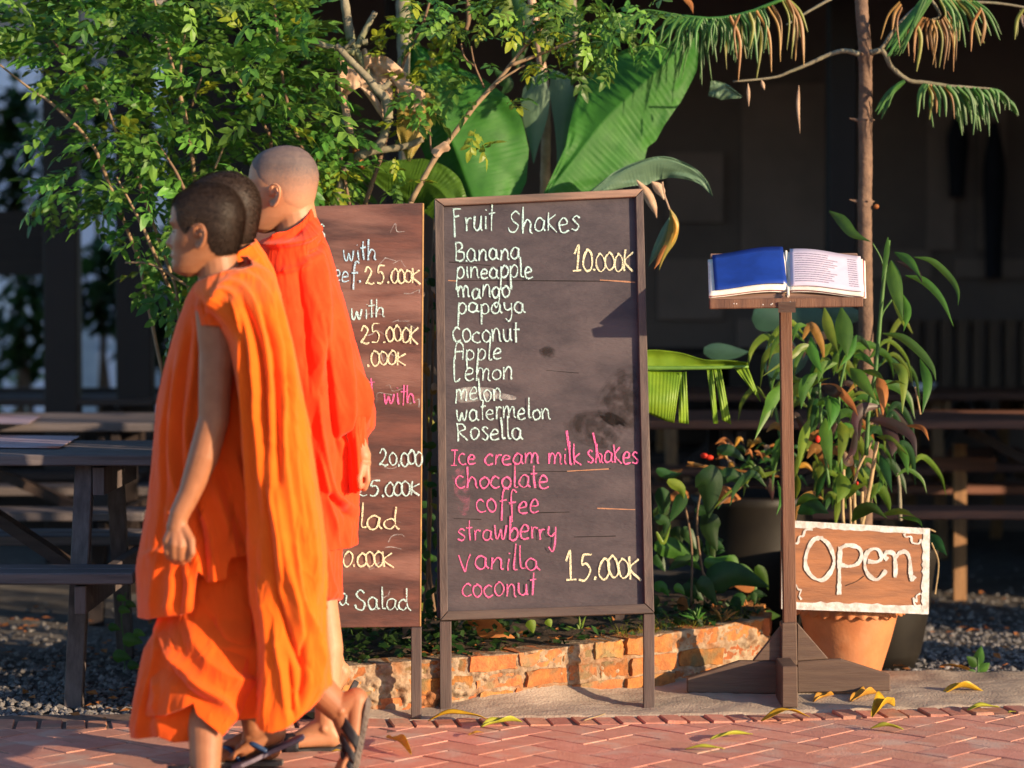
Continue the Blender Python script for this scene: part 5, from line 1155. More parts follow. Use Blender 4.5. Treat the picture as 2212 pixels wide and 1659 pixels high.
# ================================================================ POTTED BLADES BY THE SIGN
d4 = lambda *p: cv('d4', *p)
gp = empty('potted_ginger', (pc.x, 7.72, .24), 'tall potted plant with long green blade leaves and cream canes above the Open sign', 'plant')
B4 = [(((1000, -120), (1080, -60), (1150, 20), (1260, 70)), 22, 'blade'), (((1365, 40), (1355, 160), (1325, 320)), 11, 'blade'), (((1385, 185), (1410, 340), (1460, 560)), 29, 'blade'), (((1405, 135), (1500, 190), (1575, 300)), 17, 'blade'),
      (((1530, 165), (1640, 190), (1750, 290), (1800, 380), (1802, 470)), 13, 'blade'), (((1475, 280), (1590, 315), (1700, 430), (1775, 600)), 15, 'blade'), (((1460, 400), (1488, 510), (1462, 630)), 15, 'blade'), (((1330, 640), (1450, 665), (1560, 750), (1640, 850), (1665, 935)), 17, 'blade'),
      (((1565, 800), (1612, 950), (1580, 1140)), 19, 'blade'), (((1390, 825), (1460, 900), (1455, 1140)), 20, 'blade_y'), (((970, 480), (1000, 620), (1058, 765)), 21, 'blade_y'), (((1075, 480), (1095, 640), (1110, 790)), 34, 'blade'), (((1170, 650), (1130, 760), (1065, 850)), 14, 'blade'),
      (((925, 728), (830, 725), (760, 790), (580, 910)), 14, 'blade_y'), (((885, 660), (905, 780), (955, 890)), 20, 'blade'), (((1130, 855), (1200, 930), (1295, 1065)), 27, 'blade'), (((1050, 825), (960, 850), (930, 950)), 18, 'blade'), (((925, 885), (850, 960), (825, 1110)), 24, 'blade'),
      (((1390, 430), (1450, 540), (1465, 600)), 10, 'blade_y'), (((860, 590), (800, 600), (770, 700)), 11, 'blade'), (((700, 960), (640, 1060), (610, 1140)), 24, 'blade'), (((1200, 870), (1290, 890), (1340, 930)), 12, 'blade_y'), (((1150, 780), (1220, 790), (1290, 860)), 14, 'blade'),
      (((1420, 190), (1540, 250), (1580, 330)), 11, 'blade_red'), (((1350, 960), (1420, 940), (1480, 960)), 5, 'blade_y')]
for pts, w, m_ in B4: blade('leaf', d4(*pts), (7.62, 7.55), w*1.15, M[m_], gp, curl=random.uniform(-.5, .5))
B2 = [(((1055, 390), (1075, 470), (1050, 590)), 27, 'blade'), (((1030, 520), (1035, 640), (1065, 815)), 27, 'blade'), (((1110, 535), (1130, 620), (1098, 790)), 24, 'blade_y'), (((945, 520), (910, 640), (885, 790)), 20, 'blade_y'), (((795, 350), (735, 440), (645, 640)), 22, 'blade'),
      (((1110, 820), (1130, 900), (1095, 985)), 30, 'blade_y'), (((1000, 335), (1090, 360), (1170, 440), (1210, 510)), 17, 'dry_or'), (((1010, 330), (1080, 380), (1120, 380)), 22, 'blade_red'), (((1340, 455), (1240, 465), (1195, 530), (1210, 640)), 22, 'blade_red'),
      (((1240, 520), (1390, 550), (1500, 620), (1530, 740)), 22, 'blade_red'), (((1330, 540), (1400, 640), (1395, 730)), 26, 'blade_red'), (((1390, 640), (1460, 720), (1483, 830)), 18, 'blade'), (((1330, 720), (1360, 800), (1395, 930)), 20, 'dark_leaf'), (((1470, 560), (1560, 575), (1598, 645)), 10, 'dry_or'),
      (((1310, 620), (1390, 640), (1485, 725)), 14, 'blade_y'), (((1315, 280), (1345, 380), (1345, 505)), 23, 'dry_or'), (((1230, 470), (1220, 560), (1215, 660)), 8, 'blade_red'), (((1200, 560), (1180, 700), (1130, 760)), 14, 'blade_red'), (((870, 1000), (930, 950), (1000, 960)), 16, 'blade'),
      (((880, 1040), (960, 1000), (1050, 1040)), 34, 'dark_leaf'), (((870, 960), (880, 880), (875, 820)), 14, 'blade_y'), (((1175, 1085), (1220, 1030), (1290, 1010), (1370, 1070)), 26, 'blade'), (((1330, 1050), (1440, 1028), (1525, 1058)), 13, 'blade_y'), (((1430, 1060), (1530, 1075), (1562, 1115)), 9, 'blade'),
      (((1598, 1150), (1640, 1200), (1695, 1270)), 24, 'dark_leaf'), (((770, 860), (790, 960), (765, 1050)), 8, 'blade'), (((980, 960), (1010, 860), (1040, 800)), 14, 'dark_leaf'), (((1150, 960), (1190, 900), (1260, 880)), 16, 'blade_y'), (((1340, 760), (1340, 860), (1310, 930)), 12, 'blade'),
      (((1130, 700), (1160, 760), (1180, 720)), 20, 'dry'), (((900, 400), (960, 330), (1060, 300)), 12, 'blade_y'), (((980, 450), (1040, 430), (1060, 560)), 16, 'blade'), (((850, 320), (890, 310), (940, 330)), 8, 'blade_y')]
for pts, w, m_ in B2: blade('leaf', d2(*pts), (7.66, 7.58), w*1.1, M[m_], gp, curl=random.uniform(-.5, .5))
for pts, w, m_ in (((1370, 60), (1330, 400), (1290, 860), (1250, 1080), (1230, 1400)), (8, 10), 'stem_green'), (((1390, 430), (1330, 520), (1310, 640)), (4, 5), 'stem_green'), (((1270, 80), (1320, 170), (1345, 260)), (3, 4), 'stem_green'), (((1110, 780), (1065, 1000), (1060, 1200), (1075, 1500)), (6, 8), 'stem_green'), (((940, 930), (950, 1200), (1000, 1600)), (6, 8), 'stem_green'):
    mb = MB(); branch(mb, d4(*pts), 7.66, w, 8); mb.build('stem', M[m_], gp, True)
for pts, w in (((1312, 650), (1280, 860), (1240, 1060), (1225, 1120)), 9), (((1185, 880), (1190, 1000), (1190, 1120)), 8), (((1232, 920), (1228, 1120)), 7), (((1165, 940), (1170, 1120)), 6), (((1290, 640), (1210, 800), (1175, 960)), 6), (((1130, 800), (1125, 1000), (1130, 1120)), 8):
    mb = MB(); branch(mb, d2(*pts), 7.68, w, 8); mb.build('cane', M['cane'], gp, True)
mb = MB(); branch(mb, d2((1425, 820), (1435, 900), (1440, 1080)), 7.8, (7, 9), 8); mb.build('dead_cane', M['grey_bark'], gp, True)
for x, y, r in ((990, 635, 9), (1205, 875, 5)):
    mb = MB(); mb.ellipsoid(P(*d2((x, y))[0], 7.6), (r*.0009, .006, r*.0013)); mb.build('flower', M['flower'], gp, True)
for pts in (((1610, 1200), (1648, 1310), (1630, 1480)), ((1520, 350), (1535, 420), (1550, 500)), ((1530, 1130), (1590, 1125), (1632, 1140))):
    mb = MB(); branch(mb, d2(*pts), 7.6, 3.5, 6); mb.build('dry_stalk', M['cane'], gp)
for k in range(105):
    x = random.gauss(1815, 80); y = random.uniform(720, 1110); x = min(2000, max(1655, x)); a = random.choice([-1, 1])*random.uniform(.2, 1); l = random.uniform(60, 130); w = random.uniform(9, 22)
    mm = random.choice(['blade', 'blade', 'blade_y', 'dark_leaf', 'blade_y', 'blade_y', 'blade_red', 'strand_o'])
    blade('leaf', [(x, y), (x+a*l*.35, y-l*random.uniform(.1, .35)), (x+a*l*.75, y+l*.05), (x+a*l*.9, y+l*random.uniform(.3, .7))], random.uniform(7.72, 8.0), w, M[mm], gp, curl=random.uniform(-.7, .7))
# round teal leaves
tl = empty('elephant_ear_plant', (P(1740, 900, 8.6).x, 8.6, -.02), 'plant with round dull teal leaves behind the menu stand', 'plant')
for cx, cy, rx, ry in ((735, 790, 47, 46), (358, 755, 48, 18), (900, 565, 78, 36), (1090, 520, 45, 26), (640, 540, 40, 30)):
    (x, y), = d4((cx, cy)); pts = []
    o = heart('leaf', [(x-rx, y-ry*.2), (x-rx*.3, y), (x+rx*.4, y+ry*.1), (x+rx, y)], 8.5, ry*2.1, M['teal_leaf'], tl, fold=.15)
for pts in (((735, 790), (720, 1100)), ((640, 560), (620, 800), (680, 1200))):
    mb = MB(); branch(mb, d4(*pts)+[(1740, 1250)], 8.55, 6, 6); mb.build('stalk', M['stem_green'], tl, True)
# heart-leaved climber and litter right of the chalkboard
sy = empty('arrowhead_plant', (P(1500, 1300, 7.9).x, 7.95, .17), 'low plant of dark heart-shaped leaves between chalkboard and menu stand', 'plant')
H = [(((345, 815), (400, 880), (395, 1065)), 66, 'dark_leaf'), (((430, 860), (520, 830), (615, 895)), 34, 'dark_leaf'), (((420, 1040), (400, 1120), (440, 1245)), 46, 'dark_leaf'), (((100, 1215), (220, 1240), (355, 1350)), 46, 'blade'), (((380, 1430), (520, 1370), (725, 1440)), 62, 'dark_leaf'),
     (((100, 1450), (140, 1440), (178, 1490)), 26, 'blade'), (((205, 1440), (235, 1450), (265, 1485)), 20, 'blade'), (((130, 900), (150, 980), (130, 1060)), 34, 'dark_leaf'), (((370, 1300), (430, 1310), (500, 1270)), 30, 'blade'), (((330, 1420), (380, 1440), (440, 1540)), 40, 'dark_leaf'),
     (((170, 860), (240, 900), (260, 960)), 24, 'blade_y'), (((440, 690), (520, 700), (600, 760)), 26, 'dark_leaf'), (((640, 830), (700, 830), (790, 800)), 12, 'blade_y'), (((600, 870), (500, 930), (400, 1040)), 7, 'blade_y'), (((100, 1060), (160, 1090), (150, 1150)), 24, 'dark_leaf'),
     (((110, 800), (180, 830), (250, 820)), 22, 'dark_leaf'), (((280, 760), (360, 780), (480, 800)), 8, 'strand_o'), (((260, 930), (230, 1000), (180, 1090)), 30, 'dark_leaf'), (((470, 1180), (420, 1230), (430, 1330)), 16, 'cover_leaf'), (((110, 1140), (150, 1200), (190, 1100)), 9, 'blade_y')]
for pts, w, m_ in H: heart('leaf', d2(*pts), random.uniform(7.75, 7.95), w, M[m_], sy, curl=random.uniform(-.4, .4))
for k in range(44):
    x = random.uniform(1408, 1640); y = random.uniform(1010, 1350) if x < 1560 else random.uniform(1180, 1340); a = random.uniform(-.4, 3.5); l = random.uniform(26, 62)
    heart('leaf', [(x, y), (x+l*.5*math.cos(a), y+l*.42*math.sin(a)), (x+l*math.cos(a), y+l*math.sin(a))], random.uniform(7.85, 8.15), l*random.uniform(.4, .7), M[random.choice(['dark_leaf', 'dark_leaf', 'dark_leaf', 'blade', 'cover_leaf', 'dry_or'])], sy, curl=random.uniform(-.6, .6))
for pts in (((380, 800), (330, 1100), (390, 1520)), ((440, 1000), (590, 880)), ((360, 1350), (440, 1520)), ((240, 880), (300, 1200), (300, 1540))):
    mb = MB(); branch(mb, d2(*pts), 7.85, 5, 6); mb.build('stalk', M['twig'], sy, True)
for k in range(46):
    x = random.uniform(430, 900); y = random.uniform(640, 800)+abs(x-650)*.05; a = random.uniform(-1, 1); l = random.uniform(40, 110)
    blade('dry_leaf', d2((x, y), (x+l*.5*math.cos(a), y-20+l*.4*math.sin(a)), (x+l*math.cos(a), y+l*.5*math.sin(a)+20)), random.uniform(8.1, 8.35), random.uniform(5, 12), M[random.choice(['dry_or', 'dry', 'gold_leaf', 'dark_leaf', 'blade'])], sy, fold=.5)
mb = MB(); branch(mb, d2((270, 780), (450, 790), (700, 830), (800, 840)), 8.1, 5, 6); mb.build('stalk', M['strand_o'], sy)
for x, y in ((370, 725), (400, 735)):
    mb = MB(); mb.ellipsoid(P(*d2((x, y))[0], 8.05), (.013, .008, .009)); mb.build('flower', M['flower'], sy, True)
# climber between the boards
vin = empty('climbing_vine', (P(928, 1300, 7.45).x, 7.5, .15), 'leafy vine filling the gap between the two chalk boards', 'vine')
for k in range(120):
    x = random.gauss(925, 18); y = random.uniform(560, 1350); 
    if random.random() < .35 and y < 950: continue
    a = random.uniform(0, 6.28); l = random.uniform(14, 34); mm = random.choice(['dark_leaf', 'dark_leaf', 'blade', 'dark_leaf', 'strand_y'] if y > 900 else ['dark_leaf', 'dry', 'strand_o', 'dark_leaf'])
    heart('leaf', [(x, y), (x+l*.5*math.cos(a), y+l*.5*math.sin(a)), (x+l*math.cos(a), y+l*math.sin(a)+5)], random.uniform(7.4, 7.8), random.uniform(10, 20), M[mm], vin)
for pts in (((915, 1350), (930, 1100), (920, 800), (940, 470)), ((940, 1340), (925, 1150), (935, 700), (915, 600))):
    mb = MB(); branch(mb, pts, 7.6, (8, 6), 6); mb.build('stem', M['twig'], vin, True)
# ================================================================ GROUND COVER, GRASS, LITTER ON THE BED
gc = MB()
def small_leaf(mb, p, l, w, d, up):
    s = d.cross(up).normalized(); mb.add([p, p+d*l*.45+s*w*.5+up*l*.1, p+d*l, p+d*l*.45-s*w*.5+up*l*.1, p+d*l*.45], [(0, 4, 1), (1, 4, 2), (0, 3, 4), (4, 3, 2)])
def bedz(x, y): return float(np.interp(x, WLa[:, 0], WT))-.02
for k in range(2600):
    x = random.uniform(WLa[0, 0]-.2, WLa[-1, 0]); y = wallY(x)+.05+abs(random.gauss(0, .35)); h = random.random()**1.6
    px_ = 1106+x/y*FP
    dens = np.interp(px_, [700, 1060, 1130, 1400, 1480, 1660], [1, .9, .25, .35, .8, .4])
    if random.random() > dens: continue
    hh = np.interp(px_, [700, 1050, 1130, 1660], [.16, .12, .03, .05]); d = Vector((random.gauss(0, 1), random.gauss(-.5, .7), random.gauss(0, .5))).normalized()
    up = Vector((random.gauss(0, .3), random.gauss(-.3, .3), 1)).normalized(); l = random.uniform(.018, .045)
    small_leaf(gc, Vector((x, y, bedz(x, y)+h*hh)), l, l*.7, d, up)
tag(gc.build('ground_cover', M['cover_leaf']), 'dense low dark green ground cover along the planting bed', kind='stuff')
gr = MB()
for k in range(1500):
    px_ = random.choice([random.gauss(1500, 60), random.uniform(1400, 1650), random.uniform(1330, 1450)]); x = (px_-1106)*7.75/FP
    if x > WLa[-1, 0]-.05 or x < WLa[0, 0]: continue
    y = wallY(x)+.045+abs(random.gauss(0, .12)); z = bedz(x, y); a = random.uniform(0, 6.28); l = random.uniform(.02, .06)*(1.4 if random.random() < .1 else 1)
    d = Vector((math.cos(a)*.7, math.sin(a)*.5, random.uniform(.3, 1))).normalized(); s = Vector((-math.sin(a), math.cos(a), 0))*.0016; p = Vector((x, y, z))
    gr.add([p-s, p+s, p+d*l*.6+s*.7, p+d*l+Vector((d.x, d.y, -.3))*l*.25, p+d*l*.6-s*.7], [(0, 1, 2, 4), (4, 2, 3)])
tag(gr.build('dry_grass', M['strand_y']), 'thin straw-yellow grass on top of the brick wall', kind='stuff')
lt = MB()
for k in range(520):
    x = random.uniform(-.3, WLa[-1, 0]); y = wallY(x)+.06+abs(random.gauss(0, .22)); d = Vector((random.gauss(0, 1), random.gauss(0, 1), random.gauss(0, .2))).normalized(); l = random.uniform(.02, .05)
    small_leaf(lt, Vector((x, y, bedz(x, y)+random.uniform(.002, .02))), l, l*.55, d, Vector((random.gauss(0, .3), random.gauss(0, .3), 1)).normalized())
for k in range(160):
    x = random.uniform(-2, -.9); y = random.uniform(7.0, 9.5); d = Vector((random.gauss(0, 1), random.gauss(0, 1), .1)).normalized(); l = random.uniform(.02, .05)
    small_leaf(lt, Vector((x, y, -.008)), l, l*.55, d, Vector((random.gauss(0, .3), random.gauss(0, .3), 1)).normalized())
for k in range(120):
    x = random.uniform(1.1, 2.6); y = random.uniform(7.8, 10); d = Vector((random.gauss(0, 1), random.gauss(0, 1), .1)).normalized(); l = random.uniform(.02, .05)
    small_leaf(lt, Vector((x, y, -.008)), l, l*.55, d, Vector((random.gauss(0, .3), random.gauss(0, .3), 1)).normalized())
tag(lt.build('leaf_litter', M['dry_or']), 'dry orange-brown leaf litter scattered over soil and gravel', kind='stuff')
def tuft(px, py, Y, n, l, m, label, cat='grass tuft'):
    b = P(px, py, Y); t = empty('grass_tuft', b, label, cat)
    for k in range(n):
        a = math.radians(-75+150*k/(n-1)+random.uniform(-8, 8)); ll = l*random.uniform(.6, 1.1)
        blade('grass_blade', [(px, py), (px+ll*.5*math.sin(a), py-ll*.55*math.cos(a)), (px+ll*1.0*math.sin(a), py-ll*.85*math.cos(a))], Y+random.uniform(-.03, .03), 6, M[m], t, fold=.6)
tuft(1505, 1340, 7.62, 13, 42, 'blade', 'small green grass tuft on the wall top right of the chalkboard')
tuft(1252, 1372, 7.58, 9, 48, 'blade_y', 'striped yellow-green blade tuft peeking out under the chalkboard')
tuft(1560, 1345, 7.66, 9, 60, 'strand_o', 'dry straw-coloured grass tuft near the right end of the wall')
hs = empty('heart_leaf_seedling', P(1150, 1370, 7.6), 'pair of bright heart-shaped leaves peeking out under the chalkboard', 'plant')
for pts, w in (([(1143, 1340), (1148, 1352), (1152, 1368)], 24), ([(1182, 1338), (1186, 1346), (1190, 1355)], 18), ([(1010, 1340), (1012, 1350), (1016, 1362)], 22)):
    heart('leaf', pts, 7.42, w, M['blade_y'], hs)
for px, py, w, lb in ((1070, 1372, 46, 'curled dry brown leaf on the soil beneath the chalkboard'), (1050, 1350, 36, 'dry tan leaf behind the curled one beneath the chalkboard')):
    o = heart('dry_leaf', [(px-40, py-8), (px-10, py-14), (px+42, py+6)], 7.32, w, M['dry_or'], None, curl=.8); tag(o, lb, 'leaf')
# little weeds
wd_ = empty('seedling', G(2112, 1470), 'small fresh green seedling in the shaded gravel at the right', 'plant')
for pts, w in (([(2110, 1440), (2100, 1428), (2088, 1418)], 22), ([(2112, 1436), (2116, 1415), (2120, 1395)], 24), ([(2115, 1450), (2128, 1440), (2138, 1432)], 20), ([(2112, 1462), (2126, 1464), (2142, 1474)], 18), ([(2108, 1455), (2098, 1450), (2092, 1450)], 12)):
    heart('leaf', pts, 7.75, w, M['blade'], wd_)
mb = MB(); branch(mb, [(2112, 1480), (2113, 1440), (2114, 1420)], 7.75, 4, 6); mb.build('stem', M['stem_green'], wd_)
wv = empty('creeper', P(270, 1400, 7.95), 'thin climbing creeper with a few round leaves by the leg of the left table', 'vine')
for x, y, w in ((268, 1320, 24), (282, 1308, 22), (246, 1358, 24), (285, 1385, 40), (262, 1420, 36), (262, 1295, 20), (300, 1370, 24), (288, 1440, 26)):
    heart('leaf', [(x-w*.5, y-2), (x, y-3), (x+w*.6, y+3)], 7.95, w*.8, M['blade'], wv)
mb = MB(); branch(mb, [(262, 1500), (270, 1420), (262, 1330), (272, 1280)], 7.97, 3, 6); mb.build('stem', M['stem_green'], wv)
# ================================================================ FALLEN LEAVES, each one its own thing
def fallen(px0, py0, px1, py1, w, m, label, arch=.012, z=.006, curl=.6, seed=0):
    a = G(px0, py0, z); b = G(px1, py1, z); r = random.Random(seed); d = b-a; s = Vector((-d.y, d.x, 0)).normalized(); nu, nv = 20, 9; Pt = np.zeros((nu, nv, 3)); W_ = w*a.y/FP
    for i in range(nu):
        t = i/(nu-1); wd = W_*(math.sin(math.pi*min(1, t*.93+.05))**.8)*.5+.0006; h = arch*.8*math.sin(math.pi*t)*(1+.2*math.sin(t*6+seed))
        for j in range(nv):
            u = (j-(nv-1)/2)/((nv-1)/2); q = a.lerp(b, t)+s*wd*u*(1-.25*curl); q.z += h+abs(u)**1.6*wd*curl*.7*(1+.3*math.sin(t*9+seed*2+u*2))+.002
            Pt[i, j] = q
    o = grid('fallen_leaf', Pt, m); tag(o, label, 'leaf', 'fallen leaves along the path edge'); o.modifiers.new('t', 'SOLIDIFY').thickness = .0006; return o
FL = [(925, 1560, 1052, 1556, 34, 'yellow_leaf', 'long arched yellow-brown leaf lying at the left foot of the chalkboard', .028, .5), (1040, 1573, 1128, 1562, 30, 'green_yellow_leaf', 'pale green-yellow folded leaf just right of the arched brown leaf', .012, 1.1),
      (1012, 1590, 1044, 1584, 14, 'gold_leaf', 'tiny gold leaf scrap on the brick edging below the folded leaf', .004, .5), (836, 1596, 888, 1632, 30, 'yellow_leaf', 'curled yellow leaf on the bricks just right of the black sandal', .014, 1.0),
      (1645, 1560, 1748, 1550, 34, 'yellow_leaf', 'domed bright yellow leaf in front of the menu stand foot', .026, .4), (1535, 1600, 1626, 1588, 22, 'green_yellow_leaf', 'slender lime-yellow leaf on the bricks left of the domed leaf', .008, .9),
      (1480, 1621, 1566, 1620, 18, 'green_yellow_leaf', 'flat wavy yellow leaf nearest the bottom of the picture', .007, .8), (1758, 1518, 1802, 1506, 24, 'gold_leaf', 'small crinkled gold-brown leaf right of the stand foot', .010, 1.2),
      (1838, 1518, 1896, 1504, 36, 'gold_leaf', 'crumpled gold leaf in front of the right base board', .014, 1.2), (1884, 1552, 1932, 1528, 44, 'yellow_leaf', 'upright crumpled yellow leaf at the concrete edge', .024, 1.4),
      (1880, 1576, 1952, 1578, 24, 'green_yellow_leaf', 'pale yellow ragged leaf lying on the brick edging', .009, .8), (2035, 1503, 2128, 1498, 32, 'yellow_leaf', 'large wavy golden leaf near the gravel at the right', .022, 1.1),
      (2090, 1537, 2158, 1530, 28, 'green_yellow_leaf', 'smooth lime-yellow leaf on the concrete at the right', .010, .6), (2178, 1542, 2194, 1540, 10, 'green_yellow_leaf', 'tiny round yellow-green leaf bit near the right edge', .004, .5),
      (1548, 1513, 1582, 1511, 10, 'green_yellow_leaf', 'small green leaf sliver in the shadow of the base board', .003, .4), (716, 1626, 738, 1624, 10, 'yellow_leaf', 'tiny yellow leaf scrap beside the dark sandal', .003, .5),
      (480, 1556, 520, 1546, 12, 'green_yellow_leaf', 'bit of yellow-green leaf behind the legs of the nearest figure', .004, .5), (2030, 1440, 2100, 1452, 22, 'gold_leaf', 'dull brown leaf on shaded gravel beside the seedling', .006, .6)]
for k, (a, b, c_, d_, w, m_, lb, ar, cu) in enumerate(FL): fallen(a, b, c_, d_, w, M[m_], lb, ar, curl=cu, seed=k+1)
mb = MB(); mb.tube([G(1262, 1556, .006), G(1285, 1549, .010), G(1307, 1542, .006)], .0014, 6); tag(mb.build('straw', M['cane']), 'thin pale straw lying on the concrete in front of the chalkboard', 'twig')
# ================================================================ PEOPLE
# head profile measured in a local frame: x = forward (metres), z = up, from the ear canal
def loc(px, py): return ((445-px)/870., (500-py)/870.)
FRONT = [(396, 452), (400, 428), (410, 404), (420, 389), (435, 377), (450, 371.5), (465, 370), (478, 368), (488, 370), (495, 374), (560, 372), (567, 372), (575, 370), (583, 371), (589, 376), (594, 385), (598, 402)]
NOSE = [(485, 0), (495, 1.5), (503, 6), (512, 12), (519, 17.5), (525, 19), (530, 16), (535, 9), (539, 5), (545, 4), (552, 3)]
BACK = [(396, 462), (400, 484), (410, 501), (425, 515), (440, 523), (455, 527), (470, 528), (490, 525), (508, 522), (525, 518), (540, 513), (553, 504), (562, 486), (575, 462), (590, 436), (598, 414)]
WID = [(396, .006), (400, .030), (410, .050), (425, .065), (440, .072), (470, .0765), (500, .076), (520, .072), (540, .064), (560, .057), (575, .049), (590, .037), (598, .018)]
def head_loft(nz=74, ntt=84, grow=0.0):
    pys = np.concatenate([np.linspace(396.3, 410, 8, endpoint=False), np.linspace(410, 585, nz-16, endpoint=False), np.linspace(585, 598, 8)])
    V = np.zeros((len(pys), ntt, 3))
    f = lambda tab, y: np.interp(y, [a for a, b in tab], [b for a, b in tab])
    for i, py in enumerate(pys):
        xf = (445-f(FRONT, py))/870; xb = (445-f(BACK, py))/870; w = f(WID, py); nose = f(NOSE, py)/870 if 485 < py < 552 else 0; z = (500-py)/870
        xm = (xf+xb)/2+(.004 if py < 560 else 0)
        for j in range(ntt):
            t = 2*math.pi*j/ntt; c, s = math.cos(t), math.sin(t)
            x = xm+((xf-xm) if c > 0 else (xm-xb))*math.copysign(abs(c)**.86, c); y = w*math.copysign(abs(s)**.86, s)
            if c > 0:
                fr = c**2; wing = .0105+.006*math.exp(-((py-529)/7)**2)
                x += nose*math.exp(-(y/wing)**2)
                x -= .009*math.exp(-((py-497)/9)**2)*math.exp(-((abs(y)-.033)/.014)**2)
                x += .0035*math.exp(-((py-500)/5)**2)*math.exp(-((abs(y)-.032)/.010)**2)
                x += .004*math.exp(-((py-481)/5)**2)*math.exp(-((abs(y)-.03)/.022)**2)
                x += .0065*math.exp(-((py-553)/4.5)**2)*math.exp(-(y/.022)**2)+.0060*math.exp(-((py-566)/4.2)**2)*math.exp(-(y/.020)**2)
                x -= .0050*math.exp(-((py-559.5)/2.2)**2)*math.exp(-(y/.027)**2)
                x -= .003*math.exp(-((py-574)/4)**2)*math.exp(-(y/.02)**2)
                yy = 1+.05*math.exp(-((py-525)/14)**2)*fr; y *= yy
            V[i, j] = (x, y, z)
    return V, pys
HV, HP = head_loft()
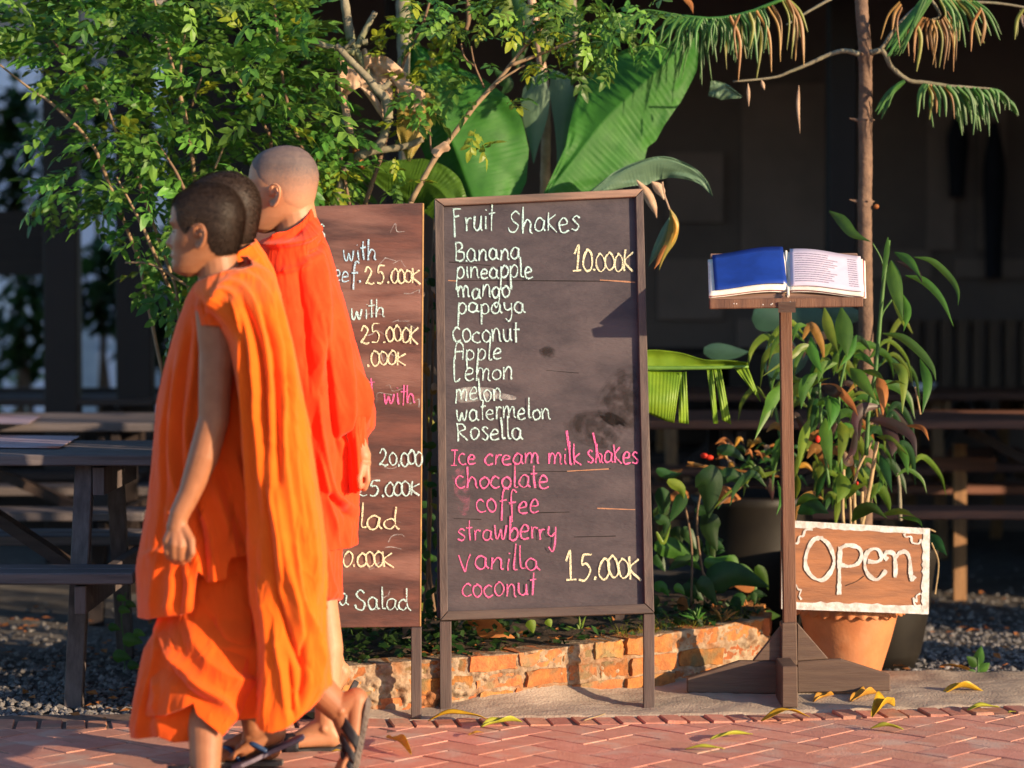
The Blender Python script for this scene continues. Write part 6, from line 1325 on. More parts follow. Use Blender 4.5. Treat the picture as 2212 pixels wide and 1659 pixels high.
class Head:
    def __init__(s, C, yaw=0, pitch=0, sc=1):
        s.C = Vector(C); s.sc = sc
        # local x forward -> world -X ; local y: person's left/right -> world Y ; z up
        B = Matrix(((-1, 0, 0), (0, -1, 0), (0, 0, 1)))
        s.R = Matrix.Rotation(-yaw, 3, 'Z') @ B @ Matrix.Rotation(pitch, 3, 'Y')
    def w(s, v): return s.C+s.R @ (Vector(v)*s.sc)
    def mesh(s, mb):
        n, m = HV.shape[:2]; vs = [s.w(HV[i, j]) for i in range(n) for j in range(m)]
        fs = [(i*m+j, (i+1)*m+j, (i+1)*m+(j+1) % m, i*m+(j+1) % m) for i in range(n-1) for j in range(m)]
        vs += [s.w((HV[0, :, 0].mean(), 0, HV[0, 0, 2]+.001)), s.w((HV[-1, :, 0].mean(), 0, HV[-1, 0, 2]-.001))]; a = n*m
        fs += [(a, j, (j+1) % m) for j in range(m)]+[(a+1, (n-1)*m+(j+1) % m, (n-1)*m+j) for j in range(m)]
        mb.add(vs, fs)
        for sd in (-1, 1):     # ears
            def e(px, py, out=0): x, z = loc(px, py); return s.w((x, sd*(.0735+out), z))
            rim = [(437, 512, .002), (434, 500, .007), (438, 491, .013), (447, 487, .017), (456, 491, .019), (460, 502, .019), (459, 515, .016), (454, 527, .012), (447, 536, .009), (440, 537, .005), (437, 528, .001)]
            mb.tube(catmull([e(*q) for q in rim], 3), .0042*s.sc, 8)
            inn = [(441, 513, .003), (446, 503, .008), (452, 503, .011), (454, 512, .011), (449, 522, .007)]
            mb.tube(catmull([e(*q) for q in inn], 3), .0036*s.sc, 6)
            for q0, q1 in (((440, 500, -.004), (452, 497, .008)), ((441, 528, -.004), (450, 524, .006)), ((440, 512, -.006), (449, 512, .001))): mb.capsule(e(*q0), e(*q1), .0055*s.sc, .0045*s.sc, 8)
            mb.capsule(e(441, 531, -.001), e(443, 534, .004), .0055*s.sc, .005*s.sc, 8)
    def hair(s, poly, name, m, par, thick=.006, bristle=.008, n=9000, side_bias=0):
        # dense copy of the scalp inside the profile polygon, lifted outwards, plus short bristles
        ny_, nx_ = HV.shape[:2]; mb = MB(); idx = {}; cen = np.array((-.005, 0, .03))
        def dist(px, py):      # signed distance-ish to the hair outline
            ins = inpoly(px, py, poly); d = 1e9
            for a, b in zip(poly, poly[1:]+poly[:1]):
                ax, ay = a; bx_, by = b; L2 = (bx_-ax)**2+(by-ay)**2; t = max(0, min(1, ((px-ax)*(bx_-ax)+(py-ay)*(by-ay))/L2)); d = min(d, math.hypot(px-ax-(bx_-ax)*t, py-ay-(by-ay)*t))
            return d if ins else -d
        D = np.zeros((ny_, nx_))
        for i in range(ny_):
            for j in range(nx_):
                v = HV[i, j]; D[i, j] = dist(445-870*v[0]*.985, 500-870*v[2])
        def vert(i, j):
            k = (i, j % nx_)
            if k not in idx:
                v = np.array(HV[k]); nrm_ = v-cen*np.array((1, 0, 1)); nrm_ = nrm_/np.linalg.norm(nrm_); h = thick*min(1, max(0, (D[k]+2)/9))
                idx[k] = len(mb.v); mb.v.append(tuple(s.w(v+nrm_*(h*(1+.02*float(vnoise(np.array(v[0]*300), np.array(v[2]*300+v[1]*170), 3)))-.0006*(D[k] < 0)))))
            return idx[k]
        quads = []
        for i in range(ny_-1):
            for j in range(nx_):
                if max(D[i, j], D[i+1, j], D[i, (j+1) % nx_], D[i+1, (j+1) % nx_]) > -1.5:
                    quads.append((i, j)); mb.f.append((vert(i, j), vert(i+1, j), vert(i+1, j+1), vert(i, j+1))); mb.mi.append(0)
        k0 = len(mb.v); top_ = s.w((HV[0, :, 0].mean(), 0, HV[0, 0, 2]+thick)); mb.v.append(tuple(top_)); mb.f.extend([(k0, vert(0, j), vert(0, j+1)) for j in range(nx_)]); mb.mi.extend([0]*nx_)
        base = list(mb.v)
        if bristle:
            ar = []
            for (i, j) in quads: a = np.array(base[vert(i, j)]); b = np.array(base[vert(i+1, j)]); c = np.array(base[vert(i, j+1)]); ar.append(np.linalg.norm(np.cross(b-a, c-a)))
            ar = np.array(ar); pick = rng.choice(len(quads), n, p=ar/ar.sum()); cw = s.w((-.005, 0, .02))
            for q in pick:
                i, j = quads[q]; u, v_ = random.random(), random.random()
                p = (Vector(base[vert(i, j)])*(1-u)+Vector(base[vert(i+1, j)])*u)*(1-v_)+(Vector(base[vert(i, j+1)])*(1-u)+Vector(base[vert(i+1, j+1)])*u)*v_
                if D[i, j] < 1 and random.random() < .6: continue
                d = (p-cw).normalized(); d = (d+Vector((random.gauss(-.25, .12), random.gauss(0, .12), random.gauss(-.3, .12)))).normalized(); sdv = d.cross(Vector((random.random(), random.random(), random.random()))).normalized()*.00035
                L_ = bristle*random.uniform(.6, 1.2)*min(1, max(.35, (D[i, j]+3)/8)); mb.add([p-sdv-d*.001, p+sdv-d*.001, p+d*L_], [(0, 1, 2)])
        o = mb.build(name, m, par, True); return o
def bake_skin(mb, name, voxel, m, par, smooth_it=4, lip=None):
    o = mb.build(name+'_src', m); r = o.modifiers.new('r', 'REMESH'); r.mode = 'VOXEL'; r.voxel_size = voxel; r.use_smooth_shade = True
    sm = o.modifiers.new('s', 'SMOOTH'); sm.factor = .5; sm.iterations = smooth_it+2
    dg = bpy.context.evaluated_depsgraph_get(); me = bpy.data.meshes.new_from_object(o.evaluated_get(dg)); bpy.data.objects.remove(o)
    me.name = name; me.materials.clear(); ob = link(name, me, m, par, True)
    return ob
def foot(mb, ank, heel, ball, toe, side, sc=1.0, knee=None, toes=True):
    """ank, heel, ball, toe world points; side = unit vector towards the little toe"""
    ank, heel, ball, toe = map(Vector, (ank, heel, ball, toe)); side = Vector(side); up = (ank-(heel+ball)/2).normalized(); f = (ball-heel).normalized()
    mb.capsule(ank, heel+up*.004, .034*sc, .029*sc); mb.capsule(ank, ball-f*.02+up*.012, .033*sc, .020*sc); mb.capsule(heel, ball, .029*sc, .018*sc)
    mb.capsule(heel+side*.006, ball+side*.024*sc-f*.01, .024*sc, .016*sc); mb.capsule(heel-side*.004, ball-side*.022*sc, .024*sc, .019*sc)
    for s_ in (-1, 1): mb.ellipsoid(ank+side*s_*.026*sc-up*.004, (.012*sc,)*3, nu=12, nv=8)
    td = (toe-ball)
    if toes:
        for k, (o_, l_, r_) in enumerate(((-.032, 1.0, .0115), (-.012, .95, .0085), (.006, .85, .008), (.022, .72, .0075), (.036, .58, .007))):
            a = ball+side*o_*sc*.9+up*.001-f*.01; b = ball+side*o_*sc+td*l_*.6+up*.006; c = ball+side*o_*sc+td*l_
            mb.capsule(a, b, r_*1.25*sc, r_*1.0*sc, 10); mb.capsule(b, c, r_*sc, r_*.95*sc, 10)
def sandal(name, heel, toe, side, up, par, m_sole, m_strap, straps, L_ext=.03, th=.016, sc=1.0, ridged=False, thong=False, m_foot=None):
    """sole outline from heel to toe; up = away from the ground side"""
    heel, toe, side, up = Vector(heel), Vector(toe), Vector(side).normalized(), Vector(up).normalized(); f = (toe-heel).normalized(); L_ = (toe-heel).length
    a0 = -.035*sc; a1 = L_+L_ext*sc; n = 26; mb = MB()
    wtab = [(0, .012), (.05, .026), (.15, .031), (.45, .027), (.7, .041), (.85, .040), (.95, .028), (1, .010)]
    def wd(t): return np.interp(t, [q[0] for q in wtab], [q[1] for q in wtab])*sc
    rows = []
    for i in range(n+1):
        t = i/n; p = heel+f*(a0+(a1-a0)*t); w = wd(t); b_ = th*(1+(.18*math.sin(i*math.pi) if ridged else 0))
        rg = (.003*((i % 2)*2-1) if ridged else 0)
        rows += [p-side*w, p+side*w, p+side*(w*.96+rg*.5)-up*(th+rg), p-side*(w*.96+rg*.5)-up*(th+rg)]
    fs = []
    for i in range(n):
        a = 4*i
        for k in range(4): fs.append((a+k, a+(k+1) % 4, a+4+(k+1) % 4, a+4+k))
    fs += [(3, 2, 1, 0), (4*n, 4*n+1, 4*n+2, 4*n+3)]
    mb.add(rows, fs); sl = mb.build('sole', m_sole, par); bevel(sl, .0025)
    for (s0, hgt, wdt) in straps:
        nu, nv = 15, 5; Pt = np.zeros((nu, nv, 3)); t = (s0*L_-a0)/(a1-a0); w = wd(t)+.001
        for i in range(nu):
            a = math.pi*i/(nu-1)
            for j in range(nv):
                u = (j-(nv-1)/2)/((nv-1)/2)*wdt/2; q = heel+f*(s0*L_+u)+side*(-w*math.cos(a))+up*(hgt*math.sin(a)**.8-.004); Pt[i, j] = q
        o = grid('strap', Pt, m_strap, par); md = o.modifiers.new('t', 'SOLIDIFY'); md.thickness = .003; md.offset = 1
    if thong:
        for s_ in (-1, 1):
            a = heel+f*(L_*.42)+side*s_*wd(.5); b = heel+f*(L_*.60)+side*s_*.030*sc+up*.035*sc; c = heel+f*(L_*.80)+side*(-.012)*sc+up*.026*sc; d = heel+f*(L_*.90)+side*(-.014)*sc+up*.002
            mb = MB(); mb.tube(catmull([a, b, c, d], 6), [.007]*6+[.0065]*6+[.005]*6+[.004], 8); mb.build('strap', m_strap, par, True)
    return sl
# ---------------------------------------------------------------- draped cloth
def dist_poly(px, py, pl):
    """distance and along-parameter of points to a polyline (numpy)"""
    D = np.full(px.shape, 1e9); T = np.zeros(px.shape); SG = np.zeros(px.shape); n = len(pl)-1
    for i in range(n):
        ax, ay = pl[i]; bx_, by = pl[i+1]; vx, vy = bx_-ax, by-ay; L2 = vx*vx+vy*vy+1e-9
        t = np.clip(((px-ax)*vx+(py-ay)*vy)/L2, 0, 1); d = np.hypot(px-ax-vx*t, py-ay-vy*t); sg = np.sign((px-ax)*vy-(py-ay)*vx)
        k = d < D; D = np.where(k, d, D); T = np.where(k, (i+t)/n, T); SG = np.where(k, sg, SG)
    return D, T, SG
AMP = 1.1
def drape(name, rows, mat_, par, phi=(0, 360), nphi=260, nz=230, top=None, bot=None, folds=(), pleats=(), rnd=.004, seed=1, power=.9, thick=.003, close=None, wr=.0016, hemwave=(0, 5, 0)):
    """rows: (py, xl, xr, Yc, ry). phi 0 = right silhouette, 90 = facing the street, 180 = left silhouette."""
    rows = sorted(rows); R = np.array(rows, float); full = abs((phi[1]-phi[0])-360) < 1e-6
    ph = np.radians(np.linspace(phi[0], phi[1], nphi, endpoint=not full)); phd = np.degrees(ph)
    tp_ = np.interp(phd % 360 if full else phd, [a for a, b in top], [b for a, b in top]) if top else np.full(nphi, R[0, 0])
    bt_ = np.interp(phd % 360 if full else phd, [a for a, b in bot], [b for a, b in bot]) if bot else np.full(nphi, R[-1, 0])
    if hemwave[0]: bt_ = bt_+hemwave[0]*np.sin(ph*hemwave[1]+hemwave[2])
    s = np.linspace(0, 1, nz)[:, None]; PY = tp_[None]*(1-s)+bt_[None]*s
    # smooth the silhouette tables
    def tab(c): 
        yy = np.linspace(R[0, 0]-40, R[-1, 0]+40, 300); v = np.interp(yy, R[:, 0], R[:, c]); k = np.hanning(11); k /= k.sum(); vp = np.convolve(np.pad(v, 5, 'edge'), k, 'valid'); return np.interp(PY, yy, vp)
    xl, xr, Yc, ry = tab(1), tab(2), tab(3), tab(4); cx = (xl+xr)/2; hx = (xr-xl)/2
    C = np.cos(ph)[None]+0*PY; Sn = np.sin(ph)[None]+0*PY
    cc = np.sign(C)*np.abs(C)**power; ss = np.sign(Sn)*np.abs(Sn)**power
    PX = cx+hx*cc; Y = Yc-ry*ss
    disp = np.zeros_like(PX); front = np.clip(Sn*3+.6, 0, 1)
    for (pl, w, amp) in folds:
        pl = [(q.x, q.y) for q in catmull([Vector((x_, y_, 0)) for x_, y_ in pl], 4)]
        D, T, SG = dist_poly(PX, PY, pl); env = np.clip(T*5, 0, 1)*np.clip((1-T)*5, 0, 1); env = .25+.75*env
        # ridge: steep on one side, soft on the other
        ww = np.where(SG > 0, w*.62, w*1.35); disp += AMP*amp*np.exp(-(D/ww)**1.5)*env*front
    a = ph[None]/(2*math.pi)
    for (fr, amp, y0, y1, wp, sd, sharp) in pleats:
        wv = wp*fbm(a*6+0*PY, PY/260., sd, 3)+.35*wp*fbm(a*14+0*PY, PY/110., sd+5, 2)
        u = np.sin(2*math.pi*(fr*a+wv)); u = np.sign(u)*np.abs(u)**sharp; env = np.clip((PY-y0)/max(1, (y1-y0)), 0, 1)*(.55+.6*fbm(a*5+3, PY/300., sd+9, 2)); disp += amp*u*env
    xs_ = a*26; disp += rnd*fbm(xs_*.9+.9*fbm(PY/190., xs_*.5, seed+3), PY/380., seed, 3)*.8
    rdg = 1-np.abs(fbm(xs_*.8+fbm(PY/150., xs_*.6, seed+4)*1.3, PY/260., seed+11, 2)); disp += wr*2.2*(np.clip(rdg, 0, 1)**4); disp += .0006*fbm(xs_*2.4+PY/60., PY/42., seed+19, 2)
    Pw = Pn(PX, PY, Y); nx = cc/np.maximum(hx*Y/FP, .02); ny = -ss/np.maximum(ry, .02); nl = np.sqrt(nx*nx+ny*ny); N_ = np.stack([nx/nl, ny/nl, 0*nx], -1)
    Pw = Pw+N_*disp[..., None]
    o = grid(name, Pw, mat_, par, True, close=full if close is None else close)
    md = o.modifiers.new('thickness', 'SOLIDIFY'); md.thickness = thick; md.offset = -1
    return o
# ================================================================ NEAREST FIGURE
near = empty('person', (P(460, 1600, 6.05).x, 6.05, 0), 'nearest walking person in bright orange robe with bare arm and cropped black hair, facing left', 'person')
HD = Head(P(445, 500, 6.03), yaw=math.radians(5), sc=.995)
mb = MB(); HD.mesh(mb)
mb.capsule(P(470, 566, 6.03), P(480, 640, 6.04), .050, .060, 20)
mb.capsule(P(492, 745, 6.05), P(485, 1000, 6.05), .092, .10, 20); mb.capsule(P(484, 680, 5.97), P(496, 690, 6.12), .048, .048)
mb.capsule(P(485, 1000, 6.05), P(485, 1080, 6.05), .115, .12, 20)
# right-hand-side (street side) arm
SHO = P(466, 672, 5.885); ELB = P(462, 905, 5.865); WRI = P(387, 1112, 5.845)
mb.capsule(SHO, P(470, 760, 5.88), .050, .0455, 18); mb.capsule(P(470, 760, 5.88), P(464, 850, 5.87), .0455, .040, 18); mb.capsule(P(464, 850, 5.87), ELB, .040, .038, 18)
mb.capsule(ELB, P(440, 985, 5.858), .038, .037, 18); mb.capsule(P(440, 985, 5.858), P(410, 1065, 5.85), .0375, .0275, 18); mb.capsule(P(410, 1065, 5.85), WRI, .0275, .0245, 18)
mb.capsule(WRI, P(381, 1140, 5.845), .0235, .025, 16)
# hand: back of the hand towards the camera, loosely closed fist
K = [P(362, 1168, 5.832), P(376, 1176, 5.822), P(391, 1180, 5.822), P(404, 1178, 5.832)]
for k in K: mb.capsule(P(383, 1135, 5.845), k, .020, .0125, 12)
for i, k in enumerate(K):
    pip = P(363+14*i, [1191, 1201, 1204, 1200][i], 5.834); dip = P(368+12.5*i, [1203, 1212, 1213, 1208][i], 5.862); tip = P(372+11.5*i, 1188+2*i, 5.876)
    r = [.0112, .0116, .0114, .0102][i]; mb.capsule(k, pip, r*1.08, r, 10); mb.capsule(pip, dip, r, r*.92, 10); mb.capsule(dip, tip, r*.92, r*.85, 10)
mb.capsule(P(396, 1140, 5.838), P(413, 1168, 5.825), .014, .0115, 10); mb.capsule(P(413, 1168, 5.825), P(415, 1194, 5.822), .0110, .0095, 10); mb.capsule(P(415, 1194, 5.822), P(407, 1206, 5.832), .0095, .0085, 10)
# far arm (hidden)
mb.capsule(P(500, 700, 6.12), P(500, 900, 6.13), .04, .036); mb.capsule(P(500, 900, 6.13), P(470, 1080, 6.12), .034, .026); mb.capsule(P(470, 1080, 6.12), P(460, 1130, 6.12), .026, .028)
# legs
mb.capsule(P(470, 1070, 6.0), P(455, 1350, 5.99), .088, .058, 18); mb.capsule(P(455, 1350, 5.99), P(444, 1480, 5.93), .056, .052, 18); mb.capsule(P(444, 1480, 5.93), P(444, 1690, 5.82), .052, .034, 18)
fa = P(444, 1690, 5.82); foot(mb, fa, (fa.x+.035, 5.82, .045), (fa.x-.115, 5.82, .032), (fa.x-.165, 5.82, .028), (0, -1, 0))
mb.capsule(P(500, 1070, 6.1), P(560, 1330, 6.1), .088, .058, 18); mb.capsule(P(560, 1330, 6.1), P(640, 1440, 6.1), .055, .052, 18); mb.capsule(P(640, 1440, 6.1), P(728, 1528, 6.09), .052, .036, 18)
ra = P(736, 1530, 6.09); rh = P(772, 1512, 6.09); rb = P(760, 1632, 6.08); rt = P(728, 1668, 6.07)
foot(mb, ra, rh, rb, rt, (0, -1, 0), 1.0)
body = bake_skin(mb, 'body', .0027, M['skin'], near, 4)
HAIR_POLY = [(370, 438), (384, 446), (391, 458), (394, 479), (401, 494), (413, 508), (420, 500), (428, 489), (438, 484), (452, 486), (461, 500), (461, 525), (466, 542), (478, 553), (506, 556), (540, 540), (560, 460), (530, 380), (456, 360), (360, 390)]
HD.hair(HAIR_POLY, 'hair', M['hair'], near, .0016, .0062, 42000)
def face_bits(hd, par, side=-1, sd_list=(1, -1)):
    for sd_ in sd_list:
        def e(px, py, y, out=0.0): x, z = loc(px, py); return hd.w((x+out, sd_*y, z))
        mb = MB(); mb.tube(catmull([e(372, 484, .020, .001), e(375, 480, .031, .001), e(384, 482, .044, .001)], 5), [.0012]+[.0024]*9+[.001], 6); mb.build('eyebrow', M['hair'], par, True)
        mb = MB(); mb.tube(catmull([e(379, 501, .022, .0005), e(379, 500, .031, .002), e(386, 502, .042, .0015)], 5), .0011, 6); mb.build('eyelash', M['hair'], par, True)
face_bits(HD, near)
sp = empty_s = None
# clothing --------------------------------------------------------
o = drape('sarong', [(1150, 360, 620, 6.05, .12), (1340, 340, 640, 6.05, .14), (1400, 310, 655, 6.05, .185), (1500, 288, 660, 6.05, .19), (1570, 276, 640, 6.05, .19), (1610, 285, 600, 6.05, .18)], M['robe_orange'], near,
      top=[(0, 1180), (360, 1180)], bot=[(0, 1520), (40, 1545), (75, 1555), (100, 1602), (112, 1604), (125, 1592), (150, 1596), (168, 1594), (172, 1578), (185, 1570), (230, 1560), (360, 1520)],
      folds=[([(350, 1345), (330, 1450), (300, 1580)], 9, .016), ([(330, 1345), (318, 1460), (288, 1575)], 8, -.014)], pleats=[(7, .008, 1200, 1560, .3, 3, .8)], seed=5, rnd=.003, wr=.001)
o = drape('sarong_front', [(1230, 355, 600, 6.05, .125), (1340, 348, 610, 6.05, .15), (1400, 336, 600, 6.04, .175), (1480, 318, 580, 6.02, .195), (1545, 306, 560, 6.02, .2)], M['robe_orange'], near, phi=(35, 205),
      top=[(35, 1240), (205, 1240)], bot=[(35, 1500), (70, 1590), (86, 1560), (93, 1542), (98, 1518), (106, 1530), (125, 1545), (150, 1548), (180, 1538), (205, 1520)],
      folds=[([(352, 1350), (385, 1420), (430, 1475), (478, 1510), (520, 1560)], 13, .020), ([(340, 1380), (372, 1450), (420, 1500), (470, 1522)], 11, -.012), ([(400, 1330), (440, 1410), (500, 1460), (570, 1470)], 16, .016), ([(350, 1350), (368, 1400), (395, 1440)], 5, .010),
             ([(372, 1370), (382, 1400)], 4, .008), ([(450, 1330), (490, 1390), (560, 1410)], 12, -.012), ([(330, 1440), (340, 1500), (330, 1540)], 9, .010), ([(540, 1330), (530, 1420), (500, 1480)], 14, .008)], seed=8, rnd=.003, wr=.0010)
o = drape('upper_robe', [(550, 440, 522, 6.05, .07), (600, 428, 575, 6.05, .10), (640, 404, 600, 6.05, .125), (700, 381, 612, 6.05, .135), (800, 352, 625, 6.05, .14), (870, 338, 640, 6.05, .145), (960, 333, 645, 6.05, .15), (1090, 318, 650, 6.05, .155), (1180, 302, 650, 6.05, .165), (1225, 293, 650, 6.05, .17), (1335, 300, 650, 6.04, .18)], M['robe_orange'], near,
      top=[(0, 556), (90, 582), (150, 604), (180, 614), (230, 596), (300, 566), (360, 556)], bot=[(0, 1195), (60, 1198), (84, 1204), (86, 1252), (97, 1258), (101, 1235), (103, 1236), (107, 1322), (120, 1330), (150, 1338), (180, 1334), (230, 1320), (300, 1250), (360, 1195)],
      folds=[([(430, 700), (425, 800), (410, 900), (408, 1000)], 9, .016), ([(415, 700), (398, 800), (388, 950), (392, 1080)], 8, -.014), ([(400, 720), (380, 850), (372, 980), (385, 1080)], 9, .014), ([(378, 760), (360, 900), (355, 1050), (345, 1180)], 9, -.010), ([(365, 800), (350, 960), (350, 1080), (330, 1220)], 8, .010),
             ([(455, 1020), (500, 1150), (515, 1240)], 7, .012), ([(430, 1080), (460, 1160), (468, 1300)], 9, .016), ([(420, 1090), (440, 1180), (448, 1320)], 6, -.014), ([(400, 1220), (412, 1260), (405, 1325)], 8, .012), ([(372, 1225), (372, 1280), (362, 1330)], 9, .014), ([(390, 1215), (392, 1270), (385, 1330)], 6, -.010),
             ([(350, 1180), (335, 1260), (330, 1330)], 10, .010), ([(470, 1000), (510, 1120), (540, 1195)], 8, -.014), ([(500, 950), (530, 1060), (545, 1190)], 8, .010), ([(355, 1100), (390, 1130), (420, 1190), (432, 1250)], 8, .010), ([(310, 1200), (345, 1190), (380, 1215)], 8, .006)],
      pleats=[(8, .003, 800, 1300, .3, 13, .8)], seed=21, rnd=.002, wr=.0008)
# short sleeve ring round the upper arm
o = drape('sleeve', [(632, 428, 498, 5.905, .050), (660, 420, 508, 5.895, .060), (700, 431, 512, 5.885, .062), (722, 434, 512, 5.885, .060)], M['robe_orange'], near, top=[(0, 628), (360, 628)], bot=[(0, 745), (50, 722), (90, 704), (140, 702), (180, 715), (270, 740), (360, 745)],
      folds=[([(440, 690), (470, 665), (505, 690)], 5, .006)], seed=31, nphi=120, nz=60, rnd=.003)
o = drape('shoulder_sash', [(553, 455, 530, 6.03, .085), (590, 432, 592, 6.03, .13), (630, 414, 606, 6.0, .175), (655, 428, 611, 5.985, .195), (680, 448, 618, 5.975, .20), (705, 468, 625, 5.97, .20), (740, 488, 634, 5.965, .20), (800, 503, 646, 5.96, .20), (900, 520, 664, 5.955, .195), (1000, 528, 680, 5.955, .19), (1100, 538, 695, 5.955, .185), (1200, 545, 705, 5.955, .18), (1300, 550, 702, 5.955, .175), (1400, 556, 701, 5.955, .17), (1480, 556, 714, 5.955, .165), (1590, 545, 650, 5.955, .155)],
      M['robe_yellow'], near, phi=(-60, 158), power=.62, nphi=300, nz=300, top=[(-60, 553), (0, 553), (90, 580), (158, 610)], bot=[(-60, 1465), (0, 1474), (20, 1490), (50, 1535), (75, 1565), (95, 1584), (125, 1578), (145, 1556), (158, 1545)],
      folds=[([(445, 690), (462, 652), (490, 640), (520, 690), (528, 800), (545, 1000), (552, 1300), (556, 1500)], 7, .016), ([(452, 660), (480, 625), (510, 640), (545, 740), (560, 900), (572, 1100)], 7, .017), ([(470, 640), (500, 650), (532, 760), (548, 900)], 5, -.012), ([(450, 640), (500, 605), (540, 640), (575, 760), (590, 920), (592, 1100)], 8, .015), ([(520, 640), (560, 740), (576, 880), (578, 1000)], 6, -.016),
             ([(470, 610), (530, 590), (575, 640), (605, 780), (612, 960), (640, 1180)], 9, .014), ([(560, 640), (592, 760), (600, 900), (604, 1050)], 6, -.014), ([(500, 590), (560, 580), (600, 660), (628, 800), (640, 1000), (668, 1200)], 8, .011), ([(590, 640), (618, 760), (628, 900)], 6, -.012),
             ([(575, 1050), (585, 1200), (600, 1300), (640, 1410), (668, 1440)], 8, -.018), ([(600, 1050), (620, 1200), (640, 1300), (655, 1400)], 9, .016), ([(640, 1180), (652, 1290), (690, 1390), (700, 1450)], 8, .016), ([(560, 1250), (580, 1350), (582, 1480), (575, 1560)], 8, .012), ([(596, 1350), (612, 1450), (620, 1560)], 6, .012), ([(622, 1420), (630, 1500), (640, 1550)], 6, -.012),
             ([(655, 1380), (658, 1450), (650, 1530)], 9, -.018), ([(660, 1050), (676, 1180), (688, 1300)], 6, .008), ([(590, 1060), (606, 1160), (612, 1260)], 5, .010), ([(680, 1380), (690, 1430), (690, 1490)], 6, .010)],
      pleats=[(9, .005, 700, 1000, .4, 43, .8)], seed=41, rnd=.0025, wr=.0012)
# sandals of the nearest figure
up = (ra-(rh+rb)/2).normalized()
sandal('rear', rh-up*.030, rb-up*.026+(rt-rb)*.4, (0, -1, 0), up, near, M['sole'], M['strap_dark'], ((.50, .080, .034), (.74, .066, .022), (.92, .052, .022)), .012, .020, ridged=True)
sandal('front', (fa.x+.035, 5.82, .018), (fa.x-.15, 5.82, .018), (0, -1, 0), (0, 0, 1), near, M['sole'], M['strap_dark'], ((.55, .075, .05), (.9, .05, .02)), .03, .018)
# ================================================================ MIDDLE FIGURE
midp = empty('person', (P(560, 1600, 6.36).x, 6.36, 0), 'middle walking person in orange robe, mostly hidden, only dark cropped head and flip-flops showing', 'person')
HM = Head(P(478, 477, 6.36), yaw=math.radians(3), sc=1.06)
mb = MB(); HM.mesh(mb)
mb.capsule(P(505, 538, 6.36), P(515, 600, 6.37), .050, .058, 20)
mb.capsule(P(520, 690, 6.38), P(525, 1000, 6.38), .09, .09, 18); mb.capsule(P(512, 640, 6.33), P(520, 640, 6.43), .048, .048)
for yy in (6.32, 6.44): mb.capsule(P(515, 670, yy), P(525, 900, yy), .04, .035); mb.capsule(P(530, 900, yy), P(490, 1100, yy), .036, .025); mb.capsule(P(490, 1100, yy), P(482, 1160, yy), .026, .025)
f1a = P(552, 1568, 6.22); mb.capsule(P(545, 1080, 6.3), P(580, 1330, 6.26), .085, .056, 18); mb.capsule(P(580, 1330, 6.26), f1a, .054, .035, 18)
f1h = P(596, 1583, 6.22); f1b = P(522, 1621, 6.22); f1t = P(498, 1640, 6.22); foot(mb, f1a, f1h, f1b, f1t, (0, -1, .1), .95)
f2 = G(560, 1652); mb.capsule(P(520, 1080, 6.42), P(520, 1330, 6.40), .085, .056, 18); mb.capsule(P(520, 1330, 6.40), P(556, 1590, 6.33), .054, .035, 18)
y2 = G(600, 1655).y; foot(mb, P(562, 1590, y2), (P(583, 1632, y2).x, y2, .045), (P(583, 1632, y2).x-.15, y2, .03), (P(583, 1632, y2).x-.20, y2, .026), (0, -1, 0))
bake_skin(mb, 'body', .0040, M['skin'], midp, 2)
HM.hair(HAIR_POLY, 'hair', M['hair'], midp, .0018, .0062, 28000)
face_bits(HM, midp)
drape('upper_robe', [(512, 470, 546, 6.37, .07), (545, 458, 570, 6.37, .10), (580, 440, 590, 6.37, .12), (640, 420, 605, 6.38, .125), (720, 400, 622, 6.38, .13), (900, 380, 655, 6.38, .13), (1100, 370, 688, 6.38, .14), (1300, 360, 700, 6.38, .15)], M['robe_yellow'], midp,
      top=[(0, 516), (60, 528), (120, 560), (180, 580), (240, 560), (300, 525), (360, 516)], bot=[(0, 1296), (180, 1310), (360, 1296)], folds=[([(500, 560), (535, 530), (560, 560)], 5, .010), ([(520, 600), (555, 555), (575, 600)], 5, .010)], pleats=[(14, .008, 560, 800, .5, 63, .8)], seed=61, nphi=200, nz=160)
drape('sarong', [(1200, 400, 640, 6.38, .15), (1400, 400, 645, 6.38, .16), (1540, 395, 640, 6.38, .16)], M['robe_orange'], midp, bot=[(0, 1500), (90, 1520), (180, 1535), (360, 1500)], pleats=[(9, .010, 1200, 1500, .5, 73, .8)], seed=71, nphi=160, nz=80)
u1 = Vector((math.sin(math.radians(25))*-1*-.0, 0, 1)); fdir = (f1b-f1h).normalized(); upm = Vector((0, -1, 0)).cross(fdir); upm = upm if upm.z > 0 else -upm
sandal('flip', P(628, 1598, 6.22), P(514, 1648, 6.22), (0, -1, 0), upm, midp, M['sole_violet'], M['strap_blue'], (), .02, .012, thong=True)
sandal('flip', (P(583, 1632, y2).x, y2, .016), (P(583, 1632, y2).x-.17, y2, .016), (0, -1, 0), (0, 0, 1), midp, M['sole'], M['strap_blue'], (), .03, .013, thong=True)
AMP = 1.7
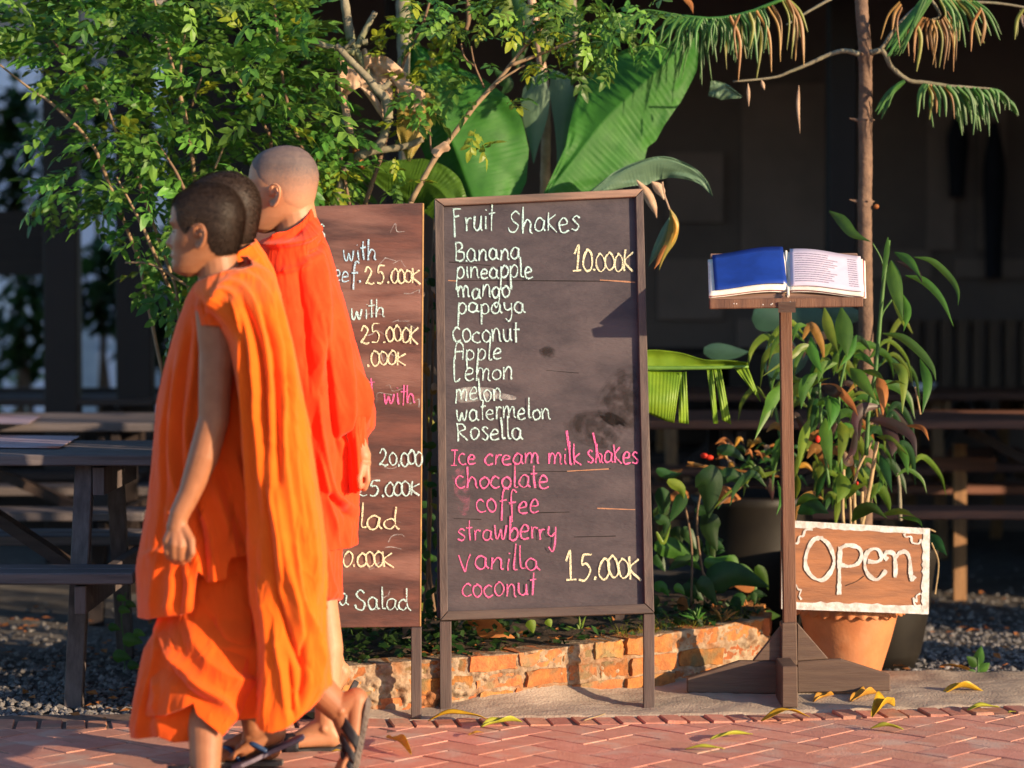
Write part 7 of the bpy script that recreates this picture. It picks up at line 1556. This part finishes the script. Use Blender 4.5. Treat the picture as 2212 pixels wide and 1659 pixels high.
# ================================================================ FARTHEST, TALLEST FIGURE
back = empty('person', (P(670, 1600, 6.62).x, 6.62, 0), 'tallest walking person with shaved head in red-orange robe, nearest the chalk boards', 'person')
HB = Head(P(608, 413, 6.62), yaw=math.radians(8), pitch=math.radians(-3), sc=1.04)
mb = MB(); HB.mesh(mb)
mb.capsule(P(632, 440, 6.62), P(650, 540, 6.63), .058, .062, 20)
mb.capsule(P(655, 640, 6.64), P(665, 1000, 6.64), .095, .09, 18); mb.capsule(P(645, 585, 6.58), P(655, 585, 6.68), .05, .05)
for yy in (6.585, 6.68): mb.capsule(P(650, 600, yy), P(725, 850, yy-.01), .042, .036)
mb.capsule(P(725, 850, 6.57), P(783, 985, 6.52), .034, .024); mb.capsule(P(725, 850, 6.67), P(700, 1000, 6.68), .034, .026)
hw = P(788, 1000, 6.52)
for k in range(4):
    a = P(792-3*k, 1008, 6.505+.014*k); b = P(794-4*k, 1038, 6.50+.015*k); c = P(788-5*k, 1056, 6.505+.015*k); mb.capsule(hw, a, .018, .0105, 10); mb.capsule(a, b, .0100, .009, 10); mb.capsule(b, c, .009, .0075, 10)
mb.capsule(P(782, 1005, 6.50), P(776, 1035, 6.488), .011, .009, 10); mb.capsule(P(776, 1035, 6.488), P(778, 1052, 6.49), .009, .008, 10)
mb.capsule(P(665, 1080, 6.62), P(690, 1250, 6.58), .065, .042, 18); mb.capsule(P(690, 1250, 6.58), P(710, 1400, 6.53), .042, .040, 18); mb.capsule(P(710, 1400, 6.53), P(706, 1566, 6.50), .040, .033, 18)
yb = 6.50; ab = P(704, 1568, yb); foot(mb, ab, P(716, 1592, yb), P(622, 1602, yb), P(595, 1608, yb), (0, -1, 0), .98)
mb.capsule(P(665, 1080, 6.70), P(675, 1300, 6.74), .065, .045, 18); mb.capsule(P(675, 1300, 6.74), P(720, 1436, 6.88), .048, .034, 18)
foot(mb, P(722, 1440, 6.88), P(738, 1452, 6.88), P(712, 1515, 6.88), P(696, 1545, 6.88), (0, 1, 0), .9)
bake_skin(mb, 'body', .0033, M['skin2'], back, 3)
SHAVE = [(371, 430), (386, 446), (398, 458), (404, 470), (420, 486), (430, 490), (440, 486), (452, 488), (462, 500), (464, 520), (472, 530), (500, 540), (540, 520), (560, 440), (520, 370), (440, 360), (366, 395)]
HB.hair(SHAVE, 'hair', M['stubble'], back, .0010, .0016, 5000)
face_bits(HB, back)
drape('upper_robe', [(440, 618, 668, 6.62, .055), (470, 600, 684, 6.62, .068), (500, 585, 695, 6.62, .085), (540, 552, 712, 6.63, .12), (640, 535, 738, 6.63, .15), (740, 530, 767, 6.63, .155), (830, 530, 792, 6.63, .155), (885, 530, 808, 6.63, .155), (925, 530, 806, 6.63, .15), (948, 535, 788, 6.63, .15), (1060, 540, 772, 6.63, .15), (1190, 545, 772, 6.63, .15)], M['robe_red'], back, nphi=300, nz=280,
      top=[(0, 446), (30, 452), (70, 474), (110, 500), (150, 514), (180, 518), (230, 505), (300, 465), (360, 446)], bot=[(0, 1172), (25, 1180), (60, 1190), (180, 1190), (360, 1172)],
      folds=[([(668, 448), (640, 470), (612, 500), (585, 520)], 6, .012), ([(680, 470), (650, 500), (620, 520)], 7, -.010), ([(690, 492), (660, 520), (600, 530), (560, 525)], 8, .016), ([(700, 520), (690, 540), (660, 552)], 5, -.012), ([(690, 540), (700, 620), (705, 720), (690, 830)], 14, .014), ([(640, 560), (660, 700), (670, 830)], 12, -.008),
             ([(720, 620), (745, 740), (760, 860), (756, 940)], 10, .012), ([(700, 700), (712, 800), (720, 900), (735, 990)], 8, -.014), ([(735, 950), (760, 935), (795, 930)], 6, -.012), ([(770, 800), (790, 860), (785, 925)], 10, .012), ([(690, 860), (700, 960), (720, 1060), (765, 1100)], 8, .012), ([(700, 1060), (730, 1090), (762, 1120)], 7, -.012),
             ([(690, 980), (710, 1080), (735, 1180)], 6, .010), ([(765, 940), (762, 1010), (766, 1060)], 5, .010), ([(680, 560), (640, 580), (600, 590)], 8, .008)],
      pleats=[(6, .005, 540, 900, .4, 83, .9)], seed=81, rnd=.003, wr=.0014)
drape('sleeve', [(900, 735, 795, 6.56, .05), (940, 745, 790, 6.55, .05), (1000, 752, 794, 6.54, .045), (1064, 758, 798, 6.535, .04)], M['robe_red'], back, bot=[(0, 1030), (60, 1050), (110, 1066), (180, 1064), (270, 1050), (360, 1030)], folds=[([(770, 940), (774, 1000), (778, 1055)], 4, .007)], seed=91, nphi=100, nz=80, rnd=.003)
drape('sarong', [(1150, 570, 738, 6.6, .13), (1240, 575, 735, 6.6, .13), (1290, 580, 736, 6.6, .13), (1345, 585, 728, 6.6, .125)], M['robe_red'], back, bot=[(0, 1296), (40, 1306), (70, 1330), (100, 1345), (180, 1340), (270, 1320), (360, 1296)], folds=[([(700, 1290), (712, 1302), (735, 1298)], 6, -.018), ([(690, 1310), (712, 1300)], 5, .01), ([(700, 1180), (712, 1250), (728, 1290)], 8, .008)], pleats=[(8, .006, 1150, 1300, .5, 93, .8)], seed=95, nphi=160, nz=90)
fb_ = (P(622, 1602, yb)-P(716, 1592, yb)).normalized(); 
sandal('planted', P(712, 1612, yb), P(612, 1616, yb), (0, -1, 0), (0, 0, 1), back, M['sole_dark'], M['strap_dark'], ((.80, .040, .04),), .03, .022)
fr_ = (P(716, 1500, 6.88)-P(742, 1456, 6.88)).normalized(); u_ = Vector((0, 1, 0)).cross(fr_); u_ = u_ if u_.x < 0 else -u_
sandal('raised', P(752, 1492, 6.88), P(722, 1545, 6.88), (0, 1, 0), u_, back, M['sole_dark'], M['strap_dark'], ((.6, .06, .04),), .03, .016)
